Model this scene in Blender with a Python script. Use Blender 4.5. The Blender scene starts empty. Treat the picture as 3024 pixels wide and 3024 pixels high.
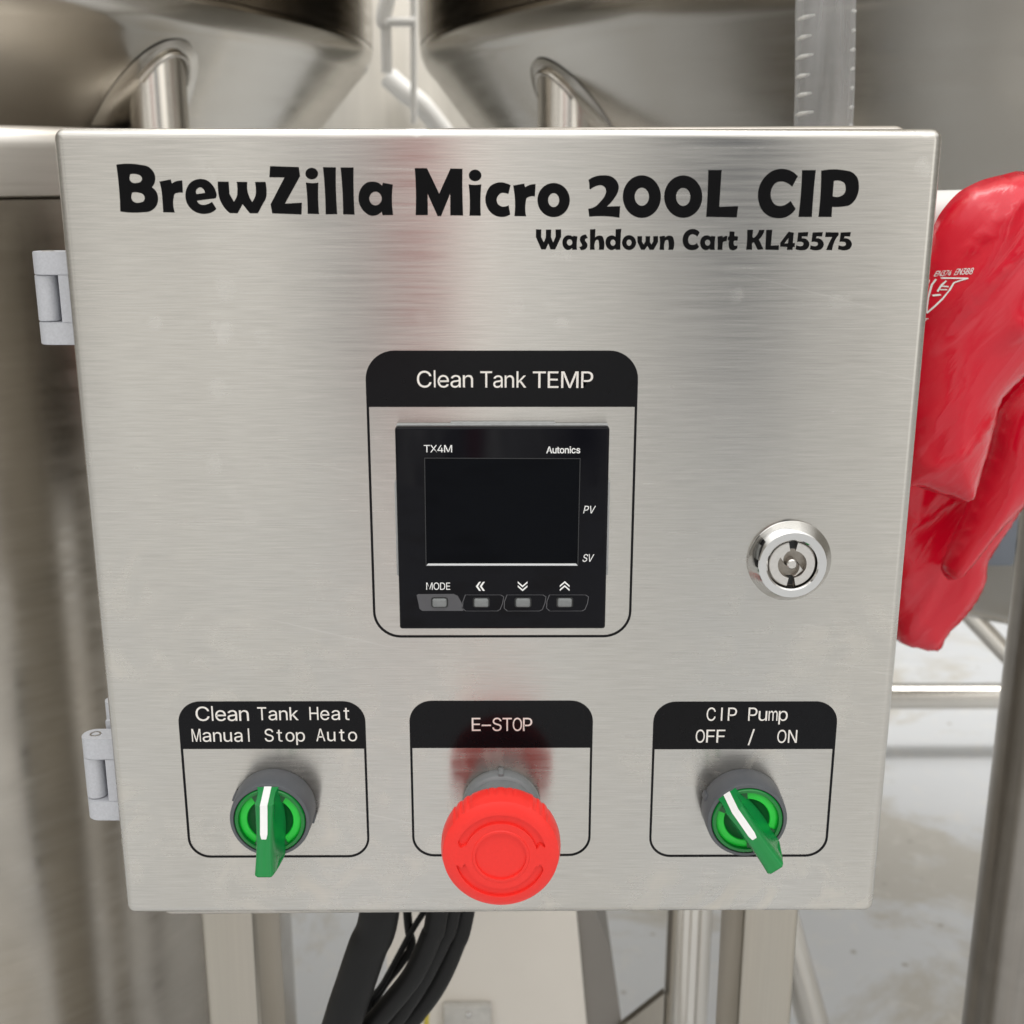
import bpy, bmesh, math, random
from math import sin, cos, pi, radians, sqrt, atan2
from mathutils import Vector, Matrix, noise
from mathutils.geometry import delaunay_2d_cdt

random.seed(7)
SC = bpy.context.scene
COL = SC.collection

# ------------------------------------------------------------------ camera
CAM_LOC, CAM_AXES = ([0.001908, -0.407526, 1.070941], [[0.999983, -0.005845, 0.000725], [0.00086, 0.266745, 0.963767], [0.005827, 0.96375, -0.266745]])
cd = bpy.data.cameras.new('camera')
cd.sensor_width = 36.0
cd.lens = 36.0 * 3600.0 / 3024.0
cd.clip_start = 0.02
cd.clip_end = 60.0
cd.dof.use_dof = True
cd.dof.focus_distance = 0.435
cd.dof.aperture_fstop = 18.0
co = bpy.data.objects.new('camera', cd)
COL.objects.link(co)
r_, u_, f_ = [Vector(a) for a in CAM_AXES]
co.matrix_world = Matrix(((r_.x, u_.x, -f_.x, CAM_LOC[0]), (r_.y, u_.y, -f_.y, CAM_LOC[1]),
                          (r_.z, u_.z, -f_.z, CAM_LOC[2]), (0, 0, 0, 1)))
SC.camera = co

# ------------------------------------------------------------------ view, world
SC.view_settings.view_transform = 'Standard'
SC.view_settings.look = 'None'
SC.view_settings.exposure = 0.0
SC.view_settings.gamma = 1.0
SC.view_settings.use_curve_mapping = False

W = bpy.data.worlds.new('World')
SC.world = W
W.use_nodes = True
wt = W.node_tree
wt.nodes.clear()


def N(tree, kind, **kw):
    n = tree.nodes.new(kind)
    for k, v in kw.items():
        if k == 'inp':
            for a, b in v.items():
                n.inputs[a].default_value = b
        else:
            setattr(n, k, v)
    return n


def math_(tree, op, a, b=None, c=None, clamp=False):
    n = tree.nodes.new('ShaderNodeMath')
    n.operation = op
    n.use_clamp = clamp
    for i, v in enumerate((a, b, c)):
        if v is None:
            continue
        if isinstance(v, (int, float)):
            n.inputs[i].default_value = v
        else:
            tree.links.new(v, n.inputs[i])
    return n.outputs[0]


def mixc(tree, fac, a, b):
    n = tree.nodes.new('ShaderNodeMix')
    n.data_type = 'RGBA'
    for sock, v in ((n.inputs[0], fac), (n.inputs[6], a), (n.inputs[7], b)):
        if isinstance(v, (int, float)):
            sock.default_value = v
        elif isinstance(v, tuple):
            sock.default_value = (*v, 1) if len(v) == 3 else v
        else:
            tree.links.new(v, sock)
    return n.outputs[2]


# the hall round the machine: pale walls in front of the panel, dimmer behind, with added
# colour bands that stand in for a person's reflection and brighten the steel
tc = N(wt, 'ShaderNodeTexCoord')
sx = N(wt, 'ShaderNodeSeparateXYZ')
wt.links.new(tc.outputs['Generated'], sx.inputs[0])
X, Y, Z = sx.outputs
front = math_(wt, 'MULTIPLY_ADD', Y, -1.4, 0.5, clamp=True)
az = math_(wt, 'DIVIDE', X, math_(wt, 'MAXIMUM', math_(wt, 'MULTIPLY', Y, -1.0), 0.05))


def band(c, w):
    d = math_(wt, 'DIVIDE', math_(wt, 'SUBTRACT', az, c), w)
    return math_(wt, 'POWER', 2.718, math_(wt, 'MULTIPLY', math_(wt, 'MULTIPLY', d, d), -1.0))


up = math_(wt, 'MULTIPLY_ADD', Z, 2.2, -1.0, clamp=True)
side = math_(wt, 'MULTIPLY', math_(wt, 'ABSOLUTE', X), math_(wt, 'ABSOLUTE', X))
base = mixc(wt, front, (0.30, 0.285, 0.25), (1.08, 1.055, 1.005))
base = mixc(wt, math_(wt, 'MULTIPLY', side, 0.85, clamp=True), base, (0.27, 0.25, 0.215))
nzw = N(wt, 'ShaderNodeTexNoise', inp={'Scale': 1.0, 'Detail': 2.0})
nzw.noise_dimensions = '2D'
cmb = N(wt, 'ShaderNodeCombineXYZ')
wt.links.new(math_(wt, 'MULTIPLY', az, 10.0), cmb.inputs[0])
wt.links.new(math_(wt, 'MULTIPLY_ADD', Z, 2.5, 4.3), cmb.inputs[1])
wt.links.new(cmb.outputs[0], nzw.inputs['Vector'])
wv = math_(wt, 'MULTIPLY_ADD', math_(wt, 'MULTIPLY', math_(wt, 'SUBTRACT', nzw.outputs['Fac'], 0.5), front), 3.4, 1.0)
wsc = N(wt, 'ShaderNodeVectorMath', operation='SCALE')
wt.links.new(base, wsc.inputs[0])
wt.links.new(wv, wsc.inputs['Scale'])
base = wsc.outputs[0]
base = mixc(wt, up, base, (2.5, 2.5, 2.47))
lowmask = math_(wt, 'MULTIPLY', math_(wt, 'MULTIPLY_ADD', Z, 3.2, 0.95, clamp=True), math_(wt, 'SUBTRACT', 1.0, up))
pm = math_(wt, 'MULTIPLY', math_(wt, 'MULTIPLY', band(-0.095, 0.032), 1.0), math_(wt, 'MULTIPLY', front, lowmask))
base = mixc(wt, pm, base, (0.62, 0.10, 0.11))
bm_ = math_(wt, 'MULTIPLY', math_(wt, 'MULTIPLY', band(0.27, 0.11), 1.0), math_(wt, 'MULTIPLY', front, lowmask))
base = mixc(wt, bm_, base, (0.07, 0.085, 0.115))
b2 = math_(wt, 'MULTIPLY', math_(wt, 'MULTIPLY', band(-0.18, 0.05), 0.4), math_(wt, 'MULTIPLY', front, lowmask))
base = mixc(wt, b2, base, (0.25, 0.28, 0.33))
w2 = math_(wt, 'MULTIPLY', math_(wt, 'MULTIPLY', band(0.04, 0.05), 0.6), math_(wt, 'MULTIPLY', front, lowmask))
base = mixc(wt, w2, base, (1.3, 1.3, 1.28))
w3 = math_(wt, 'MULTIPLY', math_(wt, 'MULTIPLY', band(0.80, 0.26), 0.85), math_(wt, 'MULTIPLY', front, lowmask))  # bright band added to lighten the left tank's reflections
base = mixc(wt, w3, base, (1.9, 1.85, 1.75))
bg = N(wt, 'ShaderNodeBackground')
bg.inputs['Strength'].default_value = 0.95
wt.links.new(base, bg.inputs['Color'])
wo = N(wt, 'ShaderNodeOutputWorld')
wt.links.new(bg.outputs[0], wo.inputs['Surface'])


# ------------------------------------------------------------------ ceiling lamps
def lamp(loc, sx_, sy_, power, tint=(1.0, 0.98, 0.945), aim=None):
    l = bpy.data.lights.new('ceiling_lamp', 'AREA')
    l.shape = 'RECTANGLE'
    l.size = sx_
    l.size_y = sy_
    l.energy = power
    l.color = tint
    o = bpy.data.objects.new('ceiling_lamp', l)
    COL.objects.link(o)
    o.location = loc
    if aim:
        o.rotation_euler = (Vector(aim) - Vector(loc)).to_track_quat('-Z', 'Y').to_euler()


lamp((0.2, -0.9, 3.3), 2.6, 0.5, 6)
lamp((0.3, 0.75, 3.3), 2.2, 0.5, 22)
lamp((1.7, 2.1, 3.3), 2.0, 0.6, 56)


# ------------------------------------------------------------------ materials
def new_mat(name):
    m = bpy.data.materials.new(name)
    m.use_nodes = True
    t = m.node_tree
    return m, t, t.nodes['Principled BSDF']


def plain(name, col, rough=0.5, metal=0.0, vary=0.06, scale=300.0, bump=0.0, spec=0.5, coat=0.0):
    m, t, b = new_mat(name)
    b.inputs['Roughness'].default_value = rough
    b.inputs['Metallic'].default_value = metal
    b.inputs['Specular IOR Level'].default_value = spec
    b.inputs['Coat Weight'].default_value = coat
    tc = N(t, 'ShaderNodeTexCoord')
    nz = N(t, 'ShaderNodeTexNoise', inp={'Scale': scale, 'Detail': 3.0})
    t.links.new(tc.outputs['Object'], nz.inputs['Vector'])
    lo = tuple(c * (1 - vary) for c in col)
    hi = tuple(min(1, c * (1 + vary)) for c in col)
    t.links.new(mixc(t, nz.outputs['Fac'], lo, hi), b.inputs['Base Color'])
    if bump:
        bp = N(t, 'ShaderNodeBump', inp={'Strength': bump, 'Distance': 0.0004})
        t.links.new(nz.outputs['Fac'], bp.inputs['Height'])
        t.links.new(bp.outputs[0], b.inputs['Normal'])
    return m


def ramp(t, fac, stops):
    n = t.nodes.new('ShaderNodeValToRGB')
    e = n.color_ramp.elements
    e[0].position, e[0].color = stops[0][0], (*[stops[0][1]] * 3, 1)
    e[1].position, e[1].color = stops[-1][0], (*[stops[-1][1]] * 3, 1)
    t.links.new(fac, n.inputs[0])
    return n.outputs[0]


def steel(name, col, rough=0.3, aniso=0.6, lines=(25.0, 25.0, 1500.0), amp=0.16, stains=0.0, metal=1.0, big=0.1,
          bigscale=6.0, widek=1.3, bump=0.05):
    """brushed stainless: fine lines along the brushing, slow cloudiness, dried water marks"""
    m, t, b = new_mat(name)
    L = t.links
    tc = N(t, 'ShaderNodeTexCoord')
    P = tc.outputs['Object']

    def noise_(scale3, scale=1.0, detail=3.0, dist=0.0):
        mp = N(t, 'ShaderNodeMapping')
        mp.inputs['Scale'].default_value = scale3
        L.new(P, mp.inputs['Vector'])
        nz = N(t, 'ShaderNodeTexNoise', inp={'Scale': scale, 'Detail': detail, 'Distortion': dist})
        L.new(mp.outputs[0], nz.inputs['Vector'])
        return nz.outputs['Fac']

    line = noise_(lines, 1.0, 2.0)
    wide = noise_(tuple(v * 0.32 for v in lines), 1.0, 3.0)
    cloud = noise_((1, 1, 1), bigscale, 3.0, 0.6)
    s = math_(t, 'ADD', math_(t, 'MULTIPLY', math_(t, 'SUBTRACT', line, 0.5), amp),
              math_(t, 'MULTIPLY', math_(t, 'SUBTRACT', wide, 0.5), amp * widek))
    s = math_(t, 'ADD', s, math_(t, 'MULTIPLY', math_(t, 'SUBTRACT', cloud, 0.5), big))
    k = math_(t, 'ADD', 1.0, s)
    rgh = math_(t, 'ADD', rough, math_(t, 'MULTIPLY', math_(t, 'SUBTRACT', wide, 0.5), 0.18))
    colv = N(t, 'ShaderNodeVectorMath', operation='SCALE')
    colv.inputs[0].default_value = col
    L.new(k, colv.inputs['Scale'])
    colour = colv.outputs[0]
    if stains:
        sep = N(t, 'ShaderNodeSeparateXYZ')
        L.new(P, sep.inputs[0])
        # cleaning smears, thickest low on the sheet
        low = math_(t, 'MULTIPLY_ADD', sep.outputs[2], -5.5, 5.45, clamp=True)
        patch = noise_((1, 1, 1), 16.0, 2.0, 0.8)
        smear = noise_((1, 1, 0.8), 55.0, 5.0, 1.3)
        sm = math_(t, 'MULTIPLY', math_(t, 'MULTIPLY_ADD', smear, 3.8, -1.6, clamp=True),
                   math_(t, 'MULTIPLY_ADD', patch, 4.0, -1.7, clamp=True))
        sm = math_(t, 'MULTIPLY', sm, low)
        colour = mixc(t, math_(t, 'MULTIPLY', sm, 0.62 * stains), colour, (0.74, 0.69, 0.61))
        rgh = math_(t, 'ADD', rgh, math_(t, 'MULTIPLY', sm, 0.22))
        # dried drops, mostly high on the sheet
        vo = N(t, 'ShaderNodeTexVoronoi', inp={'Scale': 95.0, 'Randomness': 1.0})
        mpd = N(t, 'ShaderNodeMapping')
        mpd.inputs['Scale'].default_value = (1.0, 0.02, 0.8)
        nzd = N(t, 'ShaderNodeTexNoise', inp={'Scale': 120.0})
        L.new(P, nzd.inputs['Vector'])
        addv = N(t, 'ShaderNodeVectorMath', operation='MULTIPLY_ADD')
        L.new(nzd.outputs['Color'], addv.inputs[0])
        addv.inputs[1].default_value = (0.006, 0.006, 0.006)
        L.new(P, addv.inputs[2])
        L.new(addv.outputs[0], mpd.inputs['Vector'])
        L.new(mpd.outputs[0], vo.inputs['Vector'])
        spot = math_(t, 'MULTIPLY_ADD', vo.outputs['Distance'], -9.0, 3.0, clamp=True)
        pick = math_(t, 'MULTIPLY_ADD', noise_((1, 1, 1), 26.0, 2.0), 7.0, -3.9, clamp=True)
        high = math_(t, 'MULTIPLY_ADD', sep.outputs[2], 6.0, -5.5, clamp=True)
        sp = math_(t, 'MULTIPLY', math_(t, 'MULTIPLY', spot, pick), math_(t, 'MAXIMUM', high, 0.18))
        colour = mixc(t, math_(t, 'MULTIPLY', sp, 0.3 * stains), colour, (0.86, 0.84, 0.80))
        rgh = math_(t, 'ADD', rgh, math_(t, 'MULTIPLY', sp, 0.15))
        # a few thin scratches
        mps = N(t, 'ShaderNodeMapping')
        mps.inputs['Scale'].default_value = (5.0, 1.0, 520.0)
        mpr = N(t, 'ShaderNodeMapping')
        mpr.inputs['Rotation'].default_value = (0, radians(-14), 0)
        L.new(P, mpr.inputs['Vector'])
        L.new(mpr.outputs[0], mps.inputs['Vector'])
        sc_ = N(t, 'ShaderNodeTexNoise', inp={'Scale': 1.0, 'Detail': 1.0})
        L.new(mps.outputs[0], sc_.inputs['Vector'])
        scr = math_(t, 'MULTIPLY_ADD', sc_.outputs['Fac'], 16.0, -11.2, clamp=True)
        colour = mixc(t, math_(t, 'MULTIPLY', scr, 0.10), colour, (0.9, 0.88, 0.85))
    L.new(colour, b.inputs['Base Color'])
    L.new(rgh, b.inputs['Roughness'])
    b.inputs['Metallic'].default_value = metal
    b.inputs['Anisotropic'].default_value = aniso
    if aniso:
        tg = N(t, 'ShaderNodeTangent', direction_type='UV_MAP')
        tg.uv_map = 'UVMap'
        L.new(tg.outputs[0], b.inputs['Tangent'])
    bp = N(t, 'ShaderNodeBump', inp={'Strength': bump, 'Distance': 0.0002})
    L.new(line, bp.inputs['Height'])
    L.new(bp.outputs[0], b.inputs['Normal'])
    return m


M = {}
M['door'] = steel('brushed_panel_steel', (0.505, 0.489, 0.457), 0.235, 0.9, lines=(70.0, 70.0, 2300.0), stains=1.0, amp=0.34, metal=0.97, widek=0.28)
M['box'] = steel('sheet_steel', (0.62, 0.59, 0.55), 0.36, 0.4, amp=0.12)
M['post'] = steel('tube_steel', (0.40, 0.37, 0.32), 0.34, 0.5, lines=(900.0, 900.0, 14.0), amp=0.1, big=0.12)
M['old_tube'] = steel('worn_tube_steel', (0.27, 0.25, 0.225), 0.3, 0.0, lines=(500.0, 500.0, 10.0), amp=0.2, big=0.5, bigscale=25)
M['pipe'] = steel('round_tube_steel', (0.66, 0.63, 0.58), 0.22, 0.0, lines=(500.0, 500.0, 10.0), amp=0.08, big=0.12, bigscale=14)
M['tank'] = steel('tank_steel', (0.40, 0.37, 0.325), 0.22, 0.3, lines=(60.0, 60.0, 500.0), amp=0.10, big=0.6, bigscale=13.0, bump=0.0)
M['cone'] = steel('fermenter_steel', (0.52, 0.495, 0.45), 0.18, 0.0, lines=(30.0, 30.0, 300.0), amp=0.0, big=0.08, bump=0.0)
M['far_tank'] = steel('far_tank_steel', (0.78, 0.75, 0.69), 0.45, 0.0, lines=(60.0, 60.0, 4.0), amp=0.2, big=0.1, metal=0.55)
M['chrome'] = plain('chrome', (0.62, 0.61, 0.59), 0.07, 1.0, 0.02)
M['satin'] = plain('satin_chrome', (0.62, 0.60, 0.57), 0.28, 1.0, 0.10, 900)
M['keyhole'] = plain('keyway_dark', (0.26, 0.235, 0.205), 0.3, 1.0, 0.4, 700)
M['vinyl'] = plain('black_vinyl', (0.0045, 0.0045, 0.005), 0.5, 0.0, 0.2, 200, spec=0.07)
M['label'] = plain('black_label_film', (0.004, 0.004, 0.005), 0.14, 0.0, 0.2, 200, spec=0.15)
M['print'] = plain('bare_steel_lettering', (0.86, 0.82, 0.77), 0.42, 0.7, 0.05, 400)
M['white'] = plain('white_print', (0.84, 0.84, 0.83), 0.5, 0.0, 0.02)
M['gloss'] = plain('gloss_black_plastic', (0.005, 0.005, 0.007), 0.06, 0.0, 0.1, spec=0.11)
M['screen'] = plain('unlit_screen', (0.002, 0.0025, 0.004), 0.035, 0.0, 0.1, spec=0.06)
M['trim'] = plain('dark_trim', (0.022, 0.023, 0.025), 0.3, 0.0, 0.1)
M['edge_glint'] = plain('painted_glint', (0.72, 0.73, 0.74), 0.3, 0.6, 0.03)
M['modepad'] = plain('dark_grey_pad', (0.075, 0.075, 0.082), 0.2, 0.0, 0.05)
M['rubber_key'] = plain('grey_rubber_key', (0.19, 0.20, 0.20), 0.5, 0.0, 0.15, 900, 0.2)
M['gasket'] = plain('grey_gasket', (0.36, 0.37, 0.37), 0.5, 0.0, 0.2, 500)
M['collar'] = plain('grey_plastic_collar', (0.088, 0.094, 0.104), 0.44, 0.0, 0.08, 700, 0.1)
M['groove'] = plain('shadow_gap', (0.012, 0.013, 0.013), 0.5)
M['stopgrey'] = plain('mid_grey_plastic', (0.17, 0.18, 0.185), 0.42, 0.0, 0.12, 400, 0.1)
M['stopred'] = plain('emergency_red_plastic', (0.86, 0.034, 0.026), 0.36, 0.0, 0.05, 900, 0.12, spec=0.3)
M['gripgreen'] = plain('green_handle_plastic', (0.003, 0.215, 0.045), 0.25, 0.0, 0.08, 250)
M['lensgreen'] = plain('clear_green_lens', (0.004, 0.19, 0.03), 0.16, 0.0, 0.1, 300)
M['ringgreen'] = plain('bright_green_ring', (0.012, 0.66, 0.05), 0.4, 0.0, 0.1, 300)
M['deepgreen'] = plain('deep_green_core', (0.003, 0.10, 0.02), 0.3, 0.0, 0.1, 300)
M['zinc'] = plain('die_cast_zinc', (0.50, 0.51, 0.54), 0.5, 0.25, 0.14, 1200, 0.3)
M['black_rubber'] = plain('black_cable_sheath', (0.008, 0.008, 0.008), 0.5, 0.0, 0.2, 60, spec=0.22)
M['beige'] = plain('cream_paint', (0.74, 0.70, 0.635), 0.5, 0.0, 0.05, 14)
M['shade_grey'] = plain('shaded_housing_side', (0.22, 0.205, 0.185), 0.5, 0.0, 0.1, 14)  # side of the cream housing, its shade put into a darker colour
M['white_plastic'] = plain('white_plastic', (0.78, 0.77, 0.74), 0.45, 0.0, 0.03, 20)
M['plate'] = plain('dusty_grey_plastic', (0.50, 0.49, 0.46), 0.35, 0.0, 0.3, 90)
M['yellow'] = plain('yellow_sleeve', (0.62, 0.50, 0.06), 0.5)
M['bluegrey'] = plain('blue_grey_steel', (0.16, 0.18, 0.21), 0.4, 0.3, 0.1, 10)


def rubber_mat():
    m, t, b = new_mat('red_rubber')
    L = t.links
    tc = N(t, 'ShaderNodeTexCoord')
    mp = N(t, 'ShaderNodeMapping')
    mp.inputs['Scale'].default_value = (14, 30, 110)
    mr = N(t, 'ShaderNodeMapping')
    mr.inputs['Rotation'].default_value = (0, radians(57), 0)
    L.new(tc.outputs['Object'], mr.inputs['Vector'])
    L.new(mr.outputs[0], mp.inputs['Vector'])
    nz = N(t, 'ShaderNodeTexNoise', inp={'Scale': 1.0, 'Detail': 4.0, 'Distortion': 1.5})
    L.new(mp.outputs[0], nz.inputs['Vector'])
    streak = math_(t, 'MULTIPLY_ADD', nz.outputs['Fac'], 4.5, -2.5, clamp=True)
    sep = N(t, 'ShaderNodeSeparateXYZ')
    L.new(tc.outputs['Object'], sep.inputs[0])
    n2 = N(t, 'ShaderNodeTexNoise', inp={'Scale': 18.0, 'Detail': 2.0})
    L.new(tc.outputs['Object'], n2.inputs['Vector'])
    area = math_(t, 'MULTIPLY_ADD', n2.outputs['Fac'], 3.5, -1.2, clamp=True)
    f = math_(t, 'MULTIPLY', math_(t, 'MULTIPLY', streak, area), 0.30)
    L.new(mixc(t, f, (0.62, 0.0015, 0.019), (0.80, 0.22, 0.25)), b.inputs['Base Color'])
    L.new(math_(t, 'MULTIPLY_ADD', f, 0.35, 0.19), b.inputs['Roughness'])
    b.inputs['Specular IOR Level'].default_value = 0.5
    bp = N(t, 'ShaderNodeBump', inp={'Strength': 0.2, 'Distance': 0.003})
    L.new(nz.outputs['Fac'], bp.inputs['Height'])
    L.new(bp.outputs[0], b.inputs['Normal'])
    return m


M['rubber'] = rubber_mat()


def floor_mat():
    m, t, b = new_mat('worn_epoxy_floor')
    L = t.links
    tc = N(t, 'ShaderNodeTexCoord')
    P = tc.outputs['Object']
    n1 = N(t, 'ShaderNodeTexNoise', inp={'Scale': 2.3, 'Detail': 7.0, 'Distortion': 0.7, 'Roughness': 0.62})
    L.new(P, n1.inputs['Vector'])
    n2 = N(t, 'ShaderNodeTexNoise', inp={'Scale': 26.0, 'Detail': 5.0, 'Distortion': 0.8})
    L.new(P, n2.inputs['Vector'])
    wear = math_(t, 'MULTIPLY_ADD', n1.outputs['Fac'], 14.0, -7.2, clamp=True)
    c = mixc(t, wear, (0.62, 0.635, 0.655), (0.50, 0.48, 0.44))
    c = mixc(t, math_(t, 'MULTIPLY', math_(t, 'MULTIPLY_ADD', n2.outputs['Fac'], 6.0, -3.3, clamp=True), 0.35), c, (0.72, 0.70, 0.66))
    vo = N(t, 'ShaderNodeTexVoronoi', inp={'Scale': 16.0})
    L.new(P, vo.inputs['Vector'])
    c = mixc(t, math_(t, 'MULTIPLY_ADD', vo.outputs['Distance'], -16.0, 1.6, clamp=True), c, (0.36, 0.34, 0.31))
    L.new(c, b.inputs['Base Color'])
    L.new(math_(t, 'MULTIPLY_ADD', wear, 0.25, 0.28), b.inputs['Roughness'])
    return m


M['floor'] = floor_mat()
M['wall'] = plain('olive_grey_wall_paint', (0.15, 0.145, 0.125), 0.6, 0.0, 0.05, 3)


def clear_mat():
    m, t, b = new_mat('clear_hose_plastic')
    L = t.links
    lw = N(t, 'ShaderNodeLayerWeight', inp={'Blend': 0.35})
    tr = N(t, 'ShaderNodeBsdfTransparent', inp={'Color': (0.93, 0.94, 0.94, 1)})
    b.inputs['Base Color'].default_value = (0.62, 0.62, 0.62, 1)
    b.inputs['Roughness'].default_value = 0.18
    mx = N(t, 'ShaderNodeMixShader')
    nz = N(t, 'ShaderNodeTexNoise', inp={'Scale': 40.0, 'Detail': 2.0})
    tc = N(t, 'ShaderNodeTexCoord')
    mp = N(t, 'ShaderNodeMapping')
    mp.inputs['Scale'].default_value = (3, 3, 0.25)
    L.new(tc.outputs['Object'], mp.inputs['Vector'])
    L.new(mp.outputs[0], nz.inputs['Vector'])
    f = math_(t, 'ADD', math_(t, 'MULTIPLY', lw.outputs['Facing'], 0.35), math_(t, 'MULTIPLY', nz.outputs['Fac'], 0.5), clamp=True)
    L.new(f, mx.inputs[0])
    L.new(tr.outputs[0], mx.inputs[1])
    L.new(b.outputs[0], mx.inputs[2])
    L.new(mx.outputs[0], t.nodes['Material Output'].inputs['Surface'])
    return m


M['clear'] = clear_mat()


# ------------------------------------------------------------------ builders
def thing(name, label, cat, loc, group=None):
    o = bpy.data.objects.new(name, None)
    COL.objects.link(o)
    o.location = loc
    o.empty_display_size = 0.02
    o['label'] = label
    o['category'] = cat
    if group:
        o['group'] = group
    return o


def root_loc(o):
    v = Vector((0, 0, 0))
    while o is not None:
        if o.type == 'EMPTY':
            v = Vector(o.location)
        o = o.parent
    return v


def mesh_obj(name, me, mat, parent=None, label=None):
    o = bpy.data.objects.new(name, me)
    COL.objects.link(o)
    me.materials.clear()
    me.materials.append(mat)
    if parent is not None:
        o.parent = parent
        if parent.type == 'EMPTY':
            o.matrix_parent_inverse = Matrix.Translation(-Vector(parent.location))
    if label:
        o['label'] = label
    return o


def finish(name, bm, mat, parent=None, label=None, angle=40, flat=False):
    bmesh.ops.recalc_face_normals(bm, faces=bm.faces)
    uv = bm.loops.layers.uv.new('UVMap')
    for f in bm.faces:
        f.smooth = not flat
        for l in f.loops:
            l[uv].uv = (l.vert.co.z, l.vert.co.x + l.vert.co.y)
    me = bpy.data.meshes.new(name)
    bm.to_mesh(me)
    bm.free()
    if not flat:
        me.set_sharp_from_angle(angle=radians(angle))
    return mesh_obj(name, me, mat, parent, label)


def add_box(bm, x0, x1, y0, y1, z0, z1, bevel=0.0, seg=3, rot=None):
    r = bmesh.ops.create_cube(bm, size=1.0)
    vs = r['verts']
    for v in vs:
        v.co = Vector((x0 + (v.co.x + .5) * (x1 - x0), y0 + (v.co.y + .5) * (y1 - y0), z0 + (v.co.z + .5) * (z1 - z0)))
    if bevel:
        es = list({e for v in vs for e in v.link_edges})
        g = bmesh.ops.bevel(bm, geom=es, offset=bevel, segments=seg, profile=0.5, affect='EDGES')
        vs = list({v for f in g['faces'] for v in f.verts} | {v for v in vs if v.is_valid})
    if rot is not None:
        ctr, ang = rot
        R = Matrix.Rotation(ang, 3, 'Y')
        allv = set(v for v in vs if v.is_valid)
        for v in allv:
            v.co = Vector(ctr) + R @ (v.co - Vector(ctr))
    return vs


def add_lathe(bm, c, prof, n=64, axis='y', close=True):
    """prof: (radius, offset along the axis); axis 'y' points at the viewer for negative offsets"""
    rings = []
    for r, h in prof:
        ring = []
        if r < 1e-7:
            p = (c[0], c[1] + h, c[2]) if axis == 'y' else (c[0], c[1], c[2] + h)
            ring = [bm.verts.new(p)]
        else:
            for k in range(n):
                a = 2 * pi * k / n
                if axis == 'y':
                    p = (c[0] + r * cos(a), c[1] + h, c[2] + r * sin(a))
                else:
                    p = (c[0] + r * cos(a), c[1] + r * sin(a), c[2] + h)
                ring.append(bm.verts.new(p))
        rings.append(ring)
    for a, b in zip(rings, rings[1:]):
        for k in range(n):
            k2 = (k + 1) % n
            if len(a) == 1 and len(b) == 1:
                continue
            if len(a) == 1:
                bm.faces.new((a[0], b[k], b[k2]))
            elif len(b) == 1:
                bm.faces.new((a[k], a[k2], b[0]))
            else:
                bm.faces.new((a[k], a[k2], b[k2], b[k]))
    return rings


def add_tube(bm, pts, r, n=16, cap=True, smooth=0):
    P = [Vector(p) for p in pts]
    if smooth:
        Q = []
        for i in range(len(P) - 1):
            p0, p1, p2, p3 = P[max(i - 1, 0)], P[i], P[i + 1], P[min(i + 2, len(P) - 1)]
            for k in range(smooth):
                t = k / smooth
                Q.append(0.5 * ((2 * p1) + (-p0 + p2) * t + (2 * p0 - 5 * p1 + 4 * p2 - p3) * t * t + (-p0 + 3 * p1 - 3 * p2 + p3) * t ** 3))
        P = Q + [P[-1]]
    rings = []
    up = None
    for i, p in enumerate(P):
        d = (P[min(i + 1, len(P) - 1)] - P[max(i - 1, 0)]).normalized()
        if up is None:
            up = d.orthogonal().normalized()
        up = (up - d * up.dot(d)).normalized()
        s = d.cross(up)
        rr = r[i] if isinstance(r, list) else r
        rings.append([bm.verts.new(p + (up * cos(2 * pi * k / n) + s * sin(2 * pi * k / n)) * rr) for k in range(n)])
    for a, b in zip(rings, rings[1:]):
        for k in range(n):
            bm.faces.new((a[k], a[(k + 1) % n], b[(k + 1) % n], b[k]))
    if cap:
        bm.faces.new(rings[0][::-1])
        bm.faces.new(rings[-1])


Z0 = 0.8          # height of the panel's lower edge above the floor


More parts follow.
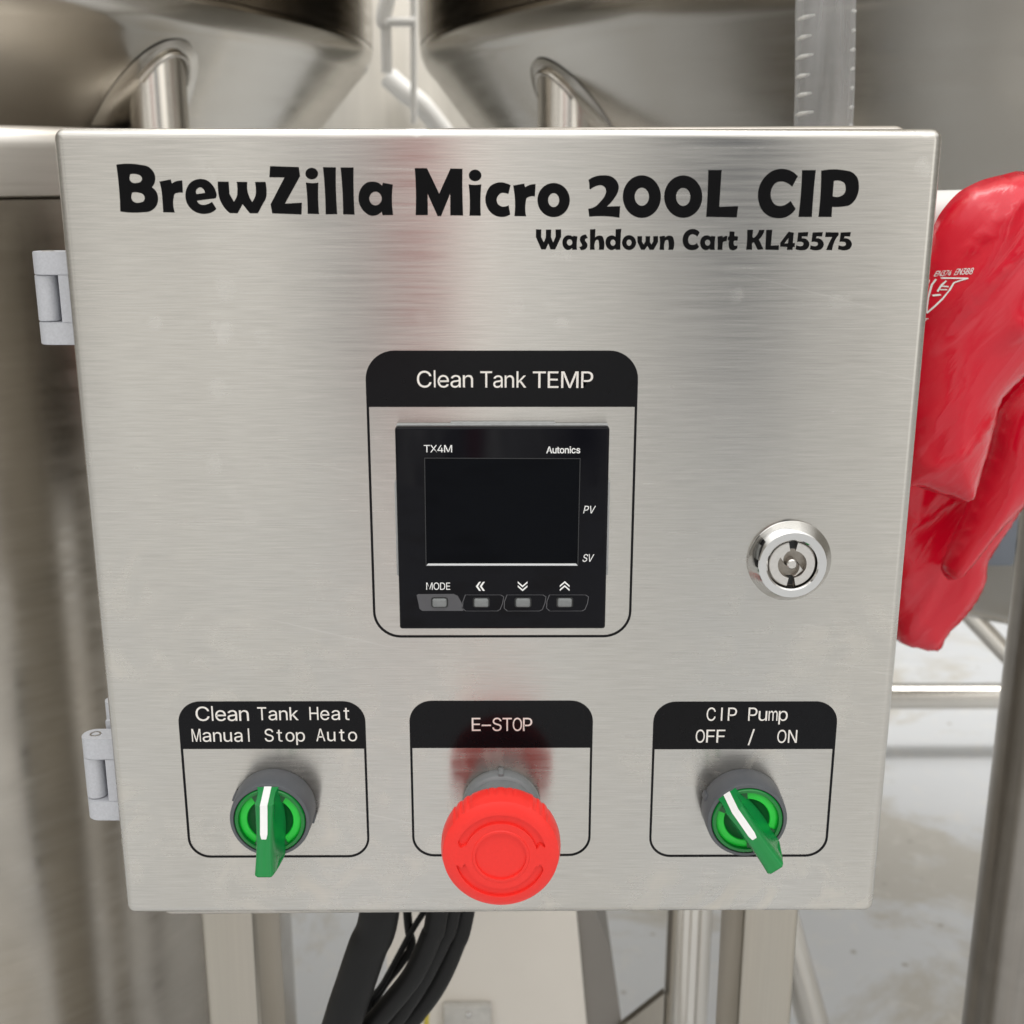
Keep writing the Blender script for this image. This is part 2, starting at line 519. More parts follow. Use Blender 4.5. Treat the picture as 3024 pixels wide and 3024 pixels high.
def decal(name, contours, y, thick, mat, parent, unit=1e-5, offset=0.0, zoff=Z0, label=None):
    """filled flat outlines (x, z pairs) with a small real thickness, standing at depth y, facing the viewer"""
    polys = []
    for c in contours:
        polys.append(list(zip(c[::2], c[1::2])) if not isinstance(c[0], (list, tuple)) else [tuple(q) for q in c])

    def within(p, q):
        for x, z in p[::max(1, len(p) // 12)]:
            c = False
            for (x1, z1), (x2, z2) in zip(q, q[1:] + q[:1]):
                if (z1 > z) != (z2 > z) and x < (x2 - x1) * (z - z1) / (z2 - z1) + x1:
                    c = not c
            if not c:
                return False
        return True
    owner = {}
    for i, p in enumerate(polys):
        owner[i] = next((j for j, q in enumerate(polys) if j != i and within(p, q)), None)
    verts, faces = [], []
    for n_, i in enumerate([i for i in owner if owner[i] is None]):
        cu = bpy.data.curves.new(name, 'CURVE')
        cu.dimensions = '2D'
        cu.fill_mode = 'BOTH'
        cu.extrude = thick / 2
        cu.offset = offset
        for pts in [polys[i]] + [polys[j] for j in owner if owner[j] == i]:
            sp = cu.splines.new('POLY')
            sp.points.add(len(pts) - 1)
            for p, q in zip(sp.points, pts):
                p.co = (q[0] * unit, q[1] * unit, 0, 1)
            sp.use_cyclic_u = True
        o = bpy.data.objects.new(name, cu)
        COL.objects.link(o)
        dg = bpy.context.evaluated_depsgraph_get()
        m1 = bpy.data.meshes.new_from_object(o.evaluated_get(dg))
        bpy.data.objects.remove(o)
        bpy.data.curves.remove(cu)
        b0 = len(verts)
        step_ = (n_ % 2) * 4e-6                      # crossing strokes never share a plane
        verts += [(v.co.x, y - thick / 2 - v.co.z - step_, v.co.y + zoff) for v in m1.vertices]
        faces += [tuple(b0 + k for k in f.vertices) for f in m1.polygons]
        bpy.data.meshes.remove(m1)
    me = bpy.data.meshes.new(name)
    me.from_pydata(verts, [], faces)
    me.name = name
    return mesh_obj(name, me, mat, parent, label)


def rrect(x0, x1, z0, z1, rt, rb, n=10):
    out = []
    for cx, cz, r, a0 in ((x1 - rb, z0 + rb, rb, -90), (x1 - rt, z1 - rt, rt, 0), (x0 + rt, z1 - rt, rt, 90), (x0 + rb, z0 + rb, rb, 180)):
        if r <= 0:
            out.append((cx, cz))
            continue
        for k in range(n + 1):
            a = radians(a0 + 90 * k / n)
            out.append((cx + r * cos(a), cz + r * sin(a)))
    return out


def add_prism(bm, pts, y0, y1):
    """outline (x, z) extruded from y0 to y1"""
    a = [bm.verts.new((x, y0, z)) for x, z in pts]
    b = [bm.verts.new((x, y1, z)) for x, z in pts]
    bm.faces.new(a)
    bm.faces.new(b[::-1])
    for i in range(len(pts)):
        j = (i + 1) % len(pts)
        bm.faces.new((a[i], b[i], b[j], a[j]))


def add_puffy(bm, outline, y, depth, width, step=0.0025, back=0.6, wave=0.0, tilt=(0, 0)):
    """a soft body with the given outline: swollen front and back that meet at the rim"""
    P = [Vector(p) for p in outline]
    n = len(P)
    Q = []
    for i in range(n):                                   # rounded rim
        p0, p1, p2, p3 = P[i - 1], P[i], P[(i + 1) % n], P[(i + 2) % n]
        m = max(2, int((p2 - p1).length / step))
        for k in range(m):
            t = k / m
            cr = 0.5 * ((2 * p1) + (-p0 + p2) * t + (2 * p0 - 5 * p1 + 4 * p2 - p3) * t * t + (-p0 + 3 * p1 - 3 * p2 + p3) * t ** 3)
            Q.append(cr * 0.75 + (p1.lerp(p2, t)) * 0.25)
    nb = len(Q)

    def dist(p):
        best = 1e9
        for i in range(nb):
            a, b = Q[i], Q[(i + 1) % nb]
            ab = b - a
            t = max(0, min(1, (p - a).dot(ab) / max(ab.length_squared, 1e-12)))
            best = min(best, (a + ab * t - p).length)
        return best

    def inside(p):
        c = False
        for i in range(nb):
            a, b = Q[i], Q[i - 1]
            if (a.y > p.y) != (b.y > p.y) and p.x < (b.x - a.x) * (p.y - a.y) / (b.y - a.y) + a.x:
                c = not c
        return c
    x0, x1 = min(q.x for q in Q), max(q.x for q in Q)
    z0, z1 = min(q.y for q in Q), max(q.y for q in Q)
    pts = list(Q)
    h = [0.0] * nb
    gx = x0
    row = 0
    while gx < x1:
        gz = z0 + (step / 2 if row % 2 else 0)
        while gz < z1:
            p = Vector((gx, gz))
            if inside(p):
                d = dist(p)
                if d > step * 0.55:
                    pts.append(p)
                    t = min(1, d / width)
                    hh = sqrt(max(0, 1 - (1 - t) ** 2))
                    h.append(hh)
            gz += step
        gx += step * 0.87
        row += 1
    vo, _, fo, ov, _, _ = delaunay_2d_cdt(pts, [(i, (i + 1) % nb) for i in range(nb)], [], 1, 1e-7)
    F, B = [], []
    for i, p in enumerate(vo):
        k = h[ov[i][0]] if ov[i] else 0.0
        w = 0.0
        if wave:
            u = (p.x * 0.62 + p.y * 0.78)
            v = (p.x * 0.78 - p.y * 0.62)
            n1 = noise.noise(Vector((u * 9, v * 30, 3.1 + y * 20)))
            n2 = noise.noise(Vector((u * 16, v * 62, 7.7)))
            n3 = noise.noise(Vector((u * 7 + 9, v * 16, 1.7)))
            w = wave * (0.7 * n3 + 0.9 * max(0, 1 - abs(n1) * 4.5) ** 1.6 - 0.35 + 0.5 * max(0, 1 - abs(n2) * 5) ** 1.5) * k
        base_y = y + tilt[0] * (p.x - x0) + tilt[1] * (p.y - z0)
        vf = bm.verts.new((p.x, base_y - depth * k - w, p.y))
        F.append(vf)
        B.append(vf if k == 0.0 else bm.verts.new((p.x, base_y + depth * back * k, p.y)))
    for f in fo:
        try:
            bm.faces.new([F[i] for i in f])
        except ValueError:
            pass
        try:
            bm.faces.new([B[i] for i in reversed(f)])
        except ValueError:
            pass


def mm(x, y, z):
    return (x * 1e-3, y * 1e-3, Z0 + z * 1e-3)


TITLE = [[-12268,27395,-12138,27412,-12009,27421,-11882,27424,-11756,27420,-11631,27409,-11507,27391,-11464,27384,-11421,27378,-11378,27372,-11337,27363,-11296,27350,-11259,27333,-11227,27312,-11197,27289,-11169,27264,-11144,27235,-11122,27205,-11103,27173,-11089,27146,-11078,27117,-11069,27087,-11063,27056,-11059,27025,-11058,26994,-11059,26965,-11062,26936,-11067,26907,-11075,26878,-11084,26850,-11096,26822,-11108,26799,-11122,26776,-11137,26754,-11153,26732,-11171,26711,-11191,26691,-11165,26675,-11141,26657,-11119,26637,-11099,26616,-11081,26593,-11065,26569,-11048,26536,-11036,26502,-11026,26466,-11020,26429,-11017,26392,-11017,26355,-11019,26315,-11025,26276,-11034,26236,-11046,26197,-11062,26160,-11082,26124,-11108,26088,-11137,26055,-11170,26024,-11206,25996,-11244,25972,-11283,25950,-11332,25931,-11382,25920,-11435,25914,-11487,25911,-11540,25909,-11593,25905,-11705,25898,-11817,25895,-11929,25898,-12040,25905,-12152,25917,-12262,25933,-12256,26053,-12250,26173,-12246,26293,-12243,26412,-12241,26531,-12241,26650,-12242,26775,-12244,26900,-12248,27024,-12253,27148,-12260,27272],[-11848,27100,-11810,27106,-11773,27109,-11737,27110,-11701,27108,-11667,27103,-11632,27095,-11610,27089,-11587,27083,-11565,27075,-11544,27066,-11526,27054,-11510,27039,-11501,27027,-11493,27013,-11486,26999,-11481,26984,-11478,26969,-11478,26953,-11481,26936,-11487,26920,-11496,26904,-11507,26889,-11519,26875,-11533,26863,-11548,26853,-11565,26846,-11582,26841,-11600,26837,-11619,26833,-11637,26830,-11662,26826,-11689,26822,-11715,26820,-11741,26820,-11765,26823,-11789,26830,-11800,26835,-11811,26841,-11822,26848,-11832,26855,-11841,26863,-11850,26871,-11871,26900,-11884,26933,-11888,26969,-11883,27009,-11870,27052],[-11834,26527,-11795,26533,-11757,26536,-11720,26537,-11683,26535,-11647,26530,-11611,26522,-11587,26516,-11563,26510,-11539,26503,-11517,26494,-11497,26482,-11480,26466,-11468,26452,-11458,26436,-11450,26418,-11445,26400,-11441,26382,-11441,26363,-11442,26344,-11447,26324,-11454,26305,-11463,26287,-11474,26270,-11488,26256,-11502,26246,-11517,26238,-11534,26232,-11550,26227,-11568,26223,-11584,26219,-11616,26212,-11648,26207,-11680,26205,-11712,26205,-11743,26210,-11771,26219,-11783,26225,-11795,26231,-11806,26238,-11816,26246,-11826,26255,-11835,26264,-11860,26297,-11874,26335,-11879,26377,-11874,26422,-11859,26473],[-10927,26872,-10563,26937,-10536,26807,-10511,26823,-10486,26838,-10461,26852,-10435,26864,-10408,26874,-10381,26883,-10351,26892,-10320,26898,-10289,26903,-10257,26905,-10226,26906,-10194,26905,-10204,26523,-10233,26526,-10261,26528,-10290,26528,-10318,26526,-10346,26522,-10374,26516,-10391,26513,-10408,26510,-10425,26506,-10441,26501,-10456,26493,-10470,26483,-10480,26470,-10488,26455,-10493,26439,-10497,26422,-10501,26405,-10505,26388,-10526,26309,-10538,26229,-10543,26148,-10539,26066,-10527,25984,-10507,25901,-10878,25909,-10875,25984,-10874,26058,-10873,26133,-10873,26207,-10873,26281,-10874,26355,-10875,26399,-10875,26443,-10876,26487,-10877,26531,-10880,26574,-10883,26618,-10888,26661,-10894,26703,-10901,26746,-10908,26788,-10917,26830],[-9598,26954,-9566,26953,-9533,26949,-9501,26944,-9470,26936,-9440,26926,-9410,26914,-9376,26896,-9343,26875,-9313,26850,-9284,26824,-9258,26796,-9234,26766,-9212,26737,-9192,26706,-9175,26673,-9159,26640,-9147,26605,-9136,26570,-9130,26548,-9125,26527,-9121,26505,-9118,26483,-9117,26460,-9119,26438,-9122,26423,-9127,26407,-9132,26392,-9139,26377,-9147,26362,-9155,26348,-9767,26273,-9759,26255,-9750,26238,-9740,26222,-9729,26208,-9716,26195,-9701,26183,-9682,26170,-9661,26160,-9639,26153,-9616,26147,-9592,26143,-9568,26141,-9545,26141,-9522,26144,-9499,26148,-9476,26153,-9453,26159,-9431,26166,-9404,26175,-9377,26185,-9351,26196,-9326,26209,-9301,26222,-9276,26237,-9154,26018,-9175,25998,-9196,25979,-9218,25962,-9241,25946,-9264,25932,-9288,25918,-9313,25906,-9339,25896,-9365,25887,-9392,25879,-9418,25872,-9445,25867,-9480,25861,-9515,25858,-9550,25856,-9586,25857,-9620,25859,-9655,25863,-9696,25871,-9737,25882,-9777,25895,-9815,25911,-9852,25930,-9887,25951,-9922,25976,-9956,26005,-9986,26036,-10014,26069,-10039,26104,-10061,26141,-10082,26184,-10098,26229,-10110,26276,-10119,26324,-10123,26373,-10123,26421,-10120,26460,-10115,26499,-10107,26538,-10097,26577,-10084,26614,-10068,26651,-10050,26686,-10030,26720,-10008,26753,-9984,26784,-9957,26813,-9928,26840,-9901,26859,-9873,26877,-9844,26893,-9814,26907,-9783,26919,-9752,26930,-9727,26937,-9702,26943,-9676,26948,-9650,26951,-9624,26954],[-9763,26481,-9489,26517,-9489,26536,-9491,26554,-9495,26572,-9500,26588,-9507,26604,-9516,26619,-9528,26635,-9543,26651,-9559,26664,-9577,26675,-9596,26683,-9616,26688,-9634,26688,-9653,26685,-9671,26681,-9688,26674,-9705,26665,-9720,26655,-9736,26641,-9750,26626,-9762,26609,-9772,26591,-9778,26572,-9781,26553,-9782,26540,-9780,26528,-9778,26516,-9774,26504,-9769,26492],[-9049,26873,-8705,26868,-8700,26488,-8571,26241,-8545,26272,-8522,26303,-8502,26336,-8484,26369,-8469,26403,-8457,26439,-8450,26463,-8445,26487,-8442,26512,-8439,26537,-8437,26562,-8434,26587,-8431,26633,-8430,26680,-8431,26726,-8434,26773,-8438,26819,-8445,26865,-8102,26862,-8112,26807,-8118,26752,-8121,26698,-8120,26644,-8115,26590,-8107,26538,-8103,26521,-8099,26504,-8095,26488,-8090,26471,-8085,26455,-8080,26439,-8067,26403,-8053,26368,-8037,26333,-8019,26299,-8000,26266,-7980,26233,-7950,26270,-7924,26308,-7901,26348,-7881,26388,-7865,26430,-7852,26472,-7846,26502,-7842,26532,-7839,26562,-7838,26592,-7838,26623,-7837,26653,-7837,26688,-7839,26723,-7841,26758,-7844,26793,-7848,26828,-7853,26862,-7518,26863,-7509,26806,-7503,26749,-7499,26693,-7497,26636,-7498,26579,-7502,26522,-7503,26502,-7505,26483,-7507,26464,-7509,26444,-7512,26425,-7516,26406,-7527,26371,-7540,26337,-7556,26304,-7575,26271,-7596,26239,-7620,26209,-7817,25878,-8073,25877,-8294,26167,-8473,25877,-8728,25885,-8807,25958,-8874,26036,-8931,26117,-8977,26204,-9013,26294,-9037,26389,-9041,26411,-9044,26433,-9047,26454,-9049,26476,-9051,26498,-9052,26521,-9056,26579,-9058,26638,-9059,26696,-9057,26755,-9054,26814],[-7340,27352,-6426,27323,-6395,27046,-6924,26184,-6375,26213,-6404,25842,-7349,25875,-7388,26159,-6898,27000,-7383,27005],[-5813,27120,-5817,27092,-5826,27065,-5839,27039,-5857,27015,-5878,26993,-5903,26975,-5931,26960,-5961,26949,-5992,26943,-6024,26940,-6056,26943,-6086,26949,-6115,26960,-6142,26975,-6165,26993,-6185,27014,-6201,27038,-6212,27064,-6218,27092,-6219,27120,-6215,27148,-6207,27175,-6193,27201,-6176,27225,-6154,27247,-6129,27265,-6101,27280,-6072,27290,-6040,27297,-6009,27299,-5977,27297,-5946,27290,-5917,27280,-5891,27265,-5867,27247,-5848,27226,-5832,27202,-5821,27176,-5815,27148],[-6218,26847,-6186,26841,-6153,26836,-6121,26832,-6089,26829,-6056,26827,-6024,26826,-5989,26826,-5955,26827,-5920,26829,-5886,26833,-5851,26837,-5816,26842,-5822,26773,-5827,26703,-5832,26633,-5835,26564,-5838,26494,-5841,26424,-5843,26329,-5844,26234,-5844,26139,-5842,26044,-5839,25949,-5835,25854,-6202,25862,-6196,25984,-6193,26105,-6192,26226,-6193,26347,-6195,26468,-6200,26588,-6203,26631,-6205,26675,-6208,26718,-6211,26761,-6214,26804],[-5648,27321,-5234,27316,-5240,27222,-5244,27129,-5248,27035,-5251,26941,-5254,26847,-5256,26753,-5258,26604,-5258,26454,-5257,26305,-5254,26155,-5250,26005,-5244,25854,-5619,25846,-5615,26003,-5612,26161,-5611,26317,-5612,26474,-5614,26630,-5619,26785,-5622,26875,-5626,26964,-5631,27054,-5636,27143,-5642,27232],[-5083,27311,-4664,27312,-4670,27192,-4675,27072,-4680,26951,-4683,26831,-4686,26710,-4688,26589,-4689,26464,-4690,26339,-4689,26214,-4687,26089,-4685,25964,-4681,25838,-5051,25846,-5047,25987,-5045,26128,-5044,26268,-5044,26408,-5046,26548,-5050,26687,-5053,26792,-5057,26896,-5062,27000,-5068,27104,-5075,27208],[-3764,26746,-3736,26839,-3415,26779,-3426,26709,-3435,26639,-3443,26570,-3449,26500,-3453,26430,-3456,26360,-3458,26271,-3458,26182,-3455,26093,-3449,26005,-3441,25916,-3431,25827,-3772,25822,-3800,25930,-3823,25908,-3846,25889,-3871,25871,-3897,25855,-3923,25842,-3951,25830,-3981,25820,-4013,25812,-4044,25806,-4076,25803,-4108,25802,-4140,25805,-4188,25816,-4234,25835,-4278,25862,-4318,25892,-4356,25927,-4391,25962,-4421,25998,-4448,26037,-4472,26078,-4493,26121,-4510,26165,-4522,26210,-4530,26248,-4535,26286,-4537,26325,-4536,26364,-4534,26403,-4528,26441,-4520,26483,-4509,26525,-4496,26565,-4479,26605,-4459,26643,-4436,26680,-4410,26713,-4382,26745,-4351,26775,-4318,26802,-4282,26825,-4244,26844,-4212,26855,-4178,26863,-4144,26869,-4109,26872,-4074,26873,-4040,26872,-4014,26869,-3988,26866,-3962,26862,-3937,26856,-3912,26848,-3888,26839,-3865,26827,-3843,26814,-3821,26799,-3801,26783,-3782,26765],[-3787,26346,-3790,26313,-3798,26280,-3811,26249,-3829,26220,-3850,26194,-3874,26173,-3902,26155,-3931,26142,-3962,26134,-3994,26131,-4025,26134,-4055,26142,-4084,26155,-4111,26172,-4134,26194,-4154,26220,-4169,26249,-4180,26280,-4187,26312,-4188,26346,-4185,26379,-4176,26412,-4163,26443,-4146,26472,-4125,26497,-4100,26519,-4073,26537,-4043,26549,-4013,26557,-3981,26560,-3950,26557,-3920,26550,-3891,26537,-3865,26519,-3841,26497,-3822,26472,-3806,26443,-3795,26412,-3788,26380],[-2699,27291,-2306,27292,-1925,26501,-1550,27284,-1164,27276,-1167,27156,-1169,27035,-1171,26915,-1172,26794,-1172,26673,-1172,26551,-1171,26428,-1170,26305,-1168,26182,-1165,26058,-1162,25935,-1159,25811,-1577,25816,-1568,26502,-1876,25791,-1987,25794,-2299,26493,-2303,25824,-2701,25823,-2693,25945,-2687,26066,-2682,26188,-2679,26309,-2676,26430,-2676,26550,-2676,26674,-2678,26798,-2681,26922,-2686,27045,-2692,27168],[-557,27068,-559,27040,-567,27012,-579,26986,-596,26962,-617,26941,-642,26922,-669,26908,-698,26897,-730,26890,-761,26888,-793,26890,-824,26897,-854,26907,-881,26922,-905,26941,-925,26962,-942,26986,-954,27012,-961,27039,-963,27068,-961,27096,-953,27123,-940,27149,-924,27173,-903,27195,-878,27213,-851,27228,-822,27238,-791,27245,-759,27247,-727,27245,-696,27238,-667,27228,-640,27213,-616,27195,-595,27173,-578,27149,-566,27123,-559,27096],[-971,26793,-937,26787,-903,26782,-869,26778,-835,26775,-801,26774,-767,26773,-733,26774,-698,26775,-664,26778,-629,26782,-595,26787,-560,26793,-568,26715,-574,26636,-580,26558,-584,26479,-588,26400,-590,26321,-592,26235,-592,26149,-592,26063,-590,25977,-587,25891,-583,25805,-954,25808,-947,25907,-941,26007,-938,26106,-937,26205,-937,26304,-940,26403,-943,26468,-947,26534,-952,26599,-957,26663,-964,26728],[384,26763,313,26486,295,26494,277,26501,258,26507,240,26512,221,26516,202,26519,182,26522,162,26524,142,26524,122,26524,102,26521,83,26516,60,26506,39,26493,20,26477,2,26460,-14,26440,-28,26420,-38,26403,-48,26384,-55,26365,-61,26345,-65,26325,-67,26305,-66,26283,-63,26261,-58,26240,-50,26219,-40,26199,-28,26181,-12,26161,7,26144,28,26128,51,26115,75,26104,99,26097,119,26093,139,26091,159,26091,179,26093,199,26095,219,26098,237,26102,254,26107,271,26113,288,26120,305,26128,321,26137,376,25850,359,25839,342,25829,324,25819,307,25810,288,25802,270,25795,237,25784,203,25776,169,25770,134,25767,99,25766,65,25767,23,25771,-19,25779,-60,25790,-99,25804,-138,25821,-174,25841,-212,25867,-248,25897,-281,25929,-310,25964,-337,26002,-361,26040,-383,26084,-402,26129,-416,26176,-427,26224,-433,26273,-435,26321,-434,26358,-430,26394,-424,26430,-415,26466,-405,26501,-393,26535,-379,26571,-363,26607,-344,26641,-324,26674,-300,26705,-273,26733,-248,26753,-222,26772,-194,26789,-164,26803,-134,26816,-103,26828,-76,26836,-48,26843,-19,26849,9,26853,38,26855,67,26856,98,26854,130,26851,161,26845,192,26838,223,26829,253,26820,276,26812,298,26804,320,26794,342,26784,363,26774],[465,26754,822,26815,856,26700,881,26718,907,26734,934,26748,961,26760,989,26770,1017,26779,1046,26786,1074,26792,1103,26795,1132,26797,1162,26797,1192,26796,1172,26413,1139,26418,1107,26421,1075,26421,1045,26417,1014,26411,985,26401,970,26396,955,26390,940,26383,927,26375,914,26366,903,26355,895,26341,889,26325,886,26308,884,26290,882,26273,880,26256,868,26179,862,26102,861,26025,865,25947,875,25868,890,25789,509,25795,519,25897,525,25999,528,26101,528,26202,524,26303,517,26404,511,26463,504,26522,496,26580,487,26638,477,26696],[2303,26301,2299,26231,2286,26162,2265,26096,2236,26033,2198,25974,2153,25921,2102,25874,2046,25835,1984,25804,1919,25781,1852,25767,1783,25763,1714,25767,1646,25781,1581,25804,1519,25835,1461,25874,1409,25921,1364,25974,1325,26032,1294,26095,1272,26162,1258,26231,1253,26301,1257,26371,1270,26439,1292,26506,1321,26569,1359,26627,1404,26679,1455,26725,1512,26764,1573,26795,1637,26817,1704,26831,1772,26836,1841,26831,1908,26818,1973,26795,2035,26764,2092,26726,2144,26680,2190,26627,2229,26569,2260,26506,2283,26440,2297,26371],[1958,26298,1957,26264,1950,26230,1940,26199,1926,26170,1908,26144,1886,26121,1863,26103,1837,26090,1810,26082,1782,26080,1754,26082,1726,26090,1700,26103,1676,26121,1654,26143,1636,26169,1621,26199,1610,26230,1603,26264,1601,26298,1602,26332,1609,26365,1619,26397,1634,26426,1652,26452,1673,26474,1696,26492,1722,26505,1749,26513,1777,26515,1805,26513,1833,26505,1859,26492,1883,26474,1904,26452,1923,26426,1938,26397,1949,26365,1956,26332],[2897,26931,2932,26955,2969,26977,3006,26997,3045,27014,3084,27030,3124,27043,3165,27053,3207,27062,3249,27068,3292,27072,3335,27074,3378,27074,3418,27074,3458,27072,3499,27070,3539,27064,3578,27056,3616,27043,3652,27026,3688,27006,3721,26984,3752,26958,3781,26930,3806,26899,3823,26874,3839,26848,3852,26821,3863,26793,3872,26764,3878,26735,3880,26711,3880,26686,3878,26661,3875,26636,3870,26612,3864,26587,3854,26552,3840,26518,3824,26485,3806,26453,3786,26421,3767,26390,3731,26336,3693,26285,3651,26236,3607,26188,3559,26143,3509,26100,3941,26109,3924,25744,3855,25755,3785,25765,3716,25773,3646,25780,3577,25786,3507,25790,3413,25794,3319,25795,3225,25794,3131,25791,3037,25785,2943,25777,2904,26029,2944,26033,2983,26041,3020,26050,3056,26063,3091,26078,3125,26095,3157,26116,3187,26139,3215,26165,3241,26193,3267,26221,3293,26249,3321,26281,3350,26313,3377,26347,3402,26381,3424,26417,3442,26455,3450,26477,3458,26498,3465,26520,3470,26542,3473,26565,3473,26587,3470,26608,3466,26628,3459,26648,3451,26668,3441,26686,3428,26702,3411,26719,3391,26733,3370,26744,3347,26753,3323,26760,3299,26764,3276,26766,3254,26765,3231,26761,3208,26756,3186,26750,3164,26743,3127,26731,3092,26716,3058,26699,3024,26680,2992,26658,2962,26633,2927,26669,2929,26694,2930,26719,2930,26743,2929,26768,2927,26792,2924,26817,2921,26836,2918,26855,2913,26875,2909,26894,2903,26913],[5252,26410,5250,26323,5237,26237,5214,26154,5181,26076,5138,26003,5087,25937,5028,25879,4962,25830,4890,25791,4815,25762,4736,25745,4655,25739,4574,25745,4494,25762,4416,25790,4343,25829,4274,25878,4212,25936,4156,26002,4110,26075,4072,26154,4044,26237,4026,26322,4018,26410,4022,26497,4035,26582,4059,26665,4093,26743,4135,26815,4187,26880,4246,26938,4311,26986,4382,27024,4458,27052,4536,27069,4616,27075,4696,27069,4776,27052,4852,27025,4926,26986,4994,26938,5056,26881,5112,26816,5159,26744,5197,26666,5225,26583,5244,26498],[4869,26407,4867,26363,4860,26319,4847,26278,4829,26240,4807,26206,4780,26177,4749,26154,4716,26137,4680,26126,4644,26123,4607,26126,4571,26136,4537,26154,4505,26177,4476,26206,4451,26240,4431,26278,4416,26319,4406,26362,4402,26407,4404,26451,4411,26494,4424,26535,4442,26573,4465,26607,4492,26636,4522,26659,4556,26676,4591,26686,4627,26690,4664,26686,4700,26676,4734,26659,4766,26636,4794,26607,4819,26573,4839,26536,4855,26494,4865,26451],[6594,26411,6592,26324,6580,26239,6557,26156,6525,26078,6483,26005,6432,25940,6374,25882,6308,25833,6237,25794,6161,25766,6083,25749,6002,25743,5921,25749,5841,25766,5763,25794,5689,25833,5620,25881,5557,25939,5501,26005,5453,26078,5415,26156,5386,26238,5368,26324,5359,26411,5362,26497,5374,26582,5398,26664,5430,26742,5473,26814,5523,26879,5582,26936,5647,26984,5718,27022,5793,27050,5871,27067,5951,27073,6031,27067,6111,27050,6188,27023,6262,26984,6331,26937,6393,26880,6449,26815,6497,26743,6536,26665,6565,26583,6585,26498],[6210,26403,6209,26358,6202,26315,6190,26274,6172,26236,6150,26202,6123,26173,6093,26149,6059,26132,6024,26122,5988,26118,5951,26122,5915,26132,5880,26149,5848,26173,5819,26202,5794,26236,5773,26274,5758,26315,5748,26358,5743,26403,5744,26447,5751,26490,5764,26531,5782,26569,5804,26603,5831,26632,5861,26655,5894,26672,5930,26682,5966,26686,6002,26682,6038,26672,6073,26655,6105,26632,6134,26603,6159,26569,6180,26531,6195,26490,6206,26447],[6753,27240,7182,27240,7157,26089,7772,26111,7743,25759,6749,25775,6753,25895,6757,26014,6760,26134,6762,26253,6763,26372,6764,26491,6764,26616,6763,26741,6762,26866,6760,26991,6757,27115],[9652,27049,9490,26725,9462,26751,9432,26774,9401,26796,9369,26815,9336,26832,9301,26847,9275,26857,9247,26866,9220,26874,9192,26880,9164,26884,9136,26886,9104,26885,9073,26882,9042,26877,9012,26869,8983,26858,8957,26844,8930,26824,8907,26801,8886,26776,8868,26748,8852,26719,8839,26689,8826,26656,8816,26622,8809,26587,8805,26551,8804,26515,8805,26479,8809,26445,8814,26412,8822,26379,8833,26347,8846,26315,8862,26285,8879,26258,8899,26232,8920,26207,8944,26184,8970,26164,8997,26147,9023,26136,9051,26128,9079,26122,9107,26118,9135,26117,9163,26117,9195,26121,9226,26128,9256,26138,9286,26151,9314,26165,9342,26179,9365,26193,9387,26207,9408,26223,9429,26240,9448,26258,9467,26277,9643,26029,9627,26001,9609,25974,9590,25949,9570,25924,9548,25901,9525,25879,9496,25855,9466,25832,9434,25812,9401,25793,9366,25777,9331,25763,9296,25753,9260,25744,9224,25738,9187,25734,9150,25732,9113,25731,9066,25732,9020,25736,8973,25743,8926,25752,8881,25765,8836,25781,8790,25801,8746,25825,8703,25852,8663,25881,8624,25914,8589,25949,8551,25996,8518,26046,8490,26099,8466,26154,8446,26211,8429,26267,8420,26305,8412,26343,8406,26381,8402,26419,8400,26458,8399,26496,8400,26547,8404,26598,8411,26648,8422,26698,8435,26747,8451,26794,8472,26842,8495,26889,8522,26934,8551,26977,8583,27018,8618,27057,8653,27092,8691,27125,8730,27157,8772,27185,8816,27210,8862,27231,8904,27246,8948,27258,8993,27268,9038,27274,9084,27277,9130,27278,9180,27276,9230,27270,9280,27261,9329,27249,9377,27233,9424,27214,9466,27193,9506,27170,9545,27143,9582,27114,9617,27083],[9781,27240,10219,27241,10213,27123,10208,27005,10204,26888,10200,26769,10196,26651,10194,26532,10191,26406,10190,26280,10189,26154,10188,26027,10189,25900,10189,25773,9756,25772,9764,25876,9770,25979,9776,26082,9781,26185,9785,26288,9788,26391,9791,26533,9792,26675,9792,26817,9790,26958,9786,27099],[10401,27227,10525,27247,10648,27260,10772,27265,10896,27263,11019,27253,11143,27236,11183,27230,11224,27224,11265,27217,11305,27209,11344,27197,11382,27181,11418,27161,11452,27138,11484,27113,11514,27085,11542,27056,11566,27024,11589,26986,11606,26947,11620,26906,11630,26864,11638,26821,11645,26779,11650,26738,11652,26697,11653,26655,11651,26614,11647,26573,11640,26533,11630,26490,11618,26446,11604,26404,11586,26363,11565,26324,11540,26287,11519,26259,11496,26232,11472,26207,11446,26184,11417,26163,11387,26145,11354,26131,11319,26121,11283,26115,11245,26110,11208,26105,11171,26101,11115,26095,11058,26090,11001,26088,10944,26087,10887,26088,10829,26092,10833,25773,10409,25773,10415,25882,10420,25991,10423,26100,10426,26209,10428,26318,10428,26427,10428,26561,10425,26694,10421,26828,10416,26961,10409,27094],[10826,26904,10862,26913,10898,26918,10934,26919,10970,26918,11005,26913,11040,26905,11064,26898,11087,26890,11111,26880,11133,26869,11153,26856,11172,26840,11189,26819,11203,26795,11213,26770,11221,26744,11227,26717,11232,26691,11235,26664,11236,26637,11234,26609,11230,26583,11223,26557,11212,26533,11197,26510,11179,26489,11158,26470,11134,26454,11109,26440,11084,26427,11044,26413,11002,26405,10959,26402,10914,26405,10868,26413,10820,26427]]
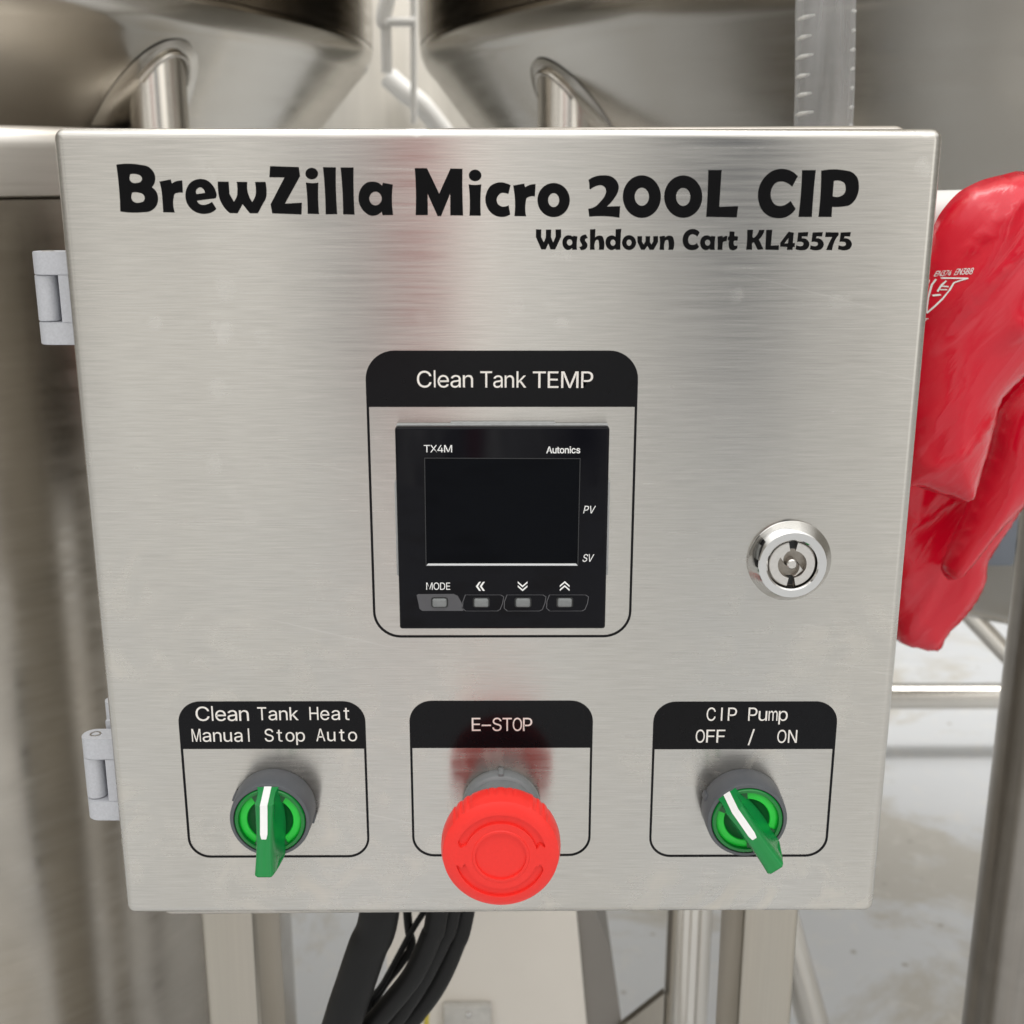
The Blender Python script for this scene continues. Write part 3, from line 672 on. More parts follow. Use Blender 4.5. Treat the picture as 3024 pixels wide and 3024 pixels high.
SUBTITLE = [[1211,25377,1387,25371,1384,25131,1470,24959,1532,25113,1538,25368,1709,25369,1704,25132,1776,24959,1855,25144,1850,25371,2032,25375,2035,25144,1846,24735,1692,24735,1618,24922,1535,24735,1389,24734,1210,25131],[2413,25144,2431,25175,2570,25150,2566,25121,2562,25091,2558,25061,2556,25032,2553,25002,2551,24972,2550,24931,2549,24890,2550,24849,2551,24808,2554,24766,2558,24725,2410,24723,2399,24781,2390,24771,2380,24763,2370,24755,2359,24747,2348,24741,2336,24735,2323,24729,2308,24723,2294,24719,2279,24716,2263,24715,2248,24715,2229,24719,2211,24726,2193,24736,2176,24748,2161,24761,2147,24774,2131,24792,2118,24811,2107,24832,2098,24853,2090,24875,2084,24898,2080,24920,2078,24943,2077,24966,2078,24989,2081,25011,2087,25033,2094,25054,2102,25074,2113,25094,2125,25112,2139,25129,2155,25144,2171,25156,2189,25167,2207,25175,2227,25182,2247,25187,2267,25190,2282,25190,2297,25189,2312,25187,2327,25184,2342,25180,2356,25175,2366,25171,2376,25167,2385,25162,2395,25156,2404,25150],[2403,24960,2401,24938,2395,24917,2384,24898,2371,24882,2354,24871,2335,24863,2316,24861,2296,24863,2277,24871,2260,24882,2246,24898,2236,24917,2229,24938,2226,24959,2228,24981,2234,25002,2245,25021,2258,25037,2275,25048,2294,25056,2313,25058,2333,25056,2352,25048,2369,25037,2383,25021,2393,25002,2400,24981],[2846,25212,2909,25093,2898,25094,2887,25094,2877,25093,2867,25091,2857,25087,2848,25083,2841,25078,2834,25073,2827,25067,2821,25061,2817,25054,2814,25046,2813,25036,2816,25027,2820,25018,2826,25008,2832,24999,2837,24991,2845,24979,2855,24968,2864,24957,2874,24946,2883,24935,2889,24923,2894,24909,2897,24895,2899,24880,2900,24865,2899,24851,2897,24836,2892,24820,2885,24804,2877,24789,2866,24774,2854,24761,2841,24750,2829,24741,2815,24734,2800,24728,2785,24723,2769,24719,2754,24716,2742,24715,2731,24714,2719,24713,2708,24713,2696,24714,2684,24715,2628,24818,2639,24817,2650,24817,2661,24819,2670,24822,2680,24825,2689,24830,2697,24835,2704,24842,2711,24849,2717,24856,2721,24864,2723,24873,2723,24882,2720,24890,2715,24899,2710,24907,2705,24915,2700,24923,2691,24937,2682,24951,2673,24965,2664,24979,2656,24994,2650,25009,2647,25025,2645,25042,2644,25059,2645,25075,2648,25092,2653,25107,2660,25122,2669,25137,2681,25150,2693,25161,2707,25172,2721,25181,2731,25186,2741,25191,2751,25195,2762,25198,2773,25201,2783,25203,2794,25206,2804,25208,2815,25209,2825,25211,2836,25211],[2976,25375,3152,25384,3144,25114,3154,25124,3165,25134,3176,25142,3187,25150,3200,25157,3212,25163,3226,25168,3241,25173,3255,25176,3270,25179,3285,25180,3300,25179,3316,25177,3332,25174,3348,25169,3363,25163,3377,25155,3389,25145,3399,25133,3407,25119,3412,25104,3417,25089,3422,25074,3426,25059,3441,25005,3451,24951,3455,24896,3454,24840,3448,24783,3436,24725,3271,24725,3277,24767,3280,24809,3281,24850,3279,24891,3274,24932,3267,24972,3265,24981,3264,24990,3263,24999,3261,25008,3258,25017,3253,25024,3248,25029,3242,25034,3236,25039,3229,25042,3222,25045,3215,25046,3205,25045,3196,25042,3187,25037,3179,25030,3172,25023,3165,25015,3158,25006,3153,24995,3149,24983,3146,24971,3144,24959,3141,24948,3133,24912,3129,24875,3128,24838,3130,24801,3136,24763,3145,24725,2983,24725],[3811,25378,3996,25393,3991,25323,3987,25253,3983,25183,3981,25113,3979,25043,3978,24973,3978,24931,3978,24890,3979,24849,3979,24808,3980,24767,3982,24726,3826,24723,3819,24763,3809,24755,3800,24749,3789,24743,3779,24737,3768,24732,3757,24728,3745,24724,3732,24721,3720,24718,3707,24716,3694,24715,3681,24716,3663,24718,3645,24724,3627,24731,3610,24741,3594,24751,3579,24763,3562,24778,3547,24795,3534,24813,3522,24833,3512,24853,3503,24874,3497,24894,3492,24914,3489,24935,3487,24956,3487,24976,3488,24997,3491,25018,3496,25039,3503,25059,3511,25079,3521,25097,3534,25114,3546,25127,3559,25138,3573,25148,3588,25157,3604,25165,3621,25172,3635,25176,3649,25180,3664,25183,3679,25185,3694,25185,3708,25184,3727,25181,3745,25177,3763,25170,3780,25161,3797,25151,3813,25139],[3815,24952,3813,24930,3808,24909,3798,24890,3786,24874,3770,24863,3753,24855,3735,24853,3717,24855,3699,24863,3683,24874,3670,24890,3660,24909,3653,24929,3651,24951,3652,24973,3658,24994,3667,25013,3680,25029,3695,25040,3712,25048,3730,25050,3749,25048,3766,25040,3782,25029,3795,25013,3806,24994,3812,24973],[4490,24954,4488,24917,4481,24881,4468,24847,4450,24815,4427,24787,4400,24762,4370,24743,4337,24729,4302,24720,4266,24717,4230,24720,4195,24729,4161,24743,4130,24762,4102,24787,4078,24815,4058,24847,4043,24881,4034,24917,4030,24954,4032,24991,4040,25027,4053,25061,4071,25093,4093,25121,4120,25145,4150,25165,4183,25179,4218,25188,4254,25191,4290,25188,4325,25179,4359,25165,4390,25146,4418,25121,4442,25093,4462,25062,4476,25027,4486,24991],[4342,24952,4341,24930,4335,24909,4326,24890,4313,24875,4298,24863,4281,24855,4263,24853,4244,24855,4227,24863,4211,24875,4198,24890,4187,24909,4181,24930,4178,24952,4180,24974,4185,24994,4194,25013,4207,25029,4222,25041,4239,25048,4258,25050,4276,25048,4293,25041,4309,25029,4323,25013,4333,24995,4339,24974],[4528,25160,4679,25160,4682,24985,4738,24893,4798,24998,4793,25158,4944,25158,4939,24985,4993,24889,5052,24998,5045,25158,5202,25160,5205,24973,5071,24724,4939,24723,4863,24850,4774,24723,4660,24726,4533,24973],[5249,25152,5420,25173,5434,25119,5444,25129,5453,25138,5464,25146,5475,25154,5486,25160,5498,25165,5510,25169,5523,25173,5535,25175,5548,25176,5561,25177,5574,25176,5592,25175,5610,25173,5628,25170,5646,25164,5662,25156,5676,25146,5684,25135,5691,25124,5697,25111,5701,25098,5705,25085,5710,25072,5727,25016,5737,24960,5740,24902,5737,24844,5727,24784,5710,24724,5552,24724,5558,24768,5562,24812,5562,24856,5560,24900,5554,24943,5545,24986,5544,24994,5543,25003,5542,25012,5540,25021,5536,25029,5531,25035,5525,25038,5518,25040,5511,25042,5504,25042,5497,25042,5490,25041,5480,25039,5471,25035,5463,25030,5455,25024,5447,25017,5441,25010,5435,25001,5431,24991,5428,24981,5426,24970,5424,24959,5421,24948,5414,24912,5409,24875,5408,24838,5409,24800,5412,24762,5419,24724,5261,24724,5266,24761,5269,24798,5272,24836,5273,24873,5273,24911,5272,24948,5271,24982,5268,25016,5265,25050,5261,25084,5255,25118],[6558,25271,6482,25149,6471,25159,6459,25169,6447,25179,6434,25187,6421,25195,6407,25201,6395,25207,6382,25212,6370,25216,6357,25219,6344,25222,6331,25222,6315,25221,6299,25218,6284,25213,6270,25206,6256,25198,6244,25189,6231,25177,6220,25163,6211,25147,6204,25131,6198,25114,6193,25097,6190,25081,6188,25064,6188,25048,6189,25031,6191,25014,6195,24998,6199,24982,6205,24967,6212,24951,6220,24937,6230,24923,6242,24912,6253,24904,6266,24896,6278,24891,6292,24886,6305,24882,6319,24880,6332,24879,6345,24879,6357,24879,6370,24881,6383,24884,6395,24887,6411,24893,6426,24899,6441,24907,6455,24917,6468,24927,6481,24939,6552,24819,6540,24802,6527,24787,6513,24773,6498,24760,6481,24749,6464,24739,6446,24731,6428,24725,6409,24721,6390,24718,6371,24716,6351,24714,6328,24713,6304,24714,6280,24716,6257,24720,6234,24725,6211,24733,6187,24743,6163,24756,6140,24771,6119,24787,6099,24806,6081,24825,6064,24849,6050,24874,6038,24901,6028,24929,6020,24957,6015,24986,6011,25010,6010,25035,6009,25060,6011,25085,6014,25109,6019,25134,6027,25163,6037,25191,6049,25219,6064,25246,6081,25271,6101,25293,6120,25311,6141,25328,6163,25343,6187,25356,6211,25367,6236,25376,6259,25381,6281,25385,6305,25387,6328,25388,6351,25387,6375,25384,6395,25381,6415,25376,6434,25370,6454,25362,6472,25353,6490,25343,6503,25333,6515,25322,6527,25311,6538,25299,6548,25285],[6927,25134,6948,25173,7078,25146,7073,25114,7069,25081,7066,25048,7064,25015,7062,24982,7061,24949,7061,24912,7062,24874,7064,24837,7066,24799,7070,24762,7074,24724,6920,24724,6905,24770,6896,24761,6887,24752,6877,24745,6866,24738,6855,24732,6844,24727,6830,24722,6816,24718,6801,24716,6786,24715,6771,24715,6756,24717,6736,24721,6718,24729,6700,24738,6683,24750,6667,24762,6652,24776,6636,24795,6623,24817,6612,24839,6603,24863,6597,24888,6592,24912,6589,24933,6587,24953,6587,24974,6589,24995,6592,25015,6597,25035,6604,25055,6612,25074,6622,25093,6633,25110,6647,25126,6662,25140,6678,25152,6695,25161,6714,25169,6734,25176,6753,25180,6774,25183,6788,25184,6803,25184,6818,25184,6833,25182,6848,25179,6862,25175,6874,25170,6885,25164,6896,25158,6907,25151,6917,25143],[6920,24953,6919,24931,6913,24911,6903,24893,6890,24878,6874,24866,6855,24859,6836,24856,6816,24859,6797,24866,6780,24877,6765,24893,6754,24911,6746,24931,6743,24953,6744,24974,6750,24994,6760,25013,6773,25028,6789,25039,6808,25047,6827,25049,6847,25047,6866,25039,6883,25028,6898,25013,6909,24995,6917,24974],[7147,25146,7306,25173,7319,25119,7330,25128,7342,25136,7354,25143,7366,25149,7379,25155,7393,25159,7405,25162,7417,25164,7429,25165,7442,25166,7455,25166,7468,25165,7451,24996,7437,24999,7424,25000,7412,25000,7399,24999,7387,24996,7375,24992,7368,24990,7360,24986,7353,24983,7346,24979,7340,24974,7335,24968,7330,24960,7328,24951,7327,24941,7327,24932,7327,24922,7326,24912,7323,24881,7321,24850,7321,24819,7322,24788,7324,24756,7327,24724,7166,24724,7168,24762,7168,24799,7168,24837,7168,24874,7167,24912,7165,24949,7163,24982,7161,25015,7158,25048,7155,25081,7151,25114],[7534,25312,7691,25303,7698,25159,7815,25155,7806,25021,7690,25017,7684,24997,7680,24977,7679,24957,7680,24938,7683,24919,7689,24900,7692,24893,7694,24886,7697,24878,7700,24872,7704,24865,7710,24861,7716,24857,7722,24855,7728,24854,7735,24854,7742,24853,7748,24853,7760,24853,7771,24854,7781,24857,7792,24860,7803,24864,7813,24869,7809,24777,7799,24766,7789,24756,7778,24748,7767,24740,7755,24733,7742,24727,7728,24722,7714,24717,7699,24714,7684,24712,7669,24711,7654,24712,7639,24714,7624,24718,7609,24722,7595,24728,7582,24736,7570,24746,7561,24757,7553,24769,7548,24783,7543,24797,7539,24812,7535,24826,7527,24859,7522,24892,7520,24925,7522,24959,7527,24993,7535,25027,7487,25029,7492,25134,7534,25161],[8106,25363,8296,25364,8286,25142,8290,25135,8295,25128,8301,25123,8307,25118,8313,25115,8320,25112,8329,25111,8338,25112,8347,25115,8355,25118,8363,25123,8371,25127,8381,25134,8390,25143,8398,25152,8405,25162,8413,25173,8420,25183,8438,25209,8454,25237,8468,25265,8480,25295,8490,25326,8498,25359,8670,25361,8663,25329,8655,25298,8645,25268,8634,25239,8620,25210,8605,25183,8591,25160,8576,25138,8560,25116,8542,25096,8524,25076,8504,25057,8669,24744,8486,24726,8348,24971,8288,24941,8296,24728,8103,24728,8108,24774,8112,24819,8116,24865,8118,24910,8120,24956,8122,25001,8122,25062,8121,25122,8119,25182,8116,25243,8112,25303],[8730,25359,8923,25369,8908,24860,9176,24870,9170,24719,8736,24729],[9465,25306,9632,25272,9622,24943,9689,24941,9691,24820,9628,24815,9620,24724,9444,24724,9448,24818,9220,24825,9213,24951],[9477,25113,9467,24931,9343,24931],[9783,25281,10109,25292,10089,25152,9917,25158,9896,25090,9911,25093,9927,25095,9943,25096,9959,25095,9974,25093,9990,25091,10009,25085,10028,25078,10047,25070,10065,25059,10081,25048,10097,25035,10112,25020,10125,25003,10137,24986,10148,24967,10156,24948,10161,24928,10164,24911,10164,24894,10163,24876,10160,24859,10156,24843,10151,24827,10143,24810,10133,24794,10122,24780,10110,24766,10096,24753,10081,24743,10066,24734,10050,24727,10033,24722,10015,24718,9998,24715,9980,24712,9959,24710,9938,24709,9917,24709,9895,24710,9874,24712,9853,24714,9832,24717,9812,24721,9791,24725,9771,24730,9751,24736,9730,24742,9740,24872,9751,24867,9763,24863,9774,24859,9786,24855,9798,24852,9810,24849,9823,24846,9837,24844,9851,24841,9864,24840,9878,24839,9891,24840,9903,24842,9916,24845,9928,24848,9939,24852,9950,24858,9958,24866,9964,24873,9969,24881,9973,24890,9977,24898,9978,24908,9978,24917,9976,24925,9973,24933,9969,24941,9964,24948,9958,24955,9952,24962,9942,24968,9931,24973,9919,24976,9907,24978,9894,24980,9882,24982,9862,24984,9842,24986,9822,24986,9802,24985,9782,24982,9762,24978],[10255,25281,10581,25292,10562,25152,10389,25158,10369,25091,10384,25094,10400,25095,10416,25096,10432,25095,10447,25094,10463,25091,10482,25086,10501,25078,10520,25070,10538,25060,10554,25048,10570,25035,10585,25020,10599,25003,10611,24986,10621,24967,10629,24948,10635,24928,10637,24911,10638,24894,10637,24877,10634,24860,10630,24843,10624,24827,10617,24811,10607,24795,10596,24780,10584,24766,10570,24754,10555,24743,10540,24734,10524,24728,10507,24722,10489,24718,10472,24715,10454,24712,10433,24710,10412,24709,10391,24709,10370,24710,10348,24712,10327,24715,10307,24717,10286,24721,10265,24725,10245,24730,10225,24736,10204,24743,10213,24872,10225,24867,10236,24863,10248,24859,10260,24855,10272,24852,10284,24849,10297,24847,10311,24844,10324,24841,10338,24840,10351,24839,10365,24841,10377,24842,10389,24845,10402,24848,10413,24853,10423,24859,10432,24866,10438,24873,10443,24881,10447,24890,10450,24899,10452,24908,10452,24917,10450,24925,10447,24933,10443,24941,10438,24949,10432,24956,10426,24962,10416,24969,10405,24973,10393,24976,10380,24979,10367,24980,10355,24982,10335,24985,10315,24986,10295,24986,10275,24985,10255,24982,10235,24979],[10682,25289,11095,25281,11102,25197,11087,25180,11073,25162,11060,25143,11047,25124,11035,25105,11024,25085,11009,25057,10996,25028,10984,24998,10974,24968,10965,24937,10956,24906,10948,24875,10941,24843,10935,24812,10930,24780,10926,24747,10923,24715,10737,24720,10745,24750,10755,24779,10764,24808,10774,24837,10785,24866,10796,24895,10812,24936,10829,24976,10847,25017,10866,25057,10885,25096,10905,25136,10673,25136],[11172,25281,11498,25293,11480,25153,11308,25158,11287,25091,11303,25094,11319,25096,11335,25096,11350,25096,11366,25094,11381,25091,11401,25086,11420,25079,11439,25070,11457,25060,11473,25048,11489,25035,11504,25020,11518,25004,11530,24986,11541,24968,11549,24948,11554,24929,11557,24912,11558,24894,11557,24877,11554,24860,11550,24843,11545,24827,11537,24811,11528,24795,11517,24780,11505,24766,11491,24754,11476,24743,11461,24735,11445,24728,11428,24723,11410,24719,11393,24715,11375,24713,11354,24710,11333,24709,11312,24710,11291,24711,11269,24712,11248,24715,11227,24718,11207,24721,11186,24726,11166,24731,11145,24737,11125,24743,11133,24872,11145,24868,11156,24863,11168,24859,11180,24856,11192,24853,11204,24850,11217,24847,11231,24844,11244,24842,11258,24840,11272,24840,11285,24841,11297,24843,11310,24845,11322,24848,11333,24853,11343,24859,11352,24867,11358,24874,11363,24882,11367,24890,11370,24899,11371,24908,11371,24917,11370,24926,11366,24934,11362,24942,11357,24949,11351,24956,11345,24962,11335,24969,11324,24974,11312,24977,11299,24979,11287,24981,11275,24982,11254,24985,11234,24986,11214,24987,11194,24985,11174,24983,11154,24979]]
TEMP = [[-2508,20172,-2537,20173,-2565,20177,-2591,20185,-2617,20194,-2640,20207,-2662,20222,-2682,20240,-2700,20259,-2717,20281,-2730,20305,-2743,20333,-2752,20361,-2758,20391,-2763,20424,-2764,20458,-2763,20492,-2758,20524,-2752,20555,-2743,20584,-2730,20610,-2717,20634,-2700,20657,-2682,20677,-2662,20694,-2640,20710,-2617,20722,-2591,20731,-2565,20738,-2537,20742,-2508,20745,-2479,20742,-2452,20739,-2426,20731,-2402,20723,-2378,20711,-2357,20695,-2337,20679,-2319,20659,-2305,20637,-2292,20614,-2283,20588,-2277,20560,-2350,20560,-2354,20579,-2362,20596,-2371,20612,-2381,20625,-2394,20637,-2407,20648,-2422,20658,-2438,20666,-2454,20671,-2471,20676,-2489,20678,-2508,20679,-2542,20676,-2574,20667,-2602,20653,-2628,20633,-2650,20608,-2668,20578,-2682,20543,-2690,20502,-2693,20458,-2690,20413,-2682,20373,-2668,20338,-2650,20307,-2628,20282,-2602,20263,-2573,20248,-2542,20241,-2508,20237,-2489,20238,-2471,20241,-2454,20245,-2438,20250,-2422,20258,-2407,20268,-2394,20278,-2381,20291,-2371,20304,-2362,20319,-2354,20337,-2350,20355,-2277,20354,-2283,20327,-2292,20302,-2305,20279,-2319,20257,-2336,20237,-2357,20221,-2378,20206,-2400,20193,-2425,20185,-2452,20177,-2479,20173],[-2197,20179,-2140,20179,-2140,20760,-2197,20760],[-1869,20170,-1908,20174,-1944,20182,-1975,20197,-2004,20217,-2026,20243,-2044,20272,-2058,20306,-2066,20343,-2069,20384,-2067,20425,-2058,20462,-2045,20497,-2027,20526,-2005,20552,-1978,20572,-1947,20588,-1914,20598,-1876,20600,-1853,20599,-1830,20595,-1808,20589,-1786,20580,-1766,20568,-1748,20553,-1731,20534,-1717,20513,-1705,20488,-1696,20460,-1691,20428,-1690,20392,-1690,20364,-2023,20364,-2023,20421,-1727,20421,-1758,20400,-1761,20427,-1765,20451,-1772,20474,-1783,20492,-1795,20509,-1811,20523,-1830,20533,-1852,20538,-1876,20541,-1901,20538,-1923,20533,-1943,20522,-1960,20509,-1973,20492,-1984,20475,-1992,20454,-1998,20432,-1999,20410,-1999,20374,-1997,20345,-1992,20318,-1983,20295,-1971,20276,-1955,20259,-1937,20246,-1917,20237,-1893,20232,-1869,20229,-1852,20231,-1836,20233,-1821,20237,-1809,20243,-1797,20250,-1786,20259,-1776,20269,-1770,20281,-1763,20294,-1696,20279,-1704,20258,-1716,20239,-1730,20222,-1747,20208,-1767,20194,-1789,20183,-1813,20176,-1840,20171],[-1491,20169,-1517,20171,-1542,20176,-1566,20184,-1586,20195,-1604,20211,-1617,20228,-1629,20248,-1636,20271,-1638,20297,-1636,20319,-1631,20339,-1623,20355,-1612,20370,-1599,20381,-1584,20390,-1568,20398,-1550,20405,-1531,20410,-1511,20413,-1490,20417,-1471,20420,-1446,20423,-1426,20425,-1408,20428,-1394,20430,-1382,20432,-1373,20436,-1367,20442,-1363,20448,-1361,20458,-1361,20461,-1362,20477,-1365,20491,-1371,20504,-1379,20515,-1389,20524,-1401,20532,-1416,20537,-1433,20541,-1451,20542,-1471,20541,-1488,20537,-1504,20532,-1517,20525,-1529,20518,-1539,20509,-1548,20499,-1554,20489,-1559,20479,-1625,20498,-1614,20522,-1599,20542,-1583,20558,-1565,20571,-1543,20582,-1522,20590,-1499,20595,-1477,20599,-1453,20600,-1437,20600,-1421,20597,-1403,20594,-1385,20590,-1367,20583,-1350,20573,-1334,20562,-1320,20547,-1309,20530,-1300,20509,-1295,20483,-1292,20454,-1292,20179,-1360,20179,-1360,20236,-1365,20236,-1371,20226,-1379,20216,-1388,20206,-1399,20196,-1414,20188,-1430,20180,-1448,20175,-1468,20171],[-1480,20228,-1455,20230,-1434,20235,-1415,20244,-1399,20253,-1386,20267,-1376,20281,-1368,20297,-1363,20313,-1361,20330,-1361,20387,-1365,20384,-1371,20381,-1380,20378,-1389,20376,-1400,20374,-1412,20372,-1423,20370,-1435,20369,-1446,20366,-1475,20363,-1490,20361,-1506,20358,-1521,20353,-1534,20347,-1545,20340,-1556,20331,-1562,20321,-1567,20308,-1568,20294,-1567,20281,-1563,20269,-1557,20258,-1549,20249,-1538,20241,-1525,20236,-1512,20232,-1496,20229],[-1151,20428,-1151,20179,-1220,20179,-1220,20594,-1153,20594,-1153,20493,-1165,20493,-1149,20528,-1131,20556,-1108,20575,-1082,20589,-1054,20597,-1024,20600,-996,20598,-970,20592,-947,20583,-927,20569,-910,20551,-896,20531,-886,20505,-880,20476,-878,20442,-878,20179,-946,20179,-946,20436,-950,20467,-958,20492,-972,20512,-991,20527,-1015,20536,-1043,20539,-1063,20538,-1081,20534,-1098,20526,-1114,20516,-1126,20504,-1138,20489,-1145,20470,-1150,20451],[-633,20664,-633,20726,-234,20726,-234,20664,-400,20664,-400,20173,-466,20173,-466,20664],[-64,20163,-87,20166,-110,20170,-132,20179,-151,20189,-167,20205,-180,20222,-190,20242,-196,20264,-198,20290,-196,20312,-192,20332,-185,20348,-174,20362,-163,20373,-149,20383,-134,20390,-117,20397,-100,20402,-81,20405,-62,20409,-45,20412,-22,20415,-3,20417,13,20419,27,20422,37,20424,45,20428,52,20434,55,20440,57,20450,57,20452,56,20468,53,20482,47,20495,40,20506,31,20515,19,20523,6,20528,-10,20531,-26,20532,-45,20531,-60,20528,-75,20523,-87,20516,-98,20508,-107,20500,-115,20490,-122,20480,-126,20470,-187,20489,-177,20513,-163,20532,-148,20549,-131,20562,-111,20572,-92,20580,-71,20586,-50,20589,-28,20590,-14,20590,2,20588,18,20584,35,20580,52,20574,67,20564,82,20553,94,20538,104,20520,113,20500,118,20475,120,20445,120,20173,58,20173,58,20230,53,20230,47,20220,40,20210,32,20200,22,20190,8,20182,-6,20174,-23,20169,-42,20166],[-53,20222,-30,20224,-11,20228,7,20237,22,20247,34,20260,43,20274,51,20290,55,20305,57,20323,57,20379,53,20376,47,20373,39,20371,31,20368,20,20366,10,20364,0,20362,-12,20361,-22,20359,-48,20355,-62,20353,-77,20350,-90,20346,-103,20339,-113,20333,-123,20324,-129,20314,-133,20301,-134,20287,-133,20274,-130,20262,-124,20251,-116,20243,-106,20235,-95,20230,-82,20225,-68,20223],[250,20419,250,20173,187,20173,187,20584,248,20584,248,20484,238,20485,252,20519,269,20546,289,20566,313,20579,339,20588,367,20590,393,20589,417,20582,438,20573,456,20559,472,20542,485,20521,495,20496,500,20467,502,20433,502,20173,439,20173,439,20428,436,20458,428,20483,415,20503,397,20518,376,20527,350,20530,331,20529,314,20525,299,20517,284,20507,273,20495,262,20480,255,20462,251,20442],[646,20322,646,20403,657,20403,826,20584,905,20584,722,20389,715,20389],[586,20173,586,20725,650,20725,650,20173],[836,20173,685,20375,730,20421,917,20173],[1135,20657,1135,20720,1575,20720,1575,20657,1392,20657,1392,20162,1319,20162,1319,20657],[1638,20162,1638,20720,1995,20720,1995,20657,1712,20657,1712,20475,1975,20475,1975,20413,1712,20413,1712,20224,1998,20224,1998,20162],[2091,20162,2091,20720,2196,20720,2339,20367,2343,20358,2348,20348,2351,20336,2365,20296,2369,20282,2374,20268,2378,20254,2383,20239,2388,20227,2391,20215,2374,20215,2386,20252,2400,20294,2405,20308,2409,20322,2414,20335,2418,20347,2422,20358,2425,20367,2567,20720,2673,20719,2673,20161,2599,20161,2599,20480,2599,20520,2600,20534,2600,20550,2600,20566,2602,20614,2603,20662,2610,20662,2604,20645,2598,20627,2592,20610,2574,20559,2568,20543,2563,20529,2557,20514,2552,20501,2548,20490,2544,20480,2414,20161,2350,20161,2217,20481,2214,20490,2209,20501,2204,20513,2188,20557,2183,20574,2176,20591,2170,20609,2164,20626,2158,20645,2151,20663,2159,20663,2160,20618,2161,20569,2162,20521,2162,20507,2162,20493,2162,20481,2162,20162],[2766,20161,2766,20719,2966,20719,3008,20716,3046,20708,3077,20695,3104,20678,3126,20657,3143,20633,3155,20604,3163,20575,3165,20543,3163,20510,3155,20480,3143,20452,3126,20428,3104,20406,3077,20388,3046,20375,3008,20367,2966,20365,2822,20365,2822,20427,2964,20427,2991,20429,3016,20433,3037,20442,3054,20453,3068,20467,3078,20484,3085,20501,3090,20521,3091,20543,3090,20564,3085,20583,3078,20602,3068,20617,3054,20631,3037,20643,3016,20650,2991,20656,2963,20657,2840,20657,2840,20161]]
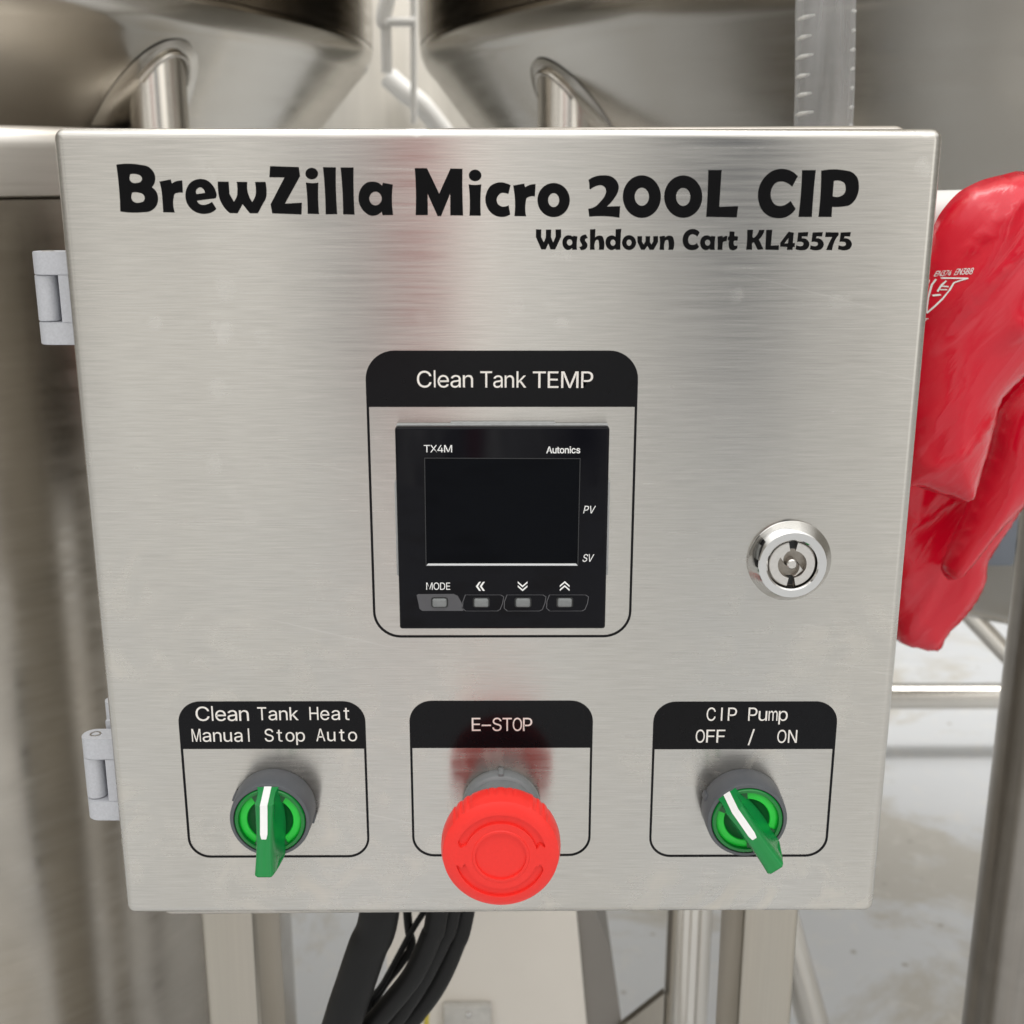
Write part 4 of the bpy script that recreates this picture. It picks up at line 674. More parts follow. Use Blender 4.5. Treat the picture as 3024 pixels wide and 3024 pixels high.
HEAT = [[-10776,7947,-10804,7949,-10833,7953,-10859,7961,-10886,7970,-10910,7983,-10932,7998,-10952,8016,-10971,8035,-10988,8057,-11002,8082,-11014,8109,-11023,8137,-11030,8167,-11035,8200,-11036,8234,-11035,8268,-11030,8301,-11023,8331,-11014,8360,-11002,8386,-10988,8410,-10971,8433,-10952,8453,-10932,8470,-10910,8486,-10886,8498,-10859,8508,-10833,8514,-10804,8518,-10776,8520,-10746,8518,-10718,8515,-10692,8507,-10667,8498,-10643,8486,-10621,8471,-10601,8454,-10583,8435,-10568,8413,-10556,8390,-10546,8363,-10540,8336,-10614,8336,-10619,8355,-10627,8371,-10636,8388,-10646,8401,-10659,8413,-10673,8424,-10687,8434,-10704,8441,-10721,8447,-10738,8451,-10756,8454,-10776,8455,-10810,8452,-10842,8443,-10871,8429,-10897,8409,-10920,8384,-10939,8354,-10952,8319,-10960,8279,-10964,8234,-10960,8189,-10952,8149,-10939,8114,-10920,8084,-10897,8058,-10871,8039,-10841,8024,-10810,8017,-10776,8013,-10756,8014,-10738,8016,-10721,8021,-10704,8026,-10687,8034,-10673,8044,-10659,8053,-10646,8067,-10636,8080,-10627,8095,-10619,8113,-10614,8130,-10540,8130,-10546,8103,-10556,8077,-10568,8054,-10583,8032,-10600,8013,-10621,7996,-10643,7981,-10666,7969,-10691,7960,-10718,7953,-10746,7948],[-10458,7954,-10401,7954,-10401,8535,-10458,8535],[-10124,7945,-10164,7948,-10201,7957,-10233,7972,-10261,7992,-10284,8018,-10303,8047,-10316,8081,-10324,8119,-10328,8159,-10326,8200,-10316,8237,-10304,8272,-10285,8301,-10262,8327,-10235,8347,-10204,8363,-10170,8372,-10132,8375,-10108,8373,-10085,8370,-10062,8363,-10040,8355,-10019,8343,-10001,8327,-9984,8309,-9969,8288,-9957,8262,-9948,8234,-9943,8202,-9941,8166,-9941,8139,-10281,8139,-10281,8196,-9979,8196,-10011,8175,-10014,8201,-10018,8225,-10025,8248,-10037,8267,-10049,8283,-10065,8298,-10085,8308,-10107,8313,-10132,8315,-10157,8313,-10179,8308,-10199,8297,-10217,8284,-10230,8267,-10242,8250,-10250,8229,-10256,8207,-10257,8185,-10257,8149,-10254,8119,-10250,8093,-10241,8070,-10228,8050,-10212,8034,-10194,8021,-10173,8012,-10149,8006,-10124,8004,-10107,8005,-10090,8007,-10076,8012,-10063,8017,-10050,8025,-10040,8034,-10030,8043,-10023,8055,-10016,8069,-9948,8053,-9956,8032,-9968,8014,-9983,7996,-10000,7982,-10021,7969,-10042,7958,-10068,7950,-10095,7946],[-9739,7943,-9766,7945,-9791,7950,-9815,7959,-9836,7970,-9854,7985,-9868,8003,-9879,8022,-9886,8045,-9889,8072,-9886,8094,-9882,8113,-9874,8130,-9862,8144,-9850,8155,-9833,8165,-9817,8172,-9799,8179,-9780,8184,-9759,8188,-9738,8191,-9719,8194,-9694,8197,-9673,8199,-9655,8202,-9640,8204,-9628,8206,-9619,8210,-9612,8216,-9609,8222,-9606,8232,-9606,8234,-9608,8251,-9611,8265,-9617,8278,-9625,8289,-9635,8298,-9648,8306,-9663,8311,-9680,8314,-9698,8316,-9719,8315,-9736,8311,-9752,8306,-9766,8299,-9777,8292,-9788,8283,-9797,8273,-9804,8263,-9808,8253,-9876,8272,-9864,8296,-9850,8316,-9832,8332,-9814,8345,-9792,8356,-9770,8364,-9747,8369,-9725,8373,-9700,8374,-9684,8374,-9667,8371,-9649,8368,-9631,8364,-9612,8357,-9595,8347,-9579,8336,-9565,8321,-9554,8303,-9545,8282,-9539,8257,-9536,8228,-9536,7953,-9605,7953,-9605,8010,-9611,8010,-9617,8000,-9625,7990,-9634,7980,-9645,7970,-9660,7962,-9676,7954,-9695,7949,-9715,7945],[-9728,8002,-9703,8004,-9681,8009,-9661,8017,-9645,8027,-9632,8040,-9621,8055,-9613,8071,-9609,8086,-9606,8104,-9606,8161,-9611,8158,-9617,8154,-9626,8152,-9635,8150,-9647,8148,-9658,8146,-9670,8144,-9682,8142,-9694,8140,-9722,8137,-9738,8135,-9754,8132,-9769,8127,-9783,8121,-9795,8114,-9805,8105,-9812,8096,-9816,8082,-9817,8068,-9816,8055,-9813,8043,-9806,8032,-9798,8023,-9786,8016,-9774,8010,-9760,8006,-9744,8003],[-9393,8201,-9393,7952,-9463,7952,-9463,8368,-9395,8368,-9395,8267,-9406,8267,-9390,8302,-9372,8329,-9349,8349,-9323,8362,-9294,8371,-9263,8373,-9234,8372,-9208,8365,-9185,8356,-9164,8342,-9147,8324,-9132,8303,-9122,8278,-9116,8249,-9114,8215,-9114,7952,-9184,7952,-9184,8209,-9187,8240,-9195,8265,-9210,8285,-9230,8300,-9254,8309,-9283,8313,-9303,8312,-9322,8307,-9339,8300,-9355,8290,-9367,8278,-9379,8262,-9387,8244,-9392,8224],[-8795,8433,-8795,8491,-8469,8491,-8469,8433,-8604,8433,-8604,7977,-8659,7977,-8659,8433],[-8269,7968,-8292,7970,-8314,7974,-8335,7982,-8353,7992,-8370,8006,-8382,8022,-8392,8040,-8398,8061,-8400,8086,-8398,8106,-8394,8124,-8387,8139,-8377,8152,-8365,8162,-8351,8171,-8337,8178,-8321,8184,-8304,8190,-8286,8193,-8268,8196,-8250,8199,-8228,8202,-8210,8204,-8194,8206,-8181,8208,-8171,8210,-8163,8214,-8157,8219,-8154,8225,-8152,8234,-8152,8236,-8153,8251,-8156,8264,-8161,8276,-8168,8286,-8177,8294,-8188,8302,-8201,8307,-8216,8310,-8232,8311,-8250,8310,-8266,8307,-8280,8302,-8292,8295,-8302,8288,-8311,8280,-8319,8271,-8325,8262,-8329,8253,-8389,8270,-8379,8292,-8365,8311,-8350,8326,-8334,8338,-8315,8348,-8296,8355,-8276,8360,-8256,8363,-8234,8364,-8220,8364,-8205,8362,-8189,8359,-8173,8355,-8157,8349,-8141,8340,-8127,8330,-8115,8316,-8105,8300,-8097,8280,-8092,8257,-8090,8230,-8090,7977,-8151,7977,-8151,8029,-8156,8029,-8161,8020,-8168,8011,-8176,8002,-8186,7993,-8199,7985,-8213,7978,-8229,7973,-8247,7970],[-8259,8022,-8236,8024,-8217,8028,-8200,8036,-8186,8045,-8174,8057,-8165,8070,-8158,8086,-8154,8100,-8152,8116,-8152,8168,-8156,8165,-8161,8162,-8169,8160,-8177,8158,-8187,8156,-8197,8154,-8207,8152,-8218,8151,-8228,8149,-8253,8146,-8268,8144,-8282,8141,-8295,8137,-8307,8131,-8317,8125,-8326,8117,-8332,8108,-8336,8096,-8337,8083,-8336,8070,-8333,8059,-8327,8049,-8320,8041,-8310,8034,-8299,8029,-8287,8025,-8273,8023],[-7950,8205,-7950,7976,-8011,7976,-8011,8358,-7952,8358,-7952,8265,-7962,8265,-7948,8298,-7932,8323,-7911,8341,-7888,8353,-7863,8361,-7836,8363,-7810,8362,-7787,8356,-7767,8348,-7749,8335,-7734,8319,-7721,8300,-7712,8277,-7707,8249,-7705,8218,-7705,7976,-7766,7976,-7766,8213,-7769,8241,-7776,8264,-7789,8283,-7806,8297,-7828,8305,-7853,8308,-7871,8307,-7887,8303,-7902,8296,-7916,8287,-7928,8276,-7938,8261,-7945,8244,-7949,8226],[-7574,8113,-7574,8189,-7563,8189,-7399,8358,-7322,8358,-7500,8176,-7507,8176],[-7632,7975,-7632,8489,-7570,8489,-7570,7975],[-7389,7975,-7536,8163,-7493,8206,-7310,7975],[-6912,7982,-6912,8496,-6859,8496,-6859,8274,-6640,8274,-6640,8496,-6586,8496,-6586,7982,-6640,7982,-6640,8217,-6859,8217,-6859,7982],[-6346,7974,-6380,7977,-6411,7985,-6438,7998,-6462,8017,-6481,8040,-6497,8067,-6509,8099,-6515,8133,-6518,8170,-6516,8208,-6509,8242,-6498,8274,-6482,8302,-6463,8325,-6440,8344,-6414,8358,-6385,8367,-6353,8369,-6332,8368,-6313,8365,-6294,8359,-6275,8351,-6258,8340,-6242,8326,-6228,8309,-6215,8289,-6206,8266,-6198,8240,-6193,8211,-6192,8177,-6192,8152,-6479,8152,-6479,8205,-6224,8205,-6251,8186,-6253,8210,-6257,8232,-6263,8253,-6272,8270,-6283,8285,-6297,8299,-6313,8308,-6332,8313,-6353,8315,-6374,8313,-6392,8308,-6410,8298,-6424,8285,-6436,8270,-6446,8254,-6452,8235,-6457,8215,-6458,8195,-6458,8161,-6456,8134,-6452,8110,-6445,8089,-6434,8070,-6421,8055,-6405,8043,-6388,8035,-6367,8030,-6346,8028,-6332,8029,-6318,8031,-6305,8035,-6295,8040,-6284,8047,-6275,8055,-6267,8064,-6261,8076,-6255,8088,-6198,8074,-6205,8054,-6214,8037,-6227,8021,-6242,8008,-6259,7996,-6277,7986,-6299,7979,-6322,7975],[-5985,7972,-6008,7974,-6030,7978,-6052,7986,-6070,7996,-6086,8010,-6098,8026,-6108,8044,-6114,8066,-6116,8090,-6114,8110,-6110,8128,-6103,8143,-6093,8157,-6082,8167,-6068,8176,-6054,8183,-6037,8189,-6020,8194,-6002,8197,-5984,8200,-5967,8203,-5945,8206,-5926,8208,-5910,8210,-5897,8212,-5887,8214,-5879,8218,-5873,8223,-5870,8229,-5868,8238,-5868,8240,-5869,8255,-5872,8269,-5877,8281,-5884,8291,-5893,8299,-5904,8306,-5917,8311,-5932,8314,-5949,8315,-5967,8314,-5982,8311,-5996,8306,-6008,8300,-6018,8293,-6027,8285,-6035,8276,-6041,8267,-6045,8257,-6105,8275,-6095,8297,-6082,8315,-6067,8330,-6051,8342,-6031,8352,-6012,8359,-5992,8364,-5972,8367,-5951,8368,-5936,8368,-5921,8366,-5905,8363,-5889,8359,-5873,8353,-5858,8344,-5844,8334,-5832,8320,-5821,8304,-5813,8285,-5808,8261,-5806,8234,-5806,7981,-5867,7981,-5867,8033,-5872,8033,-5877,8024,-5884,8015,-5892,8006,-5902,7997,-5915,7989,-5929,7982,-5946,7977,-5964,7974],[-5975,8026,-5953,8028,-5933,8032,-5916,8040,-5902,8050,-5890,8062,-5881,8075,-5874,8090,-5870,8104,-5868,8120,-5868,8173,-5872,8170,-5877,8167,-5885,8165,-5893,8163,-5903,8161,-5913,8159,-5923,8157,-5934,8155,-5945,8153,-5970,8150,-5984,8148,-5998,8145,-6011,8141,-6023,8135,-6033,8129,-6042,8121,-6049,8112,-6053,8100,-6054,8087,-6053,8075,-6050,8064,-6043,8054,-6036,8045,-6026,8038,-6015,8033,-6003,8029,-5989,8027],[-5472,8363,-5472,8310,-5672,8310,-5672,8363],[-5612,8455,-5551,8455,-5551,8079,-5549,8064,-5546,8051,-5540,8042,-5532,8036,-5520,8032,-5506,8031,-5501,8031,-5496,8031,-5491,8032,-5485,8033,-5479,8034,-5474,8035,-5463,7982,-5469,7980,-5476,7978,-5484,7977,-5492,7977,-5500,7976,-5508,7976,-5538,7979,-5564,7987,-5585,8001,-5600,8021,-5609,8045,-5612,8074],[-11236,7125,-11236,7635,-11177,7635,-11096,7313,-11094,7305,-11092,7296,-11090,7285,-11082,7249,-11079,7236,-11077,7223,-11074,7210,-11072,7197,-11069,7186,-11067,7175,-11077,7175,-11070,7209,-11062,7247,-11059,7260,-11057,7272,-11054,7284,-11052,7295,-11050,7305,-11048,7313,-10968,7635,-10909,7635,-10909,7125,-10950,7125,-10950,7417,-10950,7453,-10949,7466,-10949,7480,-10949,7495,-10949,7539,-10948,7583,-10944,7583,-10947,7567,-10951,7551,-10954,7535,-10964,7489,-10967,7474,-10971,7461,-10974,7448,-10976,7436,-10979,7426,-10981,7417,-11054,7125,-11090,7125,-11165,7417,-11167,7426,-11170,7436,-11172,7447,-11181,7487,-11184,7502,-11188,7518,-11192,7534,-11195,7550,-11199,7567,-11202,7583,-11198,7583,-11197,7542,-11197,7498,-11196,7454,-11196,7441,-11196,7428,-11196,7417,-11196,7125],[-10714,7116,-10737,7118,-10759,7122,-10780,7130,-10798,7140,-10814,7154,-10826,7170,-10836,7188,-10842,7209,-10844,7233,-10842,7253,-10838,7271,-10831,7286,-10821,7299,-10810,7309,-10796,7318,-10782,7325,-10766,7331,-10749,7336,-10731,7339,-10713,7342,-10696,7345,-10674,7348,-10656,7350,-10640,7352,-10627,7354,-10617,7356,-10609,7360,-10603,7365,-10600,7371,-10598,7380,-10598,7382,-10599,7397,-10602,7410,-10607,7422,-10614,7432,-10623,7440,-10634,7447,-10647,7452,-10662,7455,-10678,7456,-10696,7455,-10711,7452,-10725,7447,-10737,7441,-10747,7434,-10756,7426,-10764,7417,-10770,7408,-10774,7399,-10833,7416,-10823,7438,-10810,7456,-10795,7471,-10779,7483,-10760,7493,-10741,7500,-10721,7505,-10701,7508,-10680,7509,-10666,7509,-10651,7507,-10635,7504,-10619,7500,-10603,7494,-10587,7485,-10573,7475,-10561,7461,-10551,7445,-10543,7426,-10538,7403,-10536,7376,-10536,7125,-10597,7125,-10597,7177,-10602,7177,-10607,7168,-10614,7159,-10622,7150,-10632,7141,-10645,7133,-10659,7126,-10675,7121,-10693,7118],[-10704,7170,-10682,7172,-10663,7176,-10646,7184,-10632,7193,-10620,7205,-10611,7218,-10604,7233,-10600,7247,-10598,7263,-10598,7315,-10602,7312,-10607,7309,-10615,7307,-10623,7305,-10633,7303,-10643,7301,-10653,7299,-10664,7298,-10674,7296,-10699,7293,-10713,7291,-10727,7288,-10740,7284,-10752,7278,-10762,7272,-10771,7264,-10777,7255,-10781,7243,-10782,7230,-10781,7218,-10778,7207,-10772,7197,-10765,7189,-10755,7182,-10744,7177,-10732,7173,-10718,7171],[-10399,7351,-10399,7124,-10460,7124,-10460,7503,-10401,7503,-10401,7411,-10411,7411,-10397,7443,-10381,7468,-10361,7486,-10338,7498,-10313,7506,-10286,7508,-10261,7507,-10238,7501,-10218,7493,-10200,7480,-10185,7464,-10172,7445,-10163,7422,-10158,7395,-10156,7364,-10156,7124,-10217,7124,-10217,7359,-10220,7387,-10227,7410,-10240,7428,-10257,7442,-10278,7450,-10303,7453,-10321,7452,-10337,7448,-10352,7441,-10366,7432,-10377,7421,-10387,7407,-10394,7390,-10398,7372],[-9949,7118,-9973,7120,-9996,7125,-10016,7134,-10034,7146,-10049,7162,-10062,7182,-10071,7205,-10077,7232,-10078,7262,-10078,7503,-10017,7503,-10017,7267,-10015,7240,-10007,7217,-9994,7198,-9977,7184,-9956,7176,-9931,7173,-9913,7174,-9897,7178,-9882,7185,-9868,7194,-9857,7206,-9848,7220,-9841,7236,-9836,7255,-9835,7276,-9835,7503,-9773,7503,-9773,7123,-9833,7123,-9833,7215,-9824,7215,-9837,7183,-9854,7158,-9874,7140,-9897,7128,-9922,7120],[-9567,7113,-9590,7115,-9612,7119,-9633,7127,-9651,7137,-9667,7151,-9679,7167,-9689,7185,-9695,7206,-9697,7230,-9695,7250,-9691,7268,-9684,7283,-9674,7296,-9663,7306,-9649,7316,-9635,7323,-9619,7329,-9602,7334,-9584,7337,-9566,7340,-9549,7343,-9527,7346,-9509,7348,-9493,7350,-9480,7352,-9470,7354,-9462,7358,-9456,7363,-9453,7369,-9451,7378,-9451,7380,-9452,7395,-9455,7408,-9460,7420,-9467,7430,-9476,7438,-9487,7445,-9500,7450,-9515,7453,-9531,7454,-9549,7453,-9564,7450,-9578,7445,-9590,7439,-9600,7432,-9609,7424,-9617,7415,-9623,7406,-9627,7397,-9686,7414,-9676,7436,-9663,7454,-9648,7469,-9632,7481,-9613,7491,-9594,7498,-9574,7503,-9554,7506,-9533,7507,-9519,7507,-9504,7505,-9488,7502,-9472,7498,-9456,7492,-9441,7483,-9427,7473,-9415,7459,-9405,7443,-9397,7424,-9392,7401,-9390,7374,-9390,7122,-9450,7122,-9450,7174,-9455,7174,-9460,7165,-9467,7156,-9475,7147,-9485,7138,-9498,7130,-9512,7123,-9528,7118,-9546,7115],[-9557,7167,-9535,7169,-9516,7173,-9499,7181,-9485,7190,-9473,7202,-9464,7215,-9457,7230,-9453,7244,-9451,7260,-9451,7313,-9455,7309,-9460,7306,-9468,7304,-9476,7302,-9486,7300,-9496,7298,-9506,7296,-9517,7295,-9527,7293,-9552,7290,-9566,7288,-9580,7285,-9593,7281,-9605,7275,-9615,7269,-9624,7261,-9630,7252,-9634,7240,-9635,7227,-9634,7215,-9631,7204,-9625,7194,-9618,7186,-9608,7179,-9597,7174,-9585,7170,-9571,7168],[-9186,7121,-9136,7121,-9136,7652,-9186,7652],[-8419,7120,-8451,7122,-8479,7128,-8504,7138,-8527,7151,-8545,7168,-8560,7188,-8572,7210,-8580,7236,-8583,7264,-8525,7264,-8521,7245,-8516,7229,-8508,7215,-8497,7204,-8484,7194,-8470,7187,-8453,7181,-8436,7178,-8419,7177,-8399,7178,-8381,7182,-8364,7188,-8349,7197,-8336,7207,-8326,7219,-8318,7233,-8313,7249,-8311,7266,-8313,7280,-8316,7294,-8323,7305,-8332,7315,-8343,7323,-8355,7331,-8369,7336,-8384,7342,-8400,7347,-8454,7364,-8489,7378,-8518,7394,-8541,7413,-8558,7437,-8567,7464,-8571,7495,-8569,7522,-8562,7547,-8551,7570,-8536,7589,-8517,7605,-8495,7619,-8471,7629,-8444,7635,-8416,7637,-8388,7635,-8361,7629,-8337,7619,-8316,7605,-8298,7589,-8283,7571,-8272,7549,-8265,7525,-8262,7501,-8319,7501,-8323,7524,-8334,7543,-8350,7559,-8369,7571,-8392,7578,-8418,7581,-8436,7579,-8453,7576,-8469,7570,-8482,7562,-8494,7552,-8503,7540,-8510,7527,-8513,7514,-8515,7499,-8513,7482,-8509,7468,-8501,7457,-8491,7448,-8480,7439,-8467,7432,-8454,7426,-8442,7421,-8429,7417,-8383,7403,-8370,7399,-8356,7394,-8341,7389,-8327,7381,-8313,7373,-8299,7363,-8288,7351,-8277,7338,-8267,7324,-8261,7306,-8257,7287,-8256,7266,-8258,7239,-8264,7214,-8275,7192,-8289,7171,-8308,7153,-8331,7140,-8357,7129,-8386,7122],[-7946,7501,-7946,7450,-8141,7450,-8141,7501],[-8083,7592,-8023,7592,-8023,7224,-8022,7210,-8019,7197,-8013,7188,-8005,7182,-7993,7178,-7979,7177,-7974,7177,-7969,7177,-7965,7178,-7959,7179,-7953,7180,-7948,7181,-7937,7130,-7943,7128,-7950,7126,-7958,7125,-7965,7125,-7973,7124,-7981,7124,-8011,7127,-8035,7135,-8056,7149,-8071,7168,-8080,7191,-8083,7219],[-7658,7119,-7690,7122,-7718,7130,-7743,7143,-7766,7162,-7786,7184,-7801,7211,-7812,7241,-7819,7275,-7822,7311,-7819,7349,-7812,7383,-7801,7414,-7786,7440,-7766,7463,-7743,7481,-7718,7495,-7690,7503,-7658,7505,-7626,7503,-7598,7495,-7572,7481,-7549,7463,-7530,7440,-7515,7414,-7504,7383,-7496,7349,-7494,7311,-7496,7275,-7504,7241,-7515,7211,-7530,7184,-7549,7162,-7572,7143,-7598,7130,-7626,7122],[-7658,7172,-7636,7175,-7616,7181,-7599,7192,-7585,7206,-7573,7223,-7564,7242,-7557,7264,-7554,7288,-7553,7311,-7554,7336,-7557,7359,-7564,7381,-7573,7401,-7585,7418,-7599,7432,-7616,7443,-7636,7450,-7658,7452,-7680,7450,-7700,7443,-7717,7432,-7731,7418,-7742,7401,-7752,7381,-7758,7359,-7761,7336,-7763,7311,-7761,7288,-7758,7264,-7752,7242,-7742,7223,-7731,7206,-7717,7192,-7700,7181,-7680,7175],[-7441,6986,-7441,7499,-7384,7499,-7384,7440,-7378,7440,-7373,7448,-7366,7457,-7359,7467,-7350,7476,-7339,7485,-7326,7493,-7310,7499,-7291,7503,-7270,7504,-7241,7502,-7213,7494,-7188,7482,-7167,7463,-7148,7441,-7133,7415,-7122,7383,-7115,7350,-7113,7312,-7115,7275,-7122,7240,-7133,7209,-7147,7182,-7166,7160,-7188,7142,-7212,7129,-7240,7120,-7270,7118,-7290,7119,-7309,7123,-7324,7130,-7338,7138,-7350,7147,-7358,7157,-7366,7167,-7372,7176,-7378,7184,-7382,7184,-7382,6986],[-7279,7173,-7257,7175,-7238,7180,-7221,7191,-7207,7205,-7195,7222,-7185,7241,-7178,7263,-7175,7287,-7174,7312,-7175,7338,-7178,7362,-7185,7383,-7194,7403,-7206,7420,-7220,7432,-7238,7443,-7256,7449,-7279,7451,-7300,7449,-7319,7443,-7336,7433,-7350,7421,-7362,7404,-7371,7385,-7378,7364,-7382,7339,-7383,7312,-7382,7286,-7378,7262,-7371,7240,-7361,7220,-7350,7203,-7335,7190,-7318,7180,-7300,7175],[-6703,7138,-6568,7639,-6513,7639,-6375,7138,-6425,7138,-6504,7435,-6510,7456,-6515,7479,-6521,7504,-6528,7534,-6536,7569,-6545,7609,-6535,7609,-6544,7568,-6552,7534,-6559,7503,-6565,7478,-6570,7455,-6575,7435,-6653,7138],[-6634,7278,-6634,7334,-6444,7334,-6444,7278],[-6174,7132,-6198,7134,-6220,7139,-6240,7148,-6258,7160,-6273,7176,-6285,7195,-6294,7218,-6300,7245,-6301,7274,-6301,7510,-6241,7510,-6241,7279,-6239,7253,-6231,7230,-6218,7211,-6202,7197,-6181,7190,-6156,7187,-6139,7188,-6123,7191,-6108,7198,-6094,7207,-6084,7219,-6075,7233,-6068,7249,-6063,7267,-6062,7288,-6062,7510,-6002,7510,-6002,7137,-6060,7137,-6060,7228,-6051,7228,-6064,7196,-6081,7172,-6100,7154,-6123,7142,-6148,7134],[-5671,7510,-5671,7458,-5866,7458,-5866,7510],[-5807,7600,-5747,7600,-5747,7233,-5746,7218,-5743,7205,-5738,7197,-5730,7191,-5718,7187,-5704,7186,-5699,7186,-5694,7186,-5689,7187,-5683,7188,-5678,7189,-5673,7190,-5662,7138,-5668,7137,-5675,7135,-5682,7134,-5690,7134,-5698,7133,-5706,7133,-5736,7136,-5760,7143,-5781,7157,-5796,7177,-5805,7200,-5807,7228],[-5376,7128,-5407,7131,-5436,7139,-5461,7151,-5484,7170,-5504,7193,-5519,7219,-5530,7250,-5537,7283,-5540,7320,-5537,7357,-5530,7392,-5519,7422,-5504,7449,-5484,7471,-5461,7490,-5436,7504,-5407,7512,-5376,7514,-5344,7512,-5316,7504,-5289,7490,-5267,7471,-5248,7449,-5233,7422,-5221,7392,-5214,7357,-5212,7320,-5214,7283,-5221,7250,-5233,7219,-5248,7193,-5267,7170,-5289,7151,-5316,7139,-5344,7131],[-5376,7181,-5354,7184,-5334,7190,-5317,7201,-5303,7214,-5290,7231,-5282,7251,-5275,7273,-5271,7296,-5270,7320,-5271,7344,-5275,7368,-5282,7390,-5290,7409,-5303,7427,-5317,7441,-5334,7452,-5354,7459,-5376,7461,-5398,7459,-5418,7452,-5435,7441,-5449,7427,-5460,7409,-5470,7390,-5475,7368,-5479,7344,-5481,7320,-5479,7296,-5475,7273,-5470,7251,-5460,7231,-5449,7214,-5435,7201,-5418,7190,-5398,7184]]
STOP = [[-1025,7534,-1025,8054,-707,8054,-707,7995,-959,7995,-959,7826,-724,7826,-724,7768,-959,7768,-959,7592,-703,7592,-703,7534],[-324,7783,-324,7725,-662,7725,-662,7783],[-103,7524,-136,7526,-165,7532,-191,7542,-215,7556,-234,7574,-249,7594,-261,7617,-269,7644,-273,7673,-213,7673,-209,7653,-204,7637,-195,7623,-184,7610,-171,7600,-156,7593,-139,7587,-122,7584,-103,7583,-83,7584,-64,7588,-47,7594,-31,7603,-18,7613,-7,7627,1,7641,6,7657,8,7675,6,7690,3,7704,-5,7715,-14,7726,-25,7734,-38,7742,-52,7748,-68,7754,-84,7759,-140,7777,-175,7791,-206,7807,-229,7828,-247,7852,-257,7881,-260,7912,-258,7941,-251,7966,-239,7990,-224,8010,-205,8027,-182,8041,-157,8051,-130,8057,-101,8059,-71,8057,-44,8051,-19,8041,3,8027,21,8010,36,7991,48,7968,56,7944,58,7918,0,7918,-5,7943,-16,7962,-32,7979,-52,7991,-76,7998,-102,8001,-122,7999,-139,7996,-155,7990,-169,7982,-181,7972,-190,7959,-197,7946,-201,7932,-203,7916,-201,7899,-196,7885,-188,7874,-178,7863,-166,7854,-153,7847,-140,7841,-127,7836,-114,7832,-67,7817,-53,7813,-38,7808,-23,7802,-8,7794,6,7786,20,7776,32,7763,43,7750,53,7735,59,7716,64,7697,65,7675,63,7647,57,7622,45,7598,30,7577,11,7558,-13,7544,-39,7533,-69,7526],[99,7993,99,8051,436,8051,436,7993,296,7993,296,7532,240,7532,240,7993],[639,7524,620,7525,602,7529,585,7536,568,7544,552,7557,538,7571,525,7587,513,7606,501,7626,493,7649,484,7674,478,7701,474,7728,471,7759,470,7790,471,7822,474,7853,478,7881,484,7908,493,7932,501,7955,513,7976,525,7995,538,8011,552,8025,568,8036,585,8046,602,8052,620,8056,639,8058,659,8056,677,8052,694,8046,711,8036,727,8025,741,8011,754,7995,766,7976,777,7955,786,7932,794,7908,800,7881,804,7853,807,7822,808,7790,807,7759,804,7728,800,7701,794,7674,786,7649,777,7626,766,7606,754,7587,741,7571,727,7557,711,7544,694,7536,677,7529,659,7525],[639,7585,661,7587,682,7595,701,7609,718,7627,733,7650,745,7678,754,7711,760,7749,761,7790,760,7832,754,7870,745,7904,733,7931,718,7955,701,7973,682,7986,661,7993,639,7997,617,7993,597,7985,578,7973,560,7955,546,7931,534,7903,525,7870,519,7832,517,7790,519,7749,525,7711,534,7678,546,7651,560,7627,578,7609,597,7595,617,7587],[842,7530,842,8050,1011,8050,1047,8047,1079,8040,1105,8027,1128,8011,1147,7992,1161,7969,1171,7943,1178,7915,1180,7886,1178,7855,1171,7827,1161,7801,1147,7778,1128,7758,1105,7742,1079,7729,1047,7722,1011,7720,889,7720,889,7777,1009,7777,1033,7779,1054,7784,1071,7792,1086,7802,1097,7815,1106,7830,1112,7847,1116,7865,1117,7886,1116,7905,1112,7923,1106,7941,1097,7955,1086,7967,1071,7978,1054,7986,1033,7991,1008,7992,905,7992,905,7530]]
